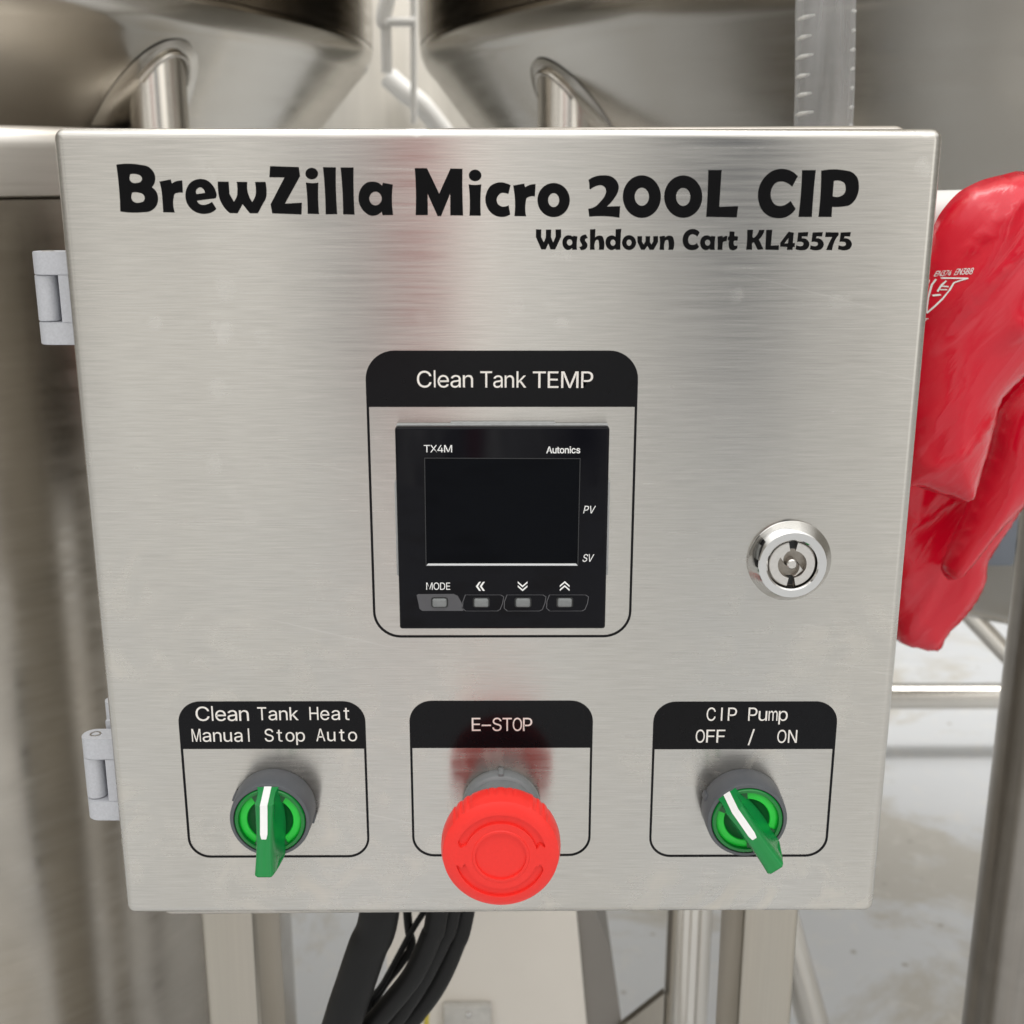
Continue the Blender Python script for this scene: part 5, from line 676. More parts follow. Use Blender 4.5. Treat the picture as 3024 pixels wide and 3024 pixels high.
PUMP = [[7696,7915,7677,7916,7658,7920,7640,7927,7623,7935,7607,7948,7593,7962,7579,7978,7567,7997,7556,8017,7547,8040,7538,8065,7532,8092,7528,8119,7525,8150,7524,8181,7525,8213,7528,8244,7532,8272,7538,8299,7547,8323,7556,8346,7567,8367,7579,8385,7593,8402,7607,8416,7623,8427,7640,8437,7658,8443,7677,8447,7696,8449,7715,8447,7733,8444,7751,8437,7767,8428,7783,8417,7798,8403,7811,8388,7823,8369,7832,8349,7841,8327,7847,8303,7851,8277,7802,8277,7799,8295,7794,8310,7788,8325,7781,8338,7773,8349,7764,8359,7754,8368,7743,8375,7732,8380,7721,8384,7708,8387,7696,8388,7673,8384,7652,8376,7633,8363,7615,8345,7600,8321,7588,8294,7579,8261,7574,8223,7572,8181,7574,8140,7579,8103,7588,8070,7600,8042,7615,8018,7633,8000,7652,7986,7673,7979,7696,7976,7708,7977,7721,7979,7732,7983,7743,7989,7754,7996,7764,8005,7773,8014,7781,8026,7788,8039,7794,8053,7799,8069,7802,8085,7851,8085,7847,8060,7841,8036,7832,8015,7823,7995,7811,7976,7798,7961,7783,7947,7768,7935,7752,7927,7733,7920,7715,7916],[8046,7921,8102,7921,8102,8441,8046,8441],[8298,7921,8298,8440,8462,8440,8496,8437,8527,8430,8553,8418,8575,8401,8593,8382,8607,8359,8617,8333,8623,8305,8625,8276,8623,8245,8617,8218,8607,8191,8593,8169,8575,8148,8553,8132,8527,8120,8496,8112,8462,8110,8343,8110,8343,8168,8460,8168,8482,8170,8503,8174,8520,8182,8534,8192,8545,8205,8554,8221,8559,8237,8563,8255,8564,8276,8563,8295,8559,8314,8554,8331,8545,8345,8534,8357,8520,8369,8503,8376,8482,8381,8459,8382,8359,8382,8359,7921],[9043,7919,9043,8439,9207,8439,9242,8436,9273,8428,9298,8416,9320,8400,9338,8380,9352,8358,9362,8331,9368,8304,9370,8274,9368,8244,9362,8216,9352,8190,9338,8167,9320,8147,9298,8130,9273,8118,9242,8111,9207,8109,9089,8109,9089,8166,9205,8166,9228,8168,9248,8172,9265,8180,9279,8191,9290,8204,9299,8219,9305,8236,9308,8254,9309,8274,9308,8294,9305,8312,9299,8329,9290,8344,9279,8356,9265,8367,9248,8374,9228,8379,9204,8380,9104,8380,9104,7919],[9553,7913,9528,7915,9505,7920,9484,7930,9466,7942,9451,7958,9437,7979,9428,8002,9422,8030,9421,8060,9421,8305,9483,8305,9483,8065,9485,8038,9494,8014,9507,7995,9524,7981,9546,7972,9571,7969,9590,7970,9606,7975,9621,7982,9636,7991,9647,8003,9656,8017,9663,8034,9668,8053,9669,8075,9669,8305,9731,8305,9731,7918,9671,7918,9671,8012,9680,8012,9667,7980,9650,7954,9629,7936,9606,7923,9580,7915],[9782,7918,9782,8305,9821,8305,9821,8219,9818,8219,9822,8238,9827,8256,9834,8271,9842,8283,9851,8293,9860,8301,9870,8308,9880,8311,9890,8312,9907,8309,9922,8300,9935,8286,9945,8267,9952,8244,9957,8219,9951,8219,9955,8236,9960,8253,9967,8268,9976,8281,9985,8291,9996,8300,10007,8307,10019,8311,10032,8312,10046,8311,10059,8306,10071,8297,10082,8286,10092,8271,10100,8252,10106,8231,10109,8207,10110,8178,10110,7918,10070,7918,10070,8177,10068,8202,10063,8222,10055,8237,10044,8247,10033,8253,10020,8254,10009,8253,10000,8250,9991,8244,9984,8236,9977,8226,9972,8214,9969,8200,9966,8186,9966,8170,9966,7918,9926,7918,9926,8183,9925,8203,9920,8221,9912,8235,9903,8246,9891,8252,9877,8254,9868,8253,9859,8250,9851,8244,9842,8236,9836,8226,9830,8213,9825,8197,9823,8180,9822,8161,9822,7918],[10152,7771,10152,8304,10210,8304,10210,8243,10216,8243,10220,8251,10227,8260,10234,8270,10244,8279,10255,8288,10267,8298,10284,8304,10302,8308,10324,8309,10353,8307,10380,8299,10405,8285,10427,8266,10445,8244,10461,8216,10471,8183,10478,8149,10480,8110,10478,8071,10471,8035,10461,8003,10446,7975,10428,7952,10405,7933,10381,7920,10354,7911,10324,7909,10303,7910,10285,7914,10269,7921,10255,7929,10244,7938,10235,7949,10227,7959,10221,7968,10216,7977,10212,7977,10212,7771],[10315,7965,10336,7967,10356,7973,10372,7984,10387,7999,10398,8016,10408,8036,10415,8059,10419,8083,10420,8110,10419,8136,10415,8161,10408,8183,10399,8204,10388,8221,10373,8234,10356,8246,10337,8252,10315,8254,10293,8252,10274,8246,10257,8235,10244,8222,10231,8205,10222,8185,10216,8163,10212,8137,10211,8110,10212,8082,10216,8058,10222,8034,10232,8014,10244,7996,10258,7983,10275,7973,10293,7967],[7328,7043,7309,7044,7291,7048,7275,7055,7258,7063,7243,7075,7229,7090,7216,7106,7204,7124,7193,7144,7184,7167,7176,7192,7171,7218,7166,7246,7163,7276,7163,7307,7163,7339,7166,7369,7171,7398,7176,7424,7184,7448,7193,7471,7204,7492,7216,7510,7229,7526,7243,7541,7258,7552,7275,7561,7291,7567,7309,7571,7328,7573,7346,7571,7364,7567,7381,7561,7397,7552,7413,7541,7426,7526,7439,7510,7451,7492,7461,7471,7471,7448,7478,7424,7484,7398,7488,7369,7491,7339,7492,7307,7491,7276,7488,7246,7484,7218,7478,7192,7471,7167,7461,7144,7451,7124,7439,7106,7426,7090,7413,7075,7397,7063,7381,7055,7364,7048,7346,7044],[7328,7104,7349,7106,7369,7114,7387,7127,7404,7145,7418,7168,7430,7196,7439,7228,7445,7266,7446,7307,7445,7349,7439,7387,7430,7420,7418,7447,7404,7471,7387,7489,7369,7502,7349,7509,7328,7512,7306,7509,7286,7501,7267,7489,7251,7471,7237,7447,7224,7419,7216,7387,7211,7349,7208,7307,7211,7266,7216,7228,7224,7196,7237,7169,7251,7145,7267,7127,7286,7114,7306,7106],[7547,7049,7547,7565,7860,7565,7860,7507,7613,7507,7613,7331,7837,7331,7837,7273,7613,7273,7613,7049],[7923,7048,7923,7564,8237,7564,8237,7507,7989,7507,7989,7330,8213,7330,8213,7272,7989,7272,7989,7048],[9314,7587,9140,6943,9080,6943,9253,7587],[10316,7028,10297,7029,10280,7033,10263,7040,10246,7048,10231,7060,10217,7074,10204,7090,10192,7109,10182,7129,10173,7151,10165,7177,10159,7203,10155,7230,10152,7261,10151,7292,10152,7324,10155,7354,10159,7382,10165,7409,10173,7433,10182,7456,10192,7477,10204,7495,10217,7511,10231,7525,10246,7537,10263,7546,10280,7552,10297,7556,10316,7558,10335,7556,10352,7552,10369,7546,10386,7537,10401,7525,10415,7511,10428,7495,10440,7477,10450,7456,10459,7433,10467,7409,10472,7382,10477,7354,10480,7324,10480,7292,10480,7261,10477,7230,10472,7203,10467,7177,10459,7151,10450,7129,10440,7109,10428,7090,10415,7074,10401,7060,10386,7048,10369,7040,10352,7033,10335,7029],[10316,7088,10337,7090,10358,7099,10376,7112,10392,7130,10407,7152,10419,7181,10427,7213,10433,7251,10435,7292,10433,7334,10427,7371,10419,7405,10407,7432,10392,7456,10376,7474,10358,7487,10337,7494,10316,7497,10294,7494,10275,7486,10256,7474,10239,7456,10225,7432,10213,7404,10204,7371,10199,7334,10197,7292,10199,7251,10204,7213,10213,7181,10225,7153,10239,7130,10256,7112,10275,7099,10294,7090],[10546,7034,10546,7550,10608,7550,10778,7219,10783,7210,10787,7199,10794,7187,10801,7173,10807,7158,10814,7142,10821,7125,10828,7108,10836,7090,10828,7089,10827,7107,10826,7125,10825,7143,10824,7162,10823,7178,10823,7193,10823,7232,10823,7550,10876,7550,10876,7034,10814,7034,10662,7328,10656,7341,10649,7355,10642,7369,10635,7385,10627,7402,10618,7420,10586,7492,10595,7494,10597,7423,10598,7402,10599,7384,10599,7366,10599,7351,10599,7339,10599,7329,10599,7034]]
CTRL_MODEL = [[-2535,18297,-2535,18325,-2332,18325,-2332,18297,-2417,18297,-2417,18075,-2450,18075,-2450,18297],[-2322,18075,-2217,18215,-2217,18191,-2316,18325,-2276,18325,-2237,18272,-2232,18265,-2228,18258,-2223,18253,-2220,18247,-2217,18242,-2213,18237,-2210,18231,-2207,18225,-2203,18219,-2209,18219,-2205,18225,-2201,18231,-2198,18237,-2195,18242,-2191,18247,-2188,18252,-2183,18258,-2179,18265,-2174,18272,-2134,18325,-2096,18325,-2194,18193,-2194,18216,-2091,18075,-2130,18075,-2177,18139,-2182,18145,-2186,18151,-2190,18156,-2193,18161,-2196,18166,-2199,18171,-2202,18176,-2206,18182,-2210,18189,-2202,18189,-2206,18183,-2209,18177,-2212,18172,-2216,18167,-2219,18162,-2222,18157,-2226,18151,-2230,18145,-2235,18139,-2283,18075],[-2079,18127,-2079,18153,-1970,18325,-1936,18325,-2042,18157,-2042,18155,-1882,18155,-1882,18127],[-1951,18075,-1951,18135,-1951,18147,-1951,18231,-1919,18231,-1919,18075],[-1853,18075,-1853,18325,-1804,18325,-1738,18167,-1737,18163,-1735,18158,-1733,18153,-1727,18135,-1724,18129,-1722,18123,-1720,18116,-1718,18110,-1716,18104,-1714,18099,-1722,18099,-1717,18116,-1710,18134,-1708,18141,-1706,18147,-1704,18153,-1702,18158,-1700,18163,-1699,18167,-1633,18325,-1585,18325,-1585,18075,-1619,18075,-1619,18218,-1619,18235,-1618,18242,-1618,18249,-1618,18256,-1617,18278,-1617,18299,-1614,18299,-1616,18291,-1619,18284,-1622,18276,-1630,18253,-1633,18246,-1635,18239,-1638,18233,-1640,18227,-1642,18222,-1644,18218,-1704,18075,-1733,18075,-1795,18218,-1796,18222,-1798,18227,-1800,18233,-1808,18252,-1810,18260,-1814,18267,-1816,18275,-1819,18283,-1822,18292,-1825,18299,-1821,18299,-1821,18279,-1820,18258,-1820,18236,-1820,18230,-1820,18223,-1820,18218,-1820,18075]]
CTRL_PV = [[2863,15939,2921,16202,2999,16202,3015,16200,3029,16197,3040,16191,3049,16182,3055,16173,3059,16161,3061,16148,3061,16134,3058,16119,3054,16103,3048,16089,3040,16076,3031,16065,3020,16054,3008,16046,2995,16040,2979,16036,2962,16035,2906,16035,2913,16064,2968,16064,2979,16065,2989,16067,2998,16071,3006,16077,3013,16083,3018,16091,3023,16099,3027,16109,3029,16119,3031,16129,3031,16138,3031,16147,3028,16154,3024,16160,3019,16166,3011,16170,3002,16172,2991,16173,2944,16173,2892,15939],[3123,15939,3097,16202,3127,16202,3141,16045,3142,16036,3143,16024,3143,16010,3144,15994,3145,15976,3146,15955,3140,15955,3150,15976,3159,15994,3167,16010,3174,16024,3179,16036,3185,16045,3266,16202,3296,16202,3156,15939]]
CTRL_SV = [[2936,14199,2921,14200,2908,14204,2897,14209,2888,14216,2881,14225,2876,14236,2873,14248,2872,14262,2874,14276,2902,14276,2901,14266,2902,14258,2904,14251,2908,14244,2913,14239,2919,14235,2926,14232,2934,14230,2942,14230,2952,14230,2961,14233,2970,14236,2978,14240,2985,14246,2992,14253,2997,14260,3002,14268,3004,14277,3005,14285,3005,14293,3003,14298,3000,14304,2996,14308,2991,14312,2985,14315,2978,14319,2971,14321,2948,14330,2933,14338,2921,14346,2912,14357,2907,14369,2905,14384,2907,14400,2911,14415,2918,14428,2926,14441,2935,14451,2946,14459,2958,14467,2971,14472,2984,14475,2998,14476,3011,14475,3023,14472,3033,14467,3042,14459,3049,14451,3054,14441,3056,14429,3057,14417,3055,14403,3028,14403,3029,14416,3026,14426,3020,14435,3013,14441,3002,14445,2990,14446,2981,14445,2973,14444,2965,14440,2957,14436,2951,14431,2945,14425,2940,14418,2937,14410,2934,14402,2933,14394,2934,14386,2936,14380,2940,14375,2944,14370,2949,14367,2955,14363,2960,14361,2966,14359,2986,14351,2992,14349,2998,14346,3005,14343,3010,14339,3016,14335,3021,14330,3026,14323,3029,14316,3032,14308,3033,14299,3033,14289,3031,14277,3027,14263,3021,14250,3013,14238,3003,14227,2992,14217,2980,14210,2966,14204,2952,14200],[3105,14204,3085,14473,3114,14472,3124,14313,3125,14303,3126,14290,3126,14276,3127,14260,3127,14241,3128,14220,3122,14220,3132,14241,3140,14260,3148,14277,3155,14291,3160,14302,3166,14313,3245,14472,3274,14472,3137,14204]]
CTRL_MODE = [[-2542,13187,-2542,13447,-2502,13447,-2447,13282,-2446,13278,-2444,13274,-2443,13268,-2437,13250,-2436,13243,-2434,13236,-2432,13230,-2430,13223,-2429,13217,-2427,13212,-2434,13212,-2429,13229,-2424,13249,-2422,13255,-2420,13261,-2419,13267,-2417,13273,-2416,13278,-2414,13282,-2360,13447,-2320,13447,-2320,13187,-2348,13187,-2348,13335,-2348,13354,-2348,13360,-2348,13368,-2348,13375,-2347,13398,-2347,13420,-2344,13420,-2346,13412,-2348,13404,-2351,13396,-2358,13372,-2360,13364,-2362,13358,-2364,13351,-2366,13345,-2368,13340,-2369,13335,-2419,13187,-2443,13187,-2494,13336,-2495,13340,-2497,13345,-2499,13351,-2505,13371,-2507,13379,-2509,13387,-2512,13395,-2514,13404,-2516,13412,-2519,13420,-2516,13420,-2516,13399,-2515,13377,-2515,13354,-2515,13348,-2515,13341,-2515,13336,-2515,13187],[-2191,13183,-2202,13183,-2212,13185,-2223,13189,-2233,13193,-2242,13199,-2250,13206,-2258,13215,-2265,13224,-2271,13234,-2277,13245,-2281,13258,-2285,13271,-2288,13285,-2289,13301,-2290,13316,-2289,13332,-2288,13348,-2285,13362,-2281,13375,-2277,13387,-2271,13399,-2265,13409,-2258,13419,-2250,13427,-2242,13434,-2233,13439,-2223,13444,-2212,13447,-2202,13449,-2191,13450,-2179,13449,-2169,13447,-2159,13444,-2149,13439,-2140,13434,-2131,13427,-2123,13418,-2116,13409,-2110,13398,-2105,13387,-2100,13375,-2097,13362,-2094,13347,-2092,13332,-2092,13316,-2092,13300,-2094,13285,-2097,13271,-2100,13258,-2105,13245,-2110,13234,-2116,13224,-2123,13214,-2131,13206,-2140,13199,-2149,13193,-2159,13189,-2169,13185,-2179,13183],[-2191,13214,-2178,13215,-2166,13219,-2155,13225,-2145,13234,-2136,13246,-2129,13260,-2124,13276,-2120,13295,-2120,13316,-2120,13337,-2124,13356,-2129,13373,-2136,13387,-2145,13398,-2155,13408,-2166,13414,-2178,13418,-2191,13419,-2204,13418,-2216,13414,-2227,13408,-2237,13399,-2245,13387,-2253,13373,-2258,13356,-2261,13337,-2262,13316,-2261,13295,-2258,13276,-2253,13260,-2245,13246,-2237,13235,-2227,13225,-2216,13219,-2204,13215],[-1992,13186,-2045,13186,-2045,13215,-1993,13215,-1976,13217,-1961,13221,-1948,13228,-1937,13237,-1929,13248,-1922,13262,-1917,13279,-1914,13296,-1913,13316,-1914,13336,-1917,13354,-1922,13371,-1928,13384,-1937,13396,-1947,13405,-1960,13411,-1975,13416,-1991,13417,-2047,13417,-2047,13446,-1989,13446,-1976,13445,-1964,13444,-1953,13441,-1943,13436,-1933,13430,-1919,13419,-1907,13404,-1898,13386,-1893,13374,-1890,13361,-1888,13347,-1886,13332,-1885,13316,-1886,13301,-1888,13286,-1890,13272,-1894,13259,-1898,13247,-1903,13236,-1910,13225,-1917,13217,-1925,13209,-1934,13202,-1944,13196,-1955,13192,-1966,13189,-1978,13187],[-2033,13446,-2033,13186,-2061,13186,-2061,13446],[-1850,13186,-1850,13446,-1714,13446,-1714,13417,-1822,13417,-1822,13332,-1721,13332,-1721,13303,-1822,13303,-1822,13215,-1712,13215,-1712,13186]]
LOGO = [[1594,18045,1671,18268,1702,18268,1780,18045,1752,18045,1707,18177,1704,18186,1701,18196,1697,18208,1694,18221,1689,18237,1684,18254,1689,18254,1684,18236,1680,18221,1676,18207,1672,18196,1670,18186,1667,18177,1623,18045],[1633,18107,1633,18132,1741,18132,1741,18107],[1855,18043,1845,18044,1836,18046,1827,18050,1820,18055,1814,18062,1808,18071,1805,18081,1802,18093,1802,18106,1802,18211,1827,18211,1827,18108,1828,18096,1831,18086,1837,18078,1844,18072,1852,18068,1863,18067,1870,18067,1877,18069,1883,18072,1889,18076,1893,18081,1897,18087,1900,18094,1902,18103,1903,18112,1903,18211,1928,18211,1928,18045,1903,18045,1903,18085,1907,18085,1902,18071,1895,18060,1886,18052,1877,18047,1866,18044],[2029,18211,2029,18188,1947,18188,1947,18211],[1971,18251,1997,18251,1997,18088,1997,18081,1998,18076,2001,18072,2004,18069,2009,18067,2015,18067,2017,18067,2019,18067,2021,18067,2023,18068,2026,18068,2028,18069,2033,18046,2030,18045,2027,18044,2024,18044,2021,18044,2017,18043,2014,18043,2001,18045,1991,18048,1982,18054,1976,18063,1972,18073,1971,18086],[2118,18041,2104,18043,2092,18046,2081,18052,2071,18060,2062,18070,2055,18082,2050,18096,2047,18110,2046,18127,2047,18143,2050,18159,2055,18172,2062,18184,2071,18194,2081,18202,2092,18208,2104,18212,2118,18213,2132,18212,2145,18208,2156,18202,2166,18194,2174,18184,2181,18172,2186,18158,2189,18143,2190,18127,2189,18110,2186,18096,2181,18082,2174,18070,2166,18060,2156,18052,2145,18046,2132,18043],[2118,18065,2128,18066,2137,18069,2144,18074,2150,18080,2156,18087,2160,18096,2162,18106,2164,18116,2165,18127,2164,18137,2162,18148,2160,18158,2156,18166,2150,18174,2144,18180,2137,18185,2128,18188,2118,18189,2108,18188,2100,18185,2092,18180,2086,18174,2081,18166,2077,18158,2074,18148,2073,18138,2072,18127,2073,18116,2074,18106,2077,18096,2081,18087,2086,18080,2092,18074,2100,18069,2108,18066],[2243,18144,2243,18045,2218,18045,2218,18210,2242,18210,2242,18170,2238,18170,2244,18184,2250,18195,2259,18203,2268,18208,2279,18212,2290,18213,2300,18212,2310,18209,2318,18206,2326,18200,2332,18193,2337,18185,2341,18175,2343,18163,2344,18150,2344,18045,2319,18045,2319,18147,2317,18160,2314,18170,2309,18178,2302,18184,2293,18187,2283,18189,2275,18188,2269,18186,2262,18183,2257,18179,2252,18175,2248,18168,2245,18161,2243,18153],[2383,18045,2383,18210,2408,18210,2408,18045],[2395,18238,2391,18239,2387,18240,2383,18244,2380,18247,2378,18251,2378,18256,2378,18261,2380,18265,2383,18268,2387,18271,2391,18273,2395,18274,2400,18273,2404,18271,2408,18268,2411,18265,2412,18261,2413,18256,2412,18251,2411,18247,2408,18244,2404,18240,2400,18239],[2511,18041,2497,18043,2485,18046,2474,18052,2464,18060,2455,18070,2448,18082,2443,18095,2440,18110,2439,18126,2440,18143,2443,18158,2448,18172,2455,18184,2464,18194,2474,18202,2485,18208,2497,18212,2511,18212,2519,18212,2526,18211,2533,18209,2540,18207,2546,18204,2552,18200,2557,18196,2562,18191,2566,18185,2570,18179,2573,18173,2575,18166,2551,18159,2550,18163,2548,18167,2545,18171,2543,18174,2540,18177,2537,18181,2533,18183,2530,18185,2526,18187,2521,18188,2516,18188,2511,18189,2501,18188,2493,18185,2485,18180,2479,18174,2474,18166,2470,18157,2467,18148,2466,18137,2465,18126,2466,18116,2467,18105,2470,18096,2474,18087,2479,18080,2485,18074,2493,18069,2501,18066,2511,18065,2516,18065,2521,18066,2526,18067,2530,18069,2534,18071,2538,18073,2541,18077,2543,18080,2546,18084,2548,18087,2550,18091,2551,18096,2576,18089,2573,18082,2570,18075,2567,18069,2562,18063,2557,18059,2552,18054,2546,18050,2540,18047,2533,18044,2526,18042,2519,18042],[2664,18041,2653,18042,2643,18043,2635,18046,2627,18050,2620,18055,2614,18061,2609,18068,2605,18077,2603,18086,2627,18091,2630,18083,2634,18076,2640,18071,2647,18067,2655,18065,2663,18064,2674,18065,2682,18068,2690,18072,2695,18077,2698,18083,2699,18090,2699,18095,2697,18100,2694,18104,2689,18107,2683,18110,2676,18112,2650,18119,2637,18123,2626,18128,2618,18135,2612,18144,2609,18153,2608,18164,2609,18173,2611,18182,2615,18190,2621,18196,2628,18202,2636,18206,2645,18210,2655,18212,2666,18212,2676,18212,2685,18210,2694,18207,2701,18203,2707,18198,2712,18193,2716,18186,2720,18179,2723,18171,2699,18166,2697,18172,2694,18177,2689,18183,2683,18187,2675,18189,2666,18190,2657,18189,2649,18187,2643,18183,2638,18178,2634,18172,2633,18166,2634,18160,2636,18155,2640,18151,2645,18147,2651,18145,2660,18142,2683,18136,2697,18132,2707,18126,2715,18119,2721,18111,2724,18102,2726,18091,2725,18082,2722,18073,2718,18065,2712,18058,2705,18052,2696,18047,2686,18044,2675,18042]]
ARROWS = [[-640,13474,-707,13474,-820,13309,-710,13143,-642,13143,-748,13309],[-506,13474,-573,13474,-686,13309,-575,13143,-508,13143,-613,13309],[636,13490,804,13336,972,13490,972,13425,804,13271,636,13425],[636,13348,805,13194,972,13348,972,13283,805,13129,636,13283],[2101,13133,2267,13287,2437,13133,2437,13198,2266,13352,2100,13199],[2099,13276,2266,13429,2436,13275,2435,13340,2265,13494,2098,13341]]
MODEPAD = [[-2882,12992,-2825,13027,-1591,13032,-1452,12960,-1314,12692,-1261,12406,-2697,12408,-2791,12486]]
PAD0 = [[-1199,13001,58,13000,159,12928,125,12690,35,12452,-66,12392,-1193,12394,-1305,12501,-1291,12752],[-1173,12989,34,12986,133,12919,97,12690,9,12463,-91,12407,-1167,12405,-1277,12508,-1263,12749]]
PAD1 = [[249,12999,1529,12998,1631,12926,1599,12688,1511,12450,1410,12390,260,12392,148,12499,159,12750],[275,12988,1505,12984,1605,12917,1571,12688,1485,12460,1386,12405,287,12403,175,12506,187,12747]]
PAD2 = [[1726,12998,3012,12996,3115,12924,3085,12686,2999,12448,2899,12388,1743,12390,1629,12497,1638,12748],[1752,12986,2988,12982,3088,12915,3057,12686,2972,12458,2874,12403,1769,12400,1657,12503,1666,12745]]
SCREEN = [[-2501,17869,2718,17849,2698,14076,-2520,14082]]
SCRLINE = [[-2458,14152,2647,14146,2704,14076,-2520,14082]]
GLOVE_CUFF = [[0.1751,0.9389],[0.1828,0.9378],[0.1937,0.9343],[0.2085,0.9299],[0.2113,0.9397],[0.2138,0.952],[0.2161,0.9658],[0.2172,0.9763],[0.2275,0.9889],[0.244,1.0058],[0.2474,1.0373],[0.2368,1.0651],[0.2181,1.0724],[0.2092,1.071],[0.2009,1.0689],[0.1915,1.0639],[0.1839,1.054],[0.1783,1.0373],[0.1749,1.0102],[0.1737,0.9733]]
GLOVE_PALM = [[0.3098,1.0044],[0.3049,0.9252],[0.2902,0.8963],[0.2802,0.8777],[0.2732,0.8628],[0.2737,0.8548],[0.2698,0.8406],[0.2632,0.8294],[0.2554,0.8202],[0.2514,0.8109],[0.2472,0.8077],[0.2419,0.8082],[0.2247,0.8155],[0.212,0.8529],[0.2091,0.9119],[0.2345,0.9404],[0.2757,0.9865]]
GLOVE_THUMB = [[0.2806,0.9814],[0.2655,0.9693],[0.2545,0.9536],[0.2494,0.927],[0.2409,0.8979],[0.234,0.8775],[0.2326,0.87],[0.2371,0.8639],[0.2432,0.8662],[0.2572,0.8868],[0.2725,0.9074],[0.2898,0.9341]]
GLOVE_MARKS = [[[0.1762,1.0273],[0.1791,1.0287],[0.1789,1.0291],[0.1759,1.0277]],[[0.1791,1.0287],[0.1831,1.0296],[0.183,1.0301],[0.1789,1.0291]],[[0.1831,1.0296],[0.1912,1.0301],[0.1911,1.0305],[0.183,1.0301]],[[0.191,1.0305],[0.1887,1.0295],[0.1889,1.0291],[0.1912,1.0301]],[[0.1887,1.0295],[0.1866,1.0284],[0.1868,1.028],[0.1889,1.0291]],[[0.1865,1.0283],[0.185,1.0252],[0.1855,1.025],[0.1869,1.0281]],[[0.1851,1.0252],[0.183,1.0218],[0.1834,1.0216],[0.1854,1.025]],[[0.183,1.0218],[0.1805,1.0184],[0.1809,1.0181],[0.1834,1.0215]],[[0.1805,1.0184],[0.1784,1.0153],[0.1788,1.015],[0.1809,1.0181]],[[0.1788,1.0152],[0.1788,1.0174],[0.1783,1.0174],[0.1784,1.0152]],[[0.1788,1.0174],[0.1792,1.0216],[0.1788,1.0217],[0.1783,1.0174]],[[0.1792,1.0216],[0.1802,1.0264],[0.1797,1.0265],[0.1788,1.0217]],[[0.1801,1.0264],[0.1814,1.0291],[0.181,1.0293],[0.1797,1.0266]],[[0.1793,1.0287],[0.1778,1.0235],[0.1782,1.0233],[0.1798,1.0286]],[[0.1778,1.0235],[0.1758,1.0184],[0.1762,1.0182],[0.1782,1.0233]],[[0.184,1.029],[0.1824,1.027],[0.1829,1.0266],[0.1844,1.0287]],[[0.1824,1.0269],[0.1813,1.0244],[0.1818,1.0241],[0.1829,1.0267]],[[0.1827,1.0263],[0.185,1.0263],[0.185,1.0268],[0.1827,1.0268]],[[0.1824,1.0249],[0.1846,1.0251],[0.1845,1.0255],[0.1823,1.0253]],[[0.1803,1.0222],[0.1827,1.0228],[0.1825,1.0234],[0.18,1.0228]],[[0.1763,1.0252],[0.1773,1.0255],[0.1771,1.026],[0.1761,1.0257]],[[0.177,1.0258],[0.177,1.0243],[0.1775,1.0242],[0.1775,1.0258]],[[0.1771,1.0245],[0.1761,1.0238],[0.1764,1.0234],[0.1774,1.024]]]
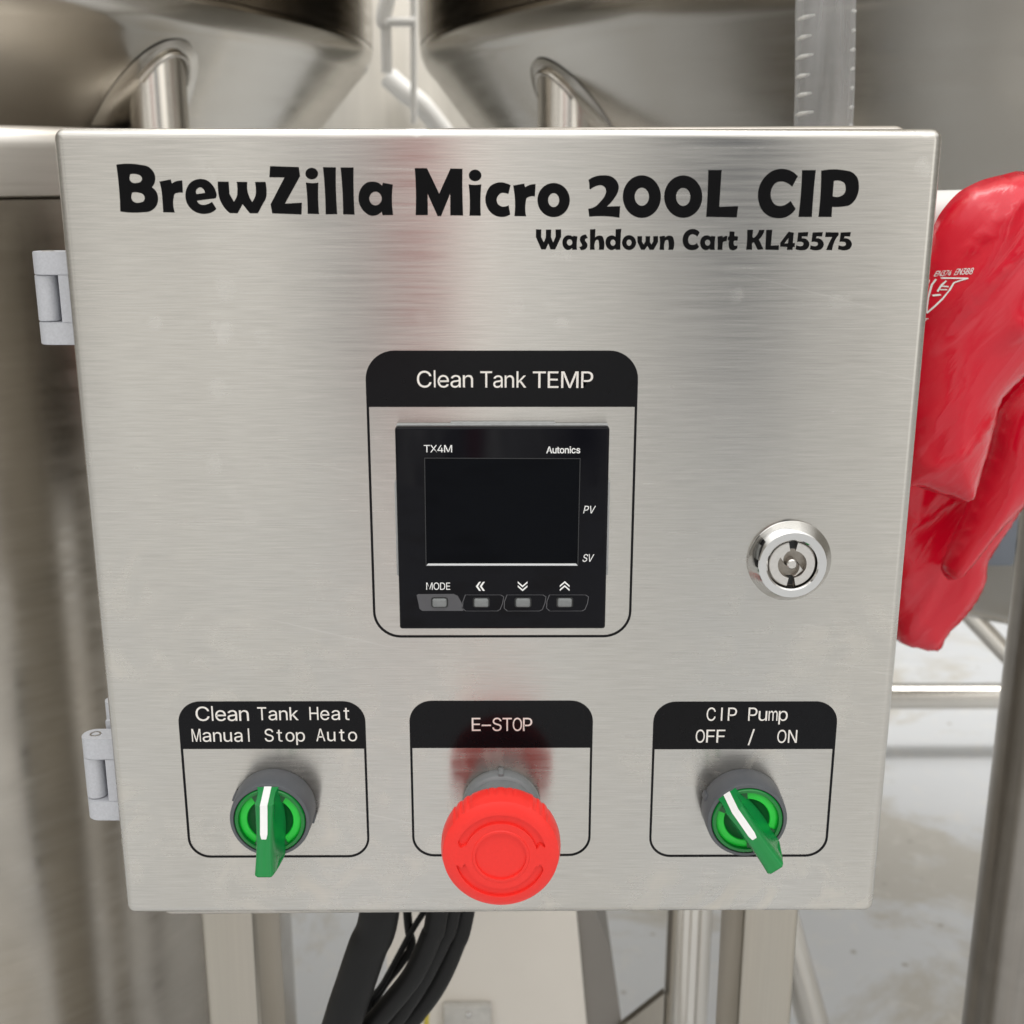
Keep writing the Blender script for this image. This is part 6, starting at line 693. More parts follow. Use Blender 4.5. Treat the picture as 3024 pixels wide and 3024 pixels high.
GLOVE_TEXT = [[0.1866,1.0312,0.1875,1.0337,0.1883,1.0339,0.1882,1.0336,0.1875,1.0335,0.1872,1.0327,0.1879,1.0327,0.1878,1.0325,0.1871,1.0324,0.1868,1.0315,0.1875,1.0316,0.1874,1.0313],[0.1876,1.0314,0.1885,1.0339,0.1888,1.0339,0.1888,1.0324,0.1888,1.0323,0.1888,1.0323,0.1888,1.0322,0.1888,1.0322,0.1888,1.0321,0.1888,1.032,0.1887,1.0319,0.1887,1.0318,0.1887,1.0318,0.1887,1.0318,0.1887,1.0318,0.1888,1.0319,0.1888,1.032,0.1888,1.0321,0.1889,1.0322,0.1889,1.0323,0.1889,1.0325,0.1895,1.034,0.1897,1.034,0.1888,1.0315,0.1886,1.0315,0.1886,1.0329,0.1886,1.0329,0.1886,1.033,0.1886,1.033,0.1886,1.0331,0.1886,1.0332,0.1886,1.0333,0.1886,1.0336,0.1886,1.0336,0.1885,1.0333,0.1885,1.0332,0.1884,1.0331,0.1884,1.033,0.1884,1.0329,0.1884,1.0329,0.1883,1.0328,0.1878,1.0314],[0.1895,1.0316,0.1894,1.0316,0.1893,1.0316,0.1892,1.0316,0.1892,1.0317,0.1892,1.0317,0.1892,1.0318,0.1892,1.0319,0.1892,1.0321,0.1892,1.0322,0.1894,1.0322,0.1894,1.0321,0.1894,1.0321,0.1894,1.032,0.1894,1.0319,0.1894,1.0319,0.1894,1.0319,0.1895,1.0319,0.1895,1.0318,0.1896,1.0318,0.1896,1.0319,0.1897,1.0319,0.1897,1.0319,0.1898,1.032,0.1899,1.032,0.1899,1.0321,0.19,1.0322,0.19,1.0323,0.19,1.0324,0.1901,1.0324,0.1901,1.0325,0.1901,1.0326,0.1901,1.0327,0.1901,1.0327,0.19,1.0328,0.19,1.0328,0.1899,1.0328,0.1899,1.0328,0.1897,1.0328,0.1898,1.0331,0.1905,1.0339,0.1905,1.0339,0.1899,1.0338,0.19,1.0341,0.1908,1.0342,0.1907,1.0339,0.1899,1.033,0.19,1.033,0.1901,1.0331,0.1901,1.033,0.1902,1.033,0.1903,1.0329,0.1903,1.0329,0.1903,1.0328,0.1903,1.0326,0.1903,1.0325,0.1902,1.0324,0.1902,1.0322,0.1901,1.0321,0.19,1.032,0.1899,1.0319,0.1898,1.0318,0.1897,1.0317,0.1896,1.0316,0.1896,1.0316],[0.1906,1.0317,0.1905,1.0317,0.1905,1.0317,0.1904,1.0318,0.1904,1.0318,0.1903,1.0319,0.1903,1.032,0.1903,1.0321,0.1904,1.0322,0.1904,1.0324,0.1904,1.0325,0.1905,1.0326,0.1905,1.0327,0.1906,1.0328,0.1907,1.0328,0.1907,1.0329,0.1908,1.033,0.1909,1.033,0.1909,1.033,0.1909,1.0331,0.1909,1.0331,0.1908,1.0331,0.1908,1.0332,0.1908,1.0333,0.1908,1.0335,0.1909,1.0336,0.1909,1.0337,0.191,1.0338,0.1911,1.0339,0.1911,1.034,0.1912,1.0341,0.1913,1.0342,0.1914,1.0343,0.1915,1.0343,0.1916,1.0343,0.1916,1.0343,0.1917,1.0343,0.1918,1.0343,0.1918,1.0342,0.1918,1.0341,0.1918,1.034,0.1918,1.0339,0.1918,1.0338,0.1918,1.0337,0.1917,1.0336,0.1917,1.0335,0.1916,1.0333,0.1915,1.0332,0.1914,1.0332,0.1913,1.0331,0.1913,1.0331,0.1914,1.0331,0.1914,1.033,0.1914,1.033,0.1914,1.0329,0.1915,1.0329,0.1915,1.0328,0.1914,1.0327,0.1914,1.0326,0.1914,1.0325,0.1913,1.0324,0.1913,1.0322,0.1912,1.0321,0.1911,1.032,0.191,1.0319,0.1909,1.0318,0.1908,1.0318,0.1907,1.0317],[0.1907,1.032,0.1908,1.032,0.1909,1.032,0.1909,1.0321,0.191,1.0321,0.191,1.0322,0.1911,1.0322,0.1911,1.0323,0.1912,1.0324,0.1912,1.0325,0.1912,1.0326,0.1913,1.0327,0.1913,1.0327,0.1913,1.0328,0.1912,1.0328,0.1912,1.0329,0.1912,1.0329,0.1911,1.0329,0.1911,1.0329,0.191,1.0329,0.191,1.0329,0.1909,1.0328,0.1908,1.0328,0.1908,1.0327,0.1907,1.0327,0.1907,1.0326,0.1906,1.0325,0.1906,1.0324,0.1906,1.0323,0.1905,1.0322,0.1905,1.0322,0.1905,1.0321,0.1906,1.0321,0.1906,1.032,0.1906,1.032,0.1907,1.032],[0.1912,1.0332,0.1912,1.0332,0.1913,1.0332,0.1913,1.0333,0.1914,1.0333,0.1914,1.0334,0.1915,1.0334,0.1915,1.0335,0.1915,1.0336,0.1916,1.0337,0.1916,1.0337,0.1916,1.0338,0.1916,1.0339,0.1916,1.0339,0.1916,1.034,0.1916,1.034,0.1916,1.034,0.1915,1.034,0.1915,1.034,0.1914,1.034,0.1914,1.034,0.1913,1.034,0.1913,1.0339,0.1912,1.0339,0.1912,1.0338,0.1911,1.0337,0.1911,1.0337,0.1911,1.0336,0.191,1.0335,0.191,1.0334,0.191,1.0334,0.191,1.0333,0.191,1.0333,0.191,1.0332,0.1911,1.0332,0.1911,1.0332],[0.1918,1.0319,0.1917,1.0319,0.1917,1.0319,0.1916,1.0319,0.1916,1.032,0.1915,1.0321,0.1915,1.0322,0.1915,1.0323,0.1915,1.0324,0.1916,1.0325,0.1916,1.0326,0.1917,1.0327,0.1917,1.0328,0.1918,1.0329,0.1918,1.033,0.1919,1.0331,0.192,1.0331,0.192,1.0332,0.1921,1.0332,0.1921,1.0332,0.1921,1.0332,0.192,1.0333,0.192,1.0334,0.192,1.0335,0.192,1.0336,0.1921,1.0337,0.1921,1.0339,0.1922,1.034,0.1923,1.0341,0.1923,1.0342,0.1924,1.0343,0.1925,1.0344,0.1926,1.0344,0.1927,1.0345,0.1928,1.0345,0.1928,1.0345,0.1929,1.0345,0.1929,1.0344,0.193,1.0344,0.193,1.0343,0.193,1.0342,0.193,1.0341,0.193,1.034,0.1929,1.0339,0.1929,1.0337,0.1928,1.0336,0.1928,1.0335,0.1927,1.0334,0.1926,1.0333,0.1925,1.0333,0.1925,1.0333,0.1926,1.0332,0.1926,1.0332,0.1926,1.0332,0.1926,1.0331,0.1926,1.033,0.1926,1.0329,0.1926,1.0328,0.1926,1.0328,0.1926,1.0326,0.1925,1.0325,0.1924,1.0324,0.1924,1.0323,0.1923,1.0322,0.1922,1.0321,0.1921,1.032,0.192,1.0319,0.1919,1.0319],[0.1919,1.0322,0.192,1.0322,0.192,1.0322,0.1921,1.0322,0.1922,1.0323,0.1922,1.0323,0.1923,1.0324,0.1923,1.0325,0.1924,1.0326,0.1924,1.0326,0.1924,1.0327,0.1924,1.0328,0.1924,1.0329,0.1924,1.0329,0.1924,1.033,0.1924,1.033,0.1924,1.0331,0.1923,1.0331,0.1923,1.0331,0.1922,1.0331,0.1921,1.033,0.1921,1.033,0.192,1.0329,0.192,1.0329,0.1919,1.0328,0.1918,1.0327,0.1918,1.0327,0.1918,1.0326,0.1917,1.0325,0.1917,1.0324,0.1917,1.0323,0.1917,1.0323,0.1917,1.0322,0.1918,1.0322,0.1918,1.0322,0.1919,1.0322],[0.1924,1.0334,0.1924,1.0334,0.1925,1.0334,0.1925,1.0334,0.1926,1.0335,0.1926,1.0335,0.1926,1.0336,0.1927,1.0337,0.1927,1.0337,0.1928,1.0338,0.1928,1.0339,0.1928,1.034,0.1928,1.034,0.1928,1.0341,0.1928,1.0341,0.1928,1.0342,0.1927,1.0342,0.1927,1.0342,0.1927,1.0342,0.1926,1.0342,0.1925,1.0342,0.1925,1.0341,0.1924,1.0341,0.1924,1.034,0.1924,1.034,0.1923,1.0339,0.1923,1.0338,0.1922,1.0337,0.1922,1.0337,0.1922,1.0336,0.1922,1.0335,0.1922,1.0335,0.1922,1.0334,0.1922,1.0334,0.1923,1.0334,0.1923,1.0334],[0.1806,1.0302,0.1815,1.0325,0.1821,1.0326,0.1821,1.0323,0.1815,1.0322,0.1812,1.0315,0.1817,1.0316,0.1817,1.0313,0.1811,1.0312,0.1809,1.0305,0.1814,1.0306,0.1813,1.0303],[0.1815,1.0303,0.1823,1.0326,0.1825,1.0326,0.1824,1.0313,0.1824,1.0312,0.1824,1.0312,0.1824,1.0311,0.1824,1.0311,0.1824,1.031,0.1824,1.0309,0.1824,1.0309,0.1824,1.0308,0.1824,1.0307,0.1823,1.0307,0.1824,1.0308,0.1824,1.0309,0.1824,1.0309,0.1824,1.031,0.1825,1.0311,0.1825,1.0312,0.1826,1.0313,0.1831,1.0327,0.1832,1.0328,0.1824,1.0305,0.1822,1.0305,0.1823,1.0317,0.1823,1.0317,0.1823,1.0318,0.1823,1.0319,0.1823,1.0319,0.1823,1.032,0.1823,1.0321,0.1823,1.0324,0.1824,1.0324,0.1822,1.0321,0.1822,1.032,0.1822,1.0319,0.1822,1.0318,0.1821,1.0318,0.1821,1.0317,0.1821,1.0317,0.1816,1.0304],[0.1829,1.0305,0.1829,1.0305,0.1828,1.0306,0.1828,1.0306,0.1827,1.0306,0.1827,1.0307,0.1827,1.0308,0.1827,1.0309,0.1827,1.031,0.1828,1.0311,0.1829,1.0311,0.1829,1.0311,0.1829,1.031,0.1829,1.0309,0.1829,1.0309,0.1829,1.0309,0.1829,1.0308,0.1829,1.0308,0.183,1.0308,0.183,1.0308,0.1831,1.0308,0.1831,1.0308,0.1832,1.0309,0.1832,1.0309,0.1832,1.031,0.1833,1.031,0.1833,1.0311,0.1834,1.0312,0.1834,1.0313,0.1834,1.0314,0.1835,1.0314,0.1835,1.0315,0.1835,1.0316,0.1835,1.0316,0.1834,1.0317,0.1834,1.0317,0.1834,1.0317,0.1833,1.0317,0.1832,1.0317,0.1833,1.0319,0.1838,1.0326,0.1838,1.0326,0.1833,1.0326,0.1834,1.0328,0.1841,1.0329,0.184,1.0327,0.1834,1.0318,0.1834,1.0319,0.1835,1.0319,0.1835,1.0319,0.1836,1.0319,0.1836,1.0318,0.1836,1.0317,0.1836,1.0316,0.1836,1.0315,0.1836,1.0314,0.1836,1.0313,0.1835,1.0312,0.1834,1.031,0.1834,1.0309,0.1833,1.0308,0.1832,1.0307,0.1832,1.0307,0.1831,1.0306,0.183,1.0306],[0.1836,1.0307,0.1848,1.0328,0.1848,1.0328,0.1842,1.0327,0.1843,1.033,0.185,1.0331,0.1849,1.0328,0.1837,1.0307],[0.1845,1.0313,0.1846,1.0315,0.1857,1.0332,0.1858,1.0332,0.1848,1.0316,0.1848,1.0316,0.1855,1.0317,0.1854,1.0314],[0.1849,1.0309,0.1851,1.0315,0.1851,1.0316,0.1854,1.0323,0.1856,1.0324,0.185,1.0309],[0.1763,1.0287,0.1765,1.0309,0.1777,1.0311,0.1777,1.0309,0.1767,1.0307,0.1767,1.03,0.1775,1.0302,0.1775,1.0299,0.1766,1.0297,0.1766,1.029,0.1775,1.0292,0.1775,1.029],[0.1778,1.0295,0.1778,1.0297,0.1788,1.0314,0.179,1.0315,0.1781,1.0298,0.1781,1.0298,0.1792,1.0301,0.1792,1.0298],[0.1787,1.0292,0.1787,1.0298,0.1787,1.0299,0.1788,1.0306,0.179,1.0307,0.1789,1.0293],[0.1761,1.0098,0.1771,1.0115,0.177,1.0113,0.1771,1.0128,0.1772,1.0128,0.1772,1.0122,0.1772,1.0121,0.1772,1.012,0.1772,1.012,0.1772,1.0119,0.1772,1.0119,0.1772,1.0118,0.1772,1.0117,0.1772,1.0117,0.1772,1.0116,0.1772,1.0116,0.1772,1.0117,0.1773,1.0117,0.1773,1.0118,0.1773,1.0119,0.1774,1.0119,0.1774,1.012,0.1774,1.0121,0.1775,1.0122,0.1775,1.0122,0.1779,1.0129,0.1781,1.0129,0.1771,1.0113,0.1772,1.0116,0.1772,1.01,0.177,1.01,0.177,1.0107,0.177,1.0107,0.177,1.0108,0.177,1.0109,0.177,1.0109,0.177,1.011,0.177,1.011,0.1771,1.0111,0.1771,1.0112,0.1771,1.0112,0.1771,1.0112,0.1771,1.0112,0.177,1.0111,0.177,1.011,0.177,1.011,0.1769,1.0109,0.1769,1.0109,0.1768,1.0108,0.1768,1.0107,0.1768,1.0106,0.1763,1.0098],[0.1782,1.0126,0.1783,1.013,0.1793,1.0131,0.1792,1.0128,0.1788,1.0127,0.1779,1.0101,0.1778,1.0101,0.1786,1.0127]]

# ------------------------------------------------------------------ the setting
bm = bmesh.new()
vs = [bm.verts.new(p) for p in ((-7, -7, 0), (7, -7, 0), (7, 7, 0), (-7, 7, 0))]
bm.faces.new(vs)
fl = finish('floor', bm, M['floor'], flat=True)
fl['kind'] = 'structure'
bm = bmesh.new()
add_box(bm, -6, 6, 3.6, 3.75, 0.0, 3.4)
wl = finish('wall', bm, M['wall'], flat=True)
wl['label'] = 'plain olive grey wall behind the tanks'
wl['category'] = 'wall'


# ------------------------------------------------------------------ fermenters
def fermenter(c, R, zr, k, zbot, leg_angles, leg_r, label, group):
    t = thing('fermenter_tank', label, 'tank', (c[0], c[1], 0), group)
    rb = R - (zr - zbot) * k
    bm = bmesh.new()
    add_lathe(bm, (c[0], c[1], 0), [(R, zr + 0.012), (R + .001, zr + .03), (R + .001, 2.1), (R * .9, 2.2), (0, 2.25)], 128, 'z')
    finish('tank_shell', bm, M['tank'], t)
    bm = bmesh.new()
    prof = [(R - .001, zr + 0.0118)]
    for i in range(9):                       # rolled knuckle between wall and cone
        a = i / 8
        prof.append((R - 0.02 * k * a * a - .001 * a, zr + 0.010 - 0.03 * a))
    zk = zr - .02
    for i in range(1, 13):
        z = zk - (zk - zbot) * i / 12
        prof.append((R - (zr - z) * k, z))
    prof += [(rb * .93, zbot - .02), (rb * .6, zbot - .05), (0.03, zbot - .07), (0, zbot - .07)]
    add_lathe(bm, (c[0], c[1], 0), prof, 128, 'z')
    finish('cone', bm, M['cone'], t)
    for a in leg_angles:
        lx, ly = c[0] + leg_r * cos(a), c[1] + leg_r * sin(a)
        ztop = zr - (R - leg_r) / k
        zp = ztop - .030
        bm = bmesh.new()
        add_tube(bm, [(lx, ly, 0.0), (lx, ly, ztop + .06)], 0.0232, 28)
        leg = finish('leg', bm, M['pipe'], t)
        # oval doubling plate wrapped on the cone round the head of the leg
        bm = bmesh.new()
        rows = []
        nr, na = 5, 40
        for i in range(nr + 1):
            f = i / nr
            row = []
            for j in range(na + 1):
                b = pi * j / na
                u = cos(b) * 0.048 * f
                v = sin(b) * 0.064 * f
                z = zp + v
                r = R - (zr - z) * k + (0.0035 if f < .9 else 0.0003)
                aa = a + u / max(leg_r, .1)
                row.append(bm.verts.new((c[0] + r * cos(aa), c[1] + r * sin(aa), z)))
            rows.append(row)
        for p, q in zip(rows, rows[1:]):
            for j in range(na):
                bm.faces.new((p[j], p[j + 1], q[j + 1], q[j]))
        bmesh.ops.remove_doubles(bm, verts=bm.verts, dist=1e-6)
        pts = []
        for j in range(33):
            b = radians(38) + radians(104) * j / 32
            u = cos(b) * 0.031
            v = sin(b) * 0.0535
            z = zp + v
            r = R - (zr - z) * k + 0.0055
            aa = a + u / max(leg_r, .1)
            pts.append((c[0] + r * cos(aa), c[1] + r * sin(aa), z))
        add_tube(bm, pts, 0.0022, 10)
        finish('leg_plate', bm, M['cone'], leg)
    return t


fermenter((-.84, .955), .70, 1.191, .85, .60, [radians(-30.5), radians(59.5), radians(149.5)], .655,
          'large conical steel tank at the upper left of the picture with a round leg', 'conical fermenting tanks behind the control box')
fermenter((.70, 1.03), .79, 1.19, .78, .655, [radians(209.3), radians(299.3), radians(29.3)], .742,
          'large conical steel tank at the upper right behind the clear hose', 'conical fermenting tanks behind the control box')

t = thing('storage_tank', 'pale upright cylinder tank seen in the gap between the two cones', 'tank', (-.2, 2.75, 0))
bm = bmesh.new()
add_lathe(bm, (-.2, 2.75, 0), [(.5, .0), (.5, 1.9), (.42, 2.05), (0, 2.1)], 96, 'z')
finish('tank_shell', bm, M['far_tank'], t)
bm = bmesh.new()
add_tube(bm, [(-.232, 2.2, 1.26), (-.2, 2.19, 1.232), (-.165, 2.19, 1.205), (-.12, 2.21, 1.15)], .021, 12, True, 5)
finish('brace', bm, M['white_plastic'], t)

t = thing('pipe_manifold', 'small bright pipe bend with a sight tube in the gap between tanks', 'pipework', (-.2, 1.9, 1.2))
bm = bmesh.new()
add_tube(bm, [(-.208, 1.9, 1.245), (-.208, 1.9, 1.325)], .010, 14)
add_tube(bm, [(-.208, 1.9, 1.325), (-.21, 1.9, 1.345), (-.185, 1.9, 1.42), (-.14, 1.9, 1.48)], .014, 14, True, 5)
finish('pipe_bend', bm, M['white_plastic'], t)
bm = bmesh.new()
add_tube(bm, [(-.208, 1.895, 1.33), (-.155, 1.895, 1.33)], .008, 14)
finish('cross_pipe', bm, M['white_plastic'], t)
bm = bmesh.new()
add_tube(bm, [(-.162, 1.9, 1.16), (-.155, 1.9, 1.5)], .006, 14)
finish('sight_tube', bm, M['white_plastic'], t)

# ------------------------------------------------------------------ round clean-water tank on the left
TC = (-.435, .45)
t = thing('water_tank', 'upright round steel tank with a flat rimmed lid left of the control box', 'tank', (TC[0], TC[1], 0))
bm = bmesh.new()
add_lathe(bm, (TC[0], TC[1], 0), [(.235, .30), (.254, .315), (.260, .34), (.260, 1.0), (.260, 1.0575), (.2585, 1.0582), (0, 1.0584)], 128, 'z')
finish('tank_shell', bm, M['tank'], t)
bm = bmesh.new()
prof = [(.150, 1.0588), (.2575, 1.0588), (.2592, 1.0600), (.2592, 1.084)]
for i in range(1, 8):
    a = pi / 2 * i / 7
    prof.append((.2472 + .012 * cos(a), 1.084 + .012 * sin(a)))
prof += [(.12, 1.0975), (0, 1.098)]
add_lathe(bm, (TC[0], TC[1], 0), prof, 128, 'z')
finish('lid', bm, M['box'], t)
for k in range(3):
    a = radians(35 + 120 * k)
    bm = bmesh.new()
    add_tube(bm, [(TC[0] + .2 * cos(a), TC[1] + .2 * sin(a), 0), (TC[0] + .2 * cos(a), TC[1] + .2 * sin(a), .32)], .018, 16)
    finish('leg', bm, M['pipe'], t)

# ------------------------------------------------------------------ cart frame that carries the box
t = thing('cart_frame', 'rectangular steel posts of the cart frame standing under the control box', 'frame', (0, .18, 0))
for x0, x1 in ((-.1575, -.1285), (.127, .156)):
    bm = bmesh.new()
    add_box(bm, x0, x1, .151, .213, 0.05, 1.04, .003, 3)
    finish('post', bm, M['post'], t)
bm = bmesh.new()
add_box(bm, -.1275, .126, .19, .21, .10, .13, .002)
finish('cross_bar', bm, M['post'], t)

# ------------------------------------------------------------------ control box
box = thing('control_box', 'square brushed steel control box with black lettering, screen and red stop button', 'control box', mm(0, 75, -15.5))
bm = bmesh.new()
add_box(bm, -.1368, .1393, .0195, .150, Z0 - .0150, Z0 + .2862, .0045, 5, ((0, .08, Z0 + .14), radians(-.33)))
finish('enclosure', bm, M['box'], box)
bm = bmesh.new()
add_box(bm, -.1427, .1431, .0, .0185, Z0 - .0013, Z0 + .2852, .0036, 6)
door = finish('door', bm, M['door'], box)
decal('title_lettering', TITLE, 0.0, .00016, M['vinyl'], door)
decal('subtitle_lettering', SUBTITLE, 0.0, .00016, M['vinyl'], door)

# printed frames round the controls
for nm, x0, x1, z0, z1, zh, r, words, lab in (
        ('A', -44.9, 46.8, 111.7, 214.2, 195.1, 9.8, TEMP, 'label frame reading Clean Tank TEMP'),
        ('B', -116.8, -48.9, 23.5, 87.1, 68.3, 8.2, HEAT, 'label frame reading Clean Tank Heat'),
        ('C', -32.9, 33.9, 23.8, 87.2, 68.5, 8.2, STOP, 'label frame reading E-STOP'),
        ('D', 55.9, 123.0, 23.3, 86.7, 67.8, 8.2, PUMP, 'label frame reading CIP Pump')):
    w = 0.85
    lf = decal('label_frame', [rrect(x0, x1, z0, z1, r, r), rrect(x0 + w, x1 - w, z0 + w, zh, 0.0, r - w)], 0.0, .00014,
               M['label'], box, unit=1e-3, label=lab)
    decal('lettering', words, -.00014, .00005, M['print'], lf)


# hinges on the left edge
def plan_prism(bm, pts, z0, z1):
    a = [bm.verts.new((x, y, z0)) for x, y in pts]
    b = [bm.verts.new((x, y, z1)) for x, y in pts]
    bm.faces.new(a[::-1])
    bm.faces.new(b)
    for i in range(len(pts)):
        j = (i + 1) % len(pts)
        bm.faces.new((a[i], a[j], b[j], b[i]))


def hinge(zb, zt):
    bm = bmesh.new()
    h = zt - zb
    plan = [(-.1417, .0174), (-.1417, .0078)]
    for k in range(13):                          # rounded outer end
        a = radians(-90 - 180 * k / 12)
        plan.append((-.1522 + .0048 * cos(a) * (1 if k else 1), .0126 + .0048 * sin(a)))
    for a, b in ((zb, zb + h * .245), (zt - h * .245, zt)):
        plan_prism(bm, plan, Z0 + a, Z0 + b)
    add_box(bm, -.1478, -.1418, .0079, .0173, Z0 + zb + h * .24, Z0 + zt - h * .24)
    add_box(bm, -.1560, -.1470, .0164, .0172, Z0 + zb + h * .24, Z0 + zt - h * .24)  # backing added to keep the gap beside the barrel dark
    es = [e for e in bm.edges if len(e.link_faces) == 2 and e.calc_face_angle(0) > 1.2]
    bmesh.ops.bevel(bm, geom=es, offset=.00025, segments=2, affect='EDGES')
    hg = finish('hinge', bm, M['zinc'], box)
    bm = bmesh.new()
    add_lathe(bm, (-.1534, .0126, 0), [(0, Z0 + zb + h * .25), (.0034, Z0 + zb + h * .25), (.0037, Z0 + zb + h * .26), (.0037, Z0 + zt - h * .26), (.0034, Z0 + zt - h * .25), (0, Z0 + zt - h * .25)], 32, 'z')
    finish('hinge_barrel', bm, M['zinc'], hg)
    bm = bmesh.new()
    add_lathe(bm, (-.1520, .0126, 0), [(.0021, Z0 + zt - .0006), (.0021, Z0 + zt + .0002), (.0015, Z0 + zt + .0002), (.0015, Z0 + zt - .0002), (0, Z0 + zt - .0002)], 24, 'z')
    finish('hinge_pin', bm, M['satin'], hg)
    return hg


hinge(.2150, .2460)
h2 = hinge(.0346, .0682)
bm = bmesh.new()
add_lathe(bm, (-.1475, .024, 0), [(0, Z0 + .066), (.0036, Z0 + .066), (.0036, Z0 + .0772), (0, Z0 + .0778)], 20, 'z')
add_box(bm, -.1505, -.1380, .0195, .0280, Z0 + .060, Z0 + .0705, .0006, 2)
finish('hinge_leaf', bm, M['zinc'], h2)

# key lock
LX, LZ = .1016, Z0 + .1406
bm = bmesh.new()
add_lathe(bm, (LX, 0, LZ), [(.0146, -.0002), (.0146, -.0012), (.0143, -.0016), (.0121, -.0058), (.0117, -.0062), (.0092, -.0062), (.0087, -.0058), (.0085, -.0050), (.0085, -.0020)], 96)
lock = finish('key_lock', bm, M['chrome'], box, angle=25)
bm = bmesh.new()
n = 64
SL = radians(11)
for s in (0, 1):
    a0, a1 = radians(-90) + SL * 1.05 + pi * s, radians(90) - SL + pi * s
    prof = [(.0052, -.0022), (.0050, -.0053), (.0078, -.0053), (.0081, -.0050), (.0081, -.0022)]
    rows = []
    for k in range(25):
        a = a0 + (a1 - a0) * k / 24
        rows.append([bm.verts.new((LX + r * cos(a), h, LZ + r * sin(a))) for r, h in prof])
    for p, q in zip(rows, rows[1:]):
        for i in range(len(prof) - 1):
            bm.faces.new((p[i], p[i + 1], q[i + 1], q[i]))
    bm.faces.new(rows[0])
    bm.faces.new(rows[-1][::-1])
finish('lock_plug', bm, M['satin'], lock, angle=25)
bm = bmesh.new()
add_lathe(bm, (LX, 0, LZ), [(.0085, -.0021), (0, -.0021)], 48)
finish('keyway', bm, M['keyhole'], lock)
for s in (1, -1):
    bm = bmesh.new()
    add_box(bm, LX - .0013, LX + .0013, -.0026, -.0022, LZ + s * .0066 - .0016, LZ + s * .0066 + .0016)
    finish('slot_shade', bm, M['groove'], lock)  # dark block painting in the shade of the slot
bm = bmesh.new()
add_lathe(bm, (LX, 0, LZ), [(.0018, -.0022), (.0018, -.0050), (.0014, -.0054), (0, -.0054)], 24)
for s in (0, 1):                              # curved blade either side of the pin
    pts = []
    for k in range(9):
        a = radians(100 + 105 * k / 8) + pi * s
        r = .0018 + .0030 * (1 - k / 8)
        pts.append((LX + r * cos(a), LZ + r * sin(a)))
    q = [(LX + .0016 * cos(radians(205) + pi * s), LZ + .0016 * sin(radians(205) + pi * s)), (LX + .0034 * cos(radians(150) + pi * s), LZ + .0034 * sin(radians(150) + pi * s))]
    add_prism(bm, pts + [(LX + .0049 * cos(radians(150) + pi * s), LZ + .0049 * sin(radians(150) + pi * s)), (LX + .0049 * cos(radians(112) + pi * s), LZ + .0049 * sin(radians(112) + pi * s))], -.0040, -.0022)
finish('lock_pin', bm, M['satin'], lock, angle=25)

# temperature controller
bm = bmesh.new()
add_box(bm, -.0350, .0371, -.0062, -.0001, Z0 + .1172, Z0 + .1893, .0009, 3)
ctl = finish('temperature_controller', bm, M['gloss'], box)
bm = bmesh.new()
add_box(bm, -.0348, .0369, -.0030, -.00015, Z0 + .1171, Z0 + .18965, .0004, 2)
add_box(bm, -.0358, .0379, -.0036, -.0002, Z0 + .136, Z0 + .170, .0005, 2)
add_box(bm, -.0165, .0190, -.0024, -.0002, Z0 + .1167, Z0 + .1902, .0003, 2)
finish('gasket', bm, M['gasket'], ctl)
YF = -.0062
scr = decal('screen', SCREEN, YF, .00012, M['screen'], ctl)
sx_ = SCREEN[0]
cxs, czs = sum(sx_[::2]) / 4, sum(sx_[1::2]) / 4
outer = [v for i in range(4) for v in (cxs + (sx_[2 * i] - cxs) * 1.010, czs + (sx_[2 * i + 1] - czs) * 1.013)]
decal('screen_frame', [outer, sx_], YF, .00035, M['trim'], ctl)
decal('screen_glint', SCRLINE, YF - .00013, .0003, M['edge_glint'], ctl)  # painted highlight along the lower edge of the screen recess
for words in (CTRL_MODEL, CTRL_PV, CTRL_SV, CTRL_MODE):
    decal('lettering', words, YF, .00006, M['white'], ctl)
decal('maker_lettering', LOGO, YF, .00006, M['white'], ctl, offset=.00005)
decal('arrow_marks', ARROWS, YF, .00006, M['white'], ctl)
decal('key_pad', MODEPAD, YF, .00006, M['modepad'], ctl, label='filled dark grey pad under the word MODE')
for p in (PAD0, PAD1, PAD2):
    decal('key_pad', p, YF, .00006, M['modepad'], ctl)
KEYZ = .1272
for kx in (-20.87, -6.34, 8.2, 22.74):
    bm = bmesh.new()
    add_box(bm, kx * 1e-3 - .0025, kx * 1e-3 + .0025, YF - .0011, YF + .0005, Z0 + KEYZ - .00155, Z0 + KEYZ + .00155, .0007, 3)
    kb = finish('key_button', bm, M['rubber_key'], ctl)
    decal('key_gap', [rrect(kx - 2.95, kx + 2.95, KEYZ * 1e3 - 1.9, KEYZ * 1e3 + 1.9, .9, .9, 5)], YF - .00006, .00005, M['groove'], kb, unit=1e-3)


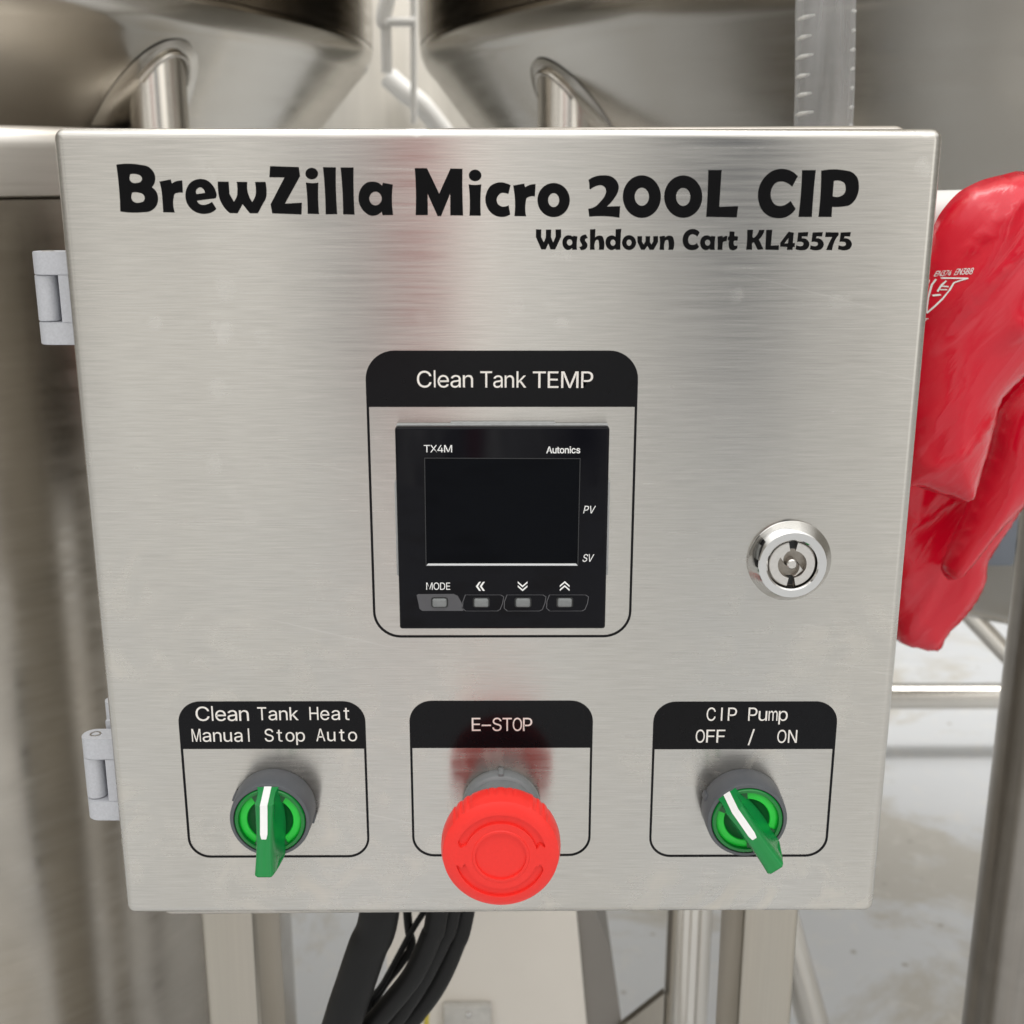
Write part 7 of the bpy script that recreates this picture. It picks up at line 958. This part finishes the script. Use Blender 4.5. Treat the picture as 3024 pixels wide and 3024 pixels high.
# selector switches
def selector(cx, cz, ang, label):
    c = (cx, 0, cz)
    bm = bmesh.new()
    add_lathe(bm, c, [(.0146, -.0001), (.0150, -.0008), (.0149, -.0060), (.0146, -.0112), (.0143, -.0118), (.0132, -.0120), (.0130, -.0112)], 96)
    # two moulded tabs where the collar meets the panel
    for a in (160, 345):
        v = add_box(bm, -.0012, .0012, -.0052, -.0002, .0140, .0156, .0004, 2)
        R = Matrix.Rotation(radians(90 - a), 3, 'Y')
        for q in [q for q in v if q.is_valid]:
            q.co = R @ q.co + Vector(c)
    sw = finish('selector_switch', bm, M['collar'], box, label)
    bm = bmesh.new()
    add_lathe(bm, c, [(.0130, -.0112), (.0128, -.0113), (.0127, -.0113)], 64)
    finish('collar_gap', bm, M['groove'], sw)
    bm = bmesh.new()
    add_lathe(bm, c, [(.0128, -.0105), (.0128, -.0119), (.0124, -.0124), (.0114, -.0124), (.0112, -.0119), (.0112, -.0108)], 96)
    finish('lens', bm, M['lensgreen'], sw)
    bm = bmesh.new()
    add_lathe(bm, c, [(.0112, -.0109), (.0105, -.0112), (.0085, -.0112), (.0082, -.0108)], 96)
    finish('lit_look_ring', bm, M['ringgreen'], sw)  # ring is unlit; its lit look is painted as brighter green
    bm = bmesh.new()
    add_lathe(bm, c, [(.0082, -.0109), (.0070, -.0100), (0, -.0098)], 64)
    # small key blocks standing on the ring
    for a in (62, 118, 242, 298):
        v = add_box(bm, -.0010, .0010, -.0118, -.0108, .0088, .0112)
        R = Matrix.Rotation(radians(90 - a) + ang, 3, 'Y')
        for q in v:
            q.co = R @ q.co + Vector(c)
    finish('ring_core', bm, M['deepgreen'], sw)

    R = Matrix.Rotation(ang, 3, 'Y')

    def put(w, y, u):
        p = R @ Vector((w, 0, u))
        return Vector((cx + p.x, y, cz + p.z))
    # moulded handle: a ridge that swells towards the finger end
    U1 = -.0137

    def utop(y):
        return .0139 - .0031 * max(0.0, min(1.0, (-.0110 - y) / .0095))

    def ufront(f):
        y = -.0205 - .0070 * f ** 1.1
        u0 = utop(y)
        return u0 + (U1 - u0) * f, y
    bm = bmesh.new()
    rows = []
    NS = 22
    for i in range(NS + 1):
        f = i / NS
        front = ufront(f)[1]
        wf = .0033 - .0006 * sin(pi * f) + .0001 * f
        wm = .0031 + .0007 * f
        wb = .0041 + .0008 * sin(pi * min(1, f * 1.05)) ** 2 + .0012 * f
        y0 = -.0106
        hgt = front - y0
        half = [(wb, y0), (wb * .93, y0 + hgt * .12), (wm, y0 + hgt * .40), (wm * .98, y0 + hgt * .70), (wf, y0 + hgt * .93), (wf * .86, y0 + hgt * .985), (wf * .6, front)]
        prof = half + [(-a, b) for a, b in half[::-1]]
        rows.append([bm.verts.new(put(a, b, utop(b) + (U1 - utop(b)) * f)) for a, b in prof])
    m = len(rows[0])
    for p, q in zip(rows, rows[1:]):
        for k in range(m):
            bm.faces.new((p[k], p[(k + 1) % m], q[(k + 1) % m], q[k]))
    e0 = bm.faces.new(rows[0])
    e1 = bm.faces.new(rows[-1][::-1])
    bmesh.ops.bevel(bm, geom=list(e1.edges), offset=.0006, segments=2, affect='EDGES')
    finish('handle', bm, M['gripgreen'], sw, angle=50)
    # white pointer over the sloping top end and down the ridge
    bm = bmesh.new()
    path = []
    for k in range(5):
        y = -.0118 - .0087 * k / 4
        path.append((utop(y) + .00015, y - .00005))
    path[-1] = (path[-1][0] + .0001, path[-1][1] - .00018)
    for i in range(1, 11):
        u, y = ufront(.44 * i / 10)
        path.append((u, y - .00018))
    hw = .00130
    A = []
    for i, (u, y) in enumerate(path):
        inw = (-.0006, .0002) if i < 4 else ((-.0004, .0006) if i == 4 else (0, .0007))
        w = hw * (1.0 if i < len(path) - 1 else .8)
        A.append([bm.verts.new(put(-w, y, u)), bm.verts.new(put(w, y, u)), bm.verts.new(put(w, y + inw[1], u + inw[0])), bm.verts.new(put(-w, y + inw[1], u + inw[0]))])
    for p, q in zip(A, A[1:]):
        for k in range(4):
            bm.faces.new((p[k], p[(k + 1) % 4], q[(k + 1) % 4], q[k]))
    bm.faces.new(A[0])
    u, y = path[-1]
    arc = [(hw * .8 * cos(pi * k / 8), u - hw * .8 * sin(pi * k / 8)) for k in range(1, 8)]
    t1 = [bm.verts.new(put(a, y - .00003, b)) for a, b in arc]
    t2 = [bm.verts.new(put(a, y + .0007, b)) for a, b in arc]
    e = A[-1]
    bm.faces.new([e[1]] + t1 + [e[0]])
    ring1 = [e[1]] + t1 + [e[0]]
    ring2 = [e[2]] + t2 + [e[3]]
    for k in range(len(ring1) - 1):
        bm.faces.new((ring1[k], ring1[k + 1], ring2[k + 1], ring2[k]))
    finish('pointer', bm, M['white'], sw)
    return sw


selector(-.0832, Z0 + .0456, radians(0), 'selector switch with its green handle pointing straight up')
selector(.0897, Z0 + .0452, radians(-36), 'selector switch with its green handle turned to the upper left')

# emergency stop
EX, EZ = .0004, Z0 + .0456
bm = bmesh.new()
YB = -.0362


def face_y(r, a):
    """depth of the mushroom's face: dome, arrow channels, centre disc"""
    y = YB + .0022 * max(0, (r - .0150) / .0056) ** 2.2
    deg = math.degrees(a) % 360
    lim = 0.0
    for lo, hi, flip in ((16, 164, 1), (196, 344, 1)):
        t = (r - .0126) / (.0156 - .0126)
        if -.02 <= t <= 1.02:
            tri = (0.5 - abs(t - .5)) * 14
            if lo + tri - 3 < deg < hi + tri - 5:
                y += .0011
    if r < .0088:
        y += .00055
    elif r < .0098:
        y -= .00025
    return y


NA = 288
radii = sorted(set([.0004 * i for i in range(1, 51)] + [.0086, .00875, .00885, .0097, .0099, .0125, .01255, .01265, .0155, .01565, .0157]))
rows = []
for r in radii:
    rows.append([bm.verts.new((EX + r * cos(2 * pi * k / NA), face_y(r, 2 * pi * k / NA), EZ + r * sin(2 * pi * k / NA))) for k in range(NA)])
for r, y in ((.0203, -.0330), (.02065, -.0316), (.0208, -.0296), (.0208, -.0270), (.0205, -.0252), (.0196, -.0240), (.0172, -.0228), (.0125, -.0206), (.0112, -.0190)):
    ring = []
    for k in range(NA):
        a = 2 * pi * k / NA
        d = math.degrees(a)
        rr = r
        if -.0330 <= y <= -.0252:
            for c0 in (48, 132, 228, 312):           # grip serrations
                if abs(d - c0) < 13:
                    rr += .00016 * (1 if sin(radians((d - c0) * 42)) > -.1 else -1.4)
            if abs(d - 90) < 13 and y >= -.0300:                      # three thumb marks on top
                if abs(((d - 90 + 19) % 9.5) - 4.75) < 1.9:
                    rr -= .0003
        ring.append(bm.verts.new((EX + rr * cos(a), y, EZ + rr * sin(a))))
    rows.append(ring)
c0 = bm.verts.new((EX, face_y(0, 0), EZ))
for k in range(NA):
    bm.faces.new((c0, rows[0][k], rows[0][(k + 1) % NA]))
for p, q in zip(rows, rows[1:]):
    for k in range(NA):
        bm.faces.new((p[k], q[k], q[(k + 1) % NA], p[(k + 1) % NA]))
est = finish('emergency_stop', bm, M['stopred'], box, 'red mushroom emergency stop button', angle=38)
bm = bmesh.new()
add_lathe(bm, (EX, 0, EZ), [(.0141, -.0001), (.0145, -.0006), (.0145, -.0050), (.0139, -.0058), (.0132, -.0062), (.0130, -.0100), (.0126, -.0128), (.0118, -.0136), (.0113, -.0180), (.0113, -.0212)], 96)
add_box(bm, EX - .0010, EX + .0010, -.0055, -.0002, EZ + .0138, EZ + .0152, .0003, 2)
finish('collar', bm, M['stopgrey'], est)

# ------------------------------------------------------------------ cables under the box
g = 'black cables under the box'
bm = bmesh.new()
add_tube(bm, [(-.050, .088, .80), (-.0568, .09, .739), (-.0628, .09, .721), (-.069, .09, .702), (-.0763, .09, .679), (-.092, .095, .62), (-.10, .11, .5), (-.09, .14, .30)], .0094, 20, True, 6)
o = finish('cable_conduit', bm, M['black_rubber'])
o['label'] = 'thick black conduit hanging under the box, the leftmost black line'
o['category'] = 'cable'
for k, (pts, r, lab) in enumerate((
        ([(-.022, .10, .80), (-.0306, .10, .732), (-.034, .10, .7192), (-.0417, .10, .7005), (-.0519, .10, .6853), (-.066, .10, .668), (-.09, .11, .64)], .0053, 'black cable at the left of the bundle right of the conduit'),
        ([(-.014, .112, .80), (-.0245, .112, .7254), (-.0299, .112, .7085), (-.0385, .112, .6893), (-.0472, .112, .6738), (-.0575, .112, .660), (-.09, .12, .63)], .0048, 'black cable in the middle of the bundle right of the conduit'),
        ([(-.006, .122, .80), (-.0185, .122, .7188), (-.0238, .122, .6995), (-.0315, .122, .6799), (-.0410, .122, .664), (-.0520, .122, .652), (-.09, .13, .62)], .0054, 'black cable at the right of the bundle beside the cream housing'))):
    bm = bmesh.new()
    add_tube(bm, pts, r, 18, True, 6)
    o = finish('power_cable', bm, M['black_rubber'])
    o['label'] = lab
    o['category'] = 'cable'
    o['group'] = g
bm = bmesh.new()
add_tube(bm, [(-.048, .125, .80), (-.0473, .13, .7122), (-.0457, .13, .6945), (-.052, .13, .6826), (-.0591, .13, .6726), (-.0656, .13, .6605), (-.0703, .13, .6474), (-.08, .13, .60)], .0022, 10, True, 6)
add_tube(bm, [(-.0340, .128, .722), (-.0440, .128, .706), (-.0600, .128, .674), (-.0680, .128, .662), (-.0660, .128, .652), (-.0600, .128, .640)], .0016, 10, True, 6)
o = finish('signal_wire', bm, M['black_rubber'])
o['label'] = 'thin looping dark wire between the conduit and the cable bundle'
o['category'] = 'wire'

# ------------------------------------------------------------------ cream housing low behind the cables
t = thing('pump_housing', 'cream painted sheet metal housing low behind the black cables', 'housing', (0, .6, 0))
bm = bmesh.new()
add_prism(bm, [(-.10, .10), (.098, .10), (.0732, .355), (.0626, .466), (.055, .545), (-.10, .545)], .50, .56)
finish('front_panel', bm, M['beige'], t)
bm = bmesh.new()
add_prism(bm, [(.0740, .10), (.118, .10), (.1038, .355), (.098, .395), (.0913, .4315), (.0776, .4663), (.060, .505), (.055, .50), (.0630, .466), (.0736, .355)], .505, .62)
finish('side_panel', bm, M['shade_grey'], t)
bm = bmesh.new()
add_box(bm, -.0515, -.0105, .492, .4995, .20, .379, .001, 2)
pl = finish('name_plate', bm, M['plate'], t)
bm = bmesh.new()
add_lathe(bm, (-.030, 0, .372), [(.0028, .492), (.0028, .4905), (.002, .490), (0, .490)], 20)
finish('screw', bm, M['chrome'], pl)
bm = bmesh.new()
add_tube(bm, [(-.0640, .47, .40), (-.0655, .47, .37), (-.070, .47, .34), (-.072, .47, .2)], .0022, 10, True, 4)
o = finish('earth_wire', bm, M['yellow'])
o['label'] = 'thin yellow wire at the bottom edge beside the cables'
o['category'] = 'wire'

# round frame post with gusset between the housing and the right cart post
t = thing('tank_stand', 'round steel post with a sloping gusset right of the cream housing', 'stand', (.16, .5, 0))
bm = bmesh.new()
add_tube(bm, [(.1589, .5, 0), (.1589, .5, .62)], .0189, 28)
finish('post', bm, M['pipe'], t)
bm = bmesh.new()
add_prism(bm, [(.1010, .353), (.1395, .389), (.1395, .250), (.1010, .250)], .496, .504)
finish('gusset', bm, M['post'], t)
bm = bmesh.new()
add_tube(bm, [(.241, .70, .49), (.391, .70, 0.0)], .0165, 20)
o = finish('brace_tube', bm, M['pipe'])
o['label'] = 'slanting steel tube at the bottom right behind the right post'
o['category'] = 'brace'

# right-hand post in the foreground and rails behind it
bm = bmesh.new()
add_tube(bm, [(.3420, .3, 0), (.3420, .3, 1.02)], .0262, 32)
o = finish('frame_post', bm, M['old_tube'])
o['label'] = 'upright round steel post at the right edge of the picture'
o['category'] = 'post'
bm = bmesh.new()
add_tube(bm, [(.30, 1.74, .1103), (1.6, 1.74, .1100)], .0245, 32)
o = finish('floor_rail', bm, M['pipe'])
o['label'] = 'level steel rail with a bright highlight just above the floor'
o['category'] = 'rail'
bm = bmesh.new()
add_tube(bm, [(.4589, .8, .6576), (.4827, .8, .6335), (.543, .8, .5721), (.5718, .8, .5428), (.66, .8, .453)], .0100, 24)
o = finish('diagonal_brace', bm, M['pipe'])
o['label'] = 'slanting steel tube behind the lower tip of the red glove'
o['category'] = 'brace'
t = thing('outlet_valve', 'small pale valve fitting beside the right post under the cone', 'valve', (.44, .6, .75))
bm = bmesh.new()
add_lathe(bm, (.452, .6, 0), [(0, .79), (.010, .79), (.016, .795), (.017, .812), (.012, .82), (.012, .86)], 28, 'z')
finish('valve_body', bm, M['white_plastic'], t)
bm = bmesh.new()
add_lathe(bm, (.452, .6, 0), [(.010, .79), (.010, .782), (.011, .778), (.011, .772), (.0135, .77), (.0135, .755), (0, .754)], 28, 'z')
finish('valve_end', bm, M['satin'], t)
bm = bmesh.new()
add_box(bm, .392, .4325, .570, .592, .752, .805, .003, 2)
o = finish('junction_box', bm, M['bluegrey'])
o['label'] = 'dark blue grey block half hidden behind the red glove'
o['category'] = 'box'

# ------------------------------------------------------------------ clear hose
t = thing('clear_hose', 'clear reinforced hose rising behind the top right of the box', 'hose', (.177, .3, .85))
bm = bmesh.new()
hp = [(.180, .3, .84), (.179, .3, 1.0), (.1785, .3, 1.10), (.1755, .3, 1.16), (.171, .3, 1.25), (.168, .3, 1.40)]
add_tube(bm, hp, .0160, 40, False, 8)
finish('hose_wall', bm, M['clear'], t)
bm = bmesh.new()
pts = []
for i in range(1500):
    z = .86 + .5 * i / 1500
    for (a, b) in zip(hp, hp[1:]):
        if a[2] <= z <= b[2]:
            f = (z - a[2]) / (b[2] - a[2])
            x = a[0] + (b[0] - a[0]) * f
            break
    an = 2 * pi * z / .0098
    dg_ = math.degrees(an) % 360
    if 170 < dg_ < 236 or dg_ > 318 or dg_ < 8:
        pts.append((x + .0152 * cos(an), .3 + .0152 * sin(an), z))
    elif len(pts) > 3:
        add_tube(bm, pts, [.0012 * (.35 + .65 * sin(pi * q / (len(pts) - 1))) for q in range(len(pts))], 6)
        pts = []
    else:
        pts = []
finish('wire_glints', bm, M['white_plastic'], t)  # white dashes drawn only where the spiral wire would glint

# ------------------------------------------------------------------ red glove over a white rail
bm = bmesh.new()
add_tube(bm, [(.143, .165, 1.049), (.42, .165, 1.057)], .0135, 24)
o = finish('white_rail', bm, M['white_plastic'])
o['label'] = 'white plastic rail the red glove hangs over, right of the box'
o['category'] = 'rail'
t = thing('rubber_glove', 'red rubber gauntlet glove hanging at the right of the control box', 'glove', (.23, .16, .8))
bm = bmesh.new()
add_puffy(bm, GLOVE_CUFF, .118, .024, .026, .0026, .35, .0048)
cuff = finish('cuff', bm, M['rubber'], t, angle=80)
bm = bmesh.new()
add_puffy(bm, GLOVE_PALM, .245, .018, .018, .0032, .6, .0030)
finish('palm', bm, M['rubber'], t, angle=80)
bm = bmesh.new()
add_puffy(bm, GLOVE_THUMB, .205, .016, .016, .0028, .8, .0016)
finish('thumb', bm, M['rubber'], t, angle=80)


def wrap_marks(name, contours, parent):
    """white print that follows the swollen rubber under it"""
    o = decal(name, contours, .118, .0002, M['white'], parent, unit=1.0, zoff=0.0)
    me = o.data
    dg = bpy.context.evaluated_depsgraph_get()
    from mathutils.bvhtree import BVHTree
    b2 = bmesh.new()
    b2.from_mesh(cuff.data)
    tree = BVHTree.FromBMesh(b2)
    b2.free()
    cam = Vector(CAM_LOC)
    for v in me.vertices:
        hit = tree.ray_cast(Vector((v.co.x, -.2, v.co.z)), Vector((0, 1, 0)))
        if hit[0] is not None:
            v.co.y = hit[0].y - .0003 - (0.0002 if v.co.y < .1179 else 0)
    return o


wrap_marks('printed_mark', GLOVE_MARKS + GLOVE_TEXT, cuff)
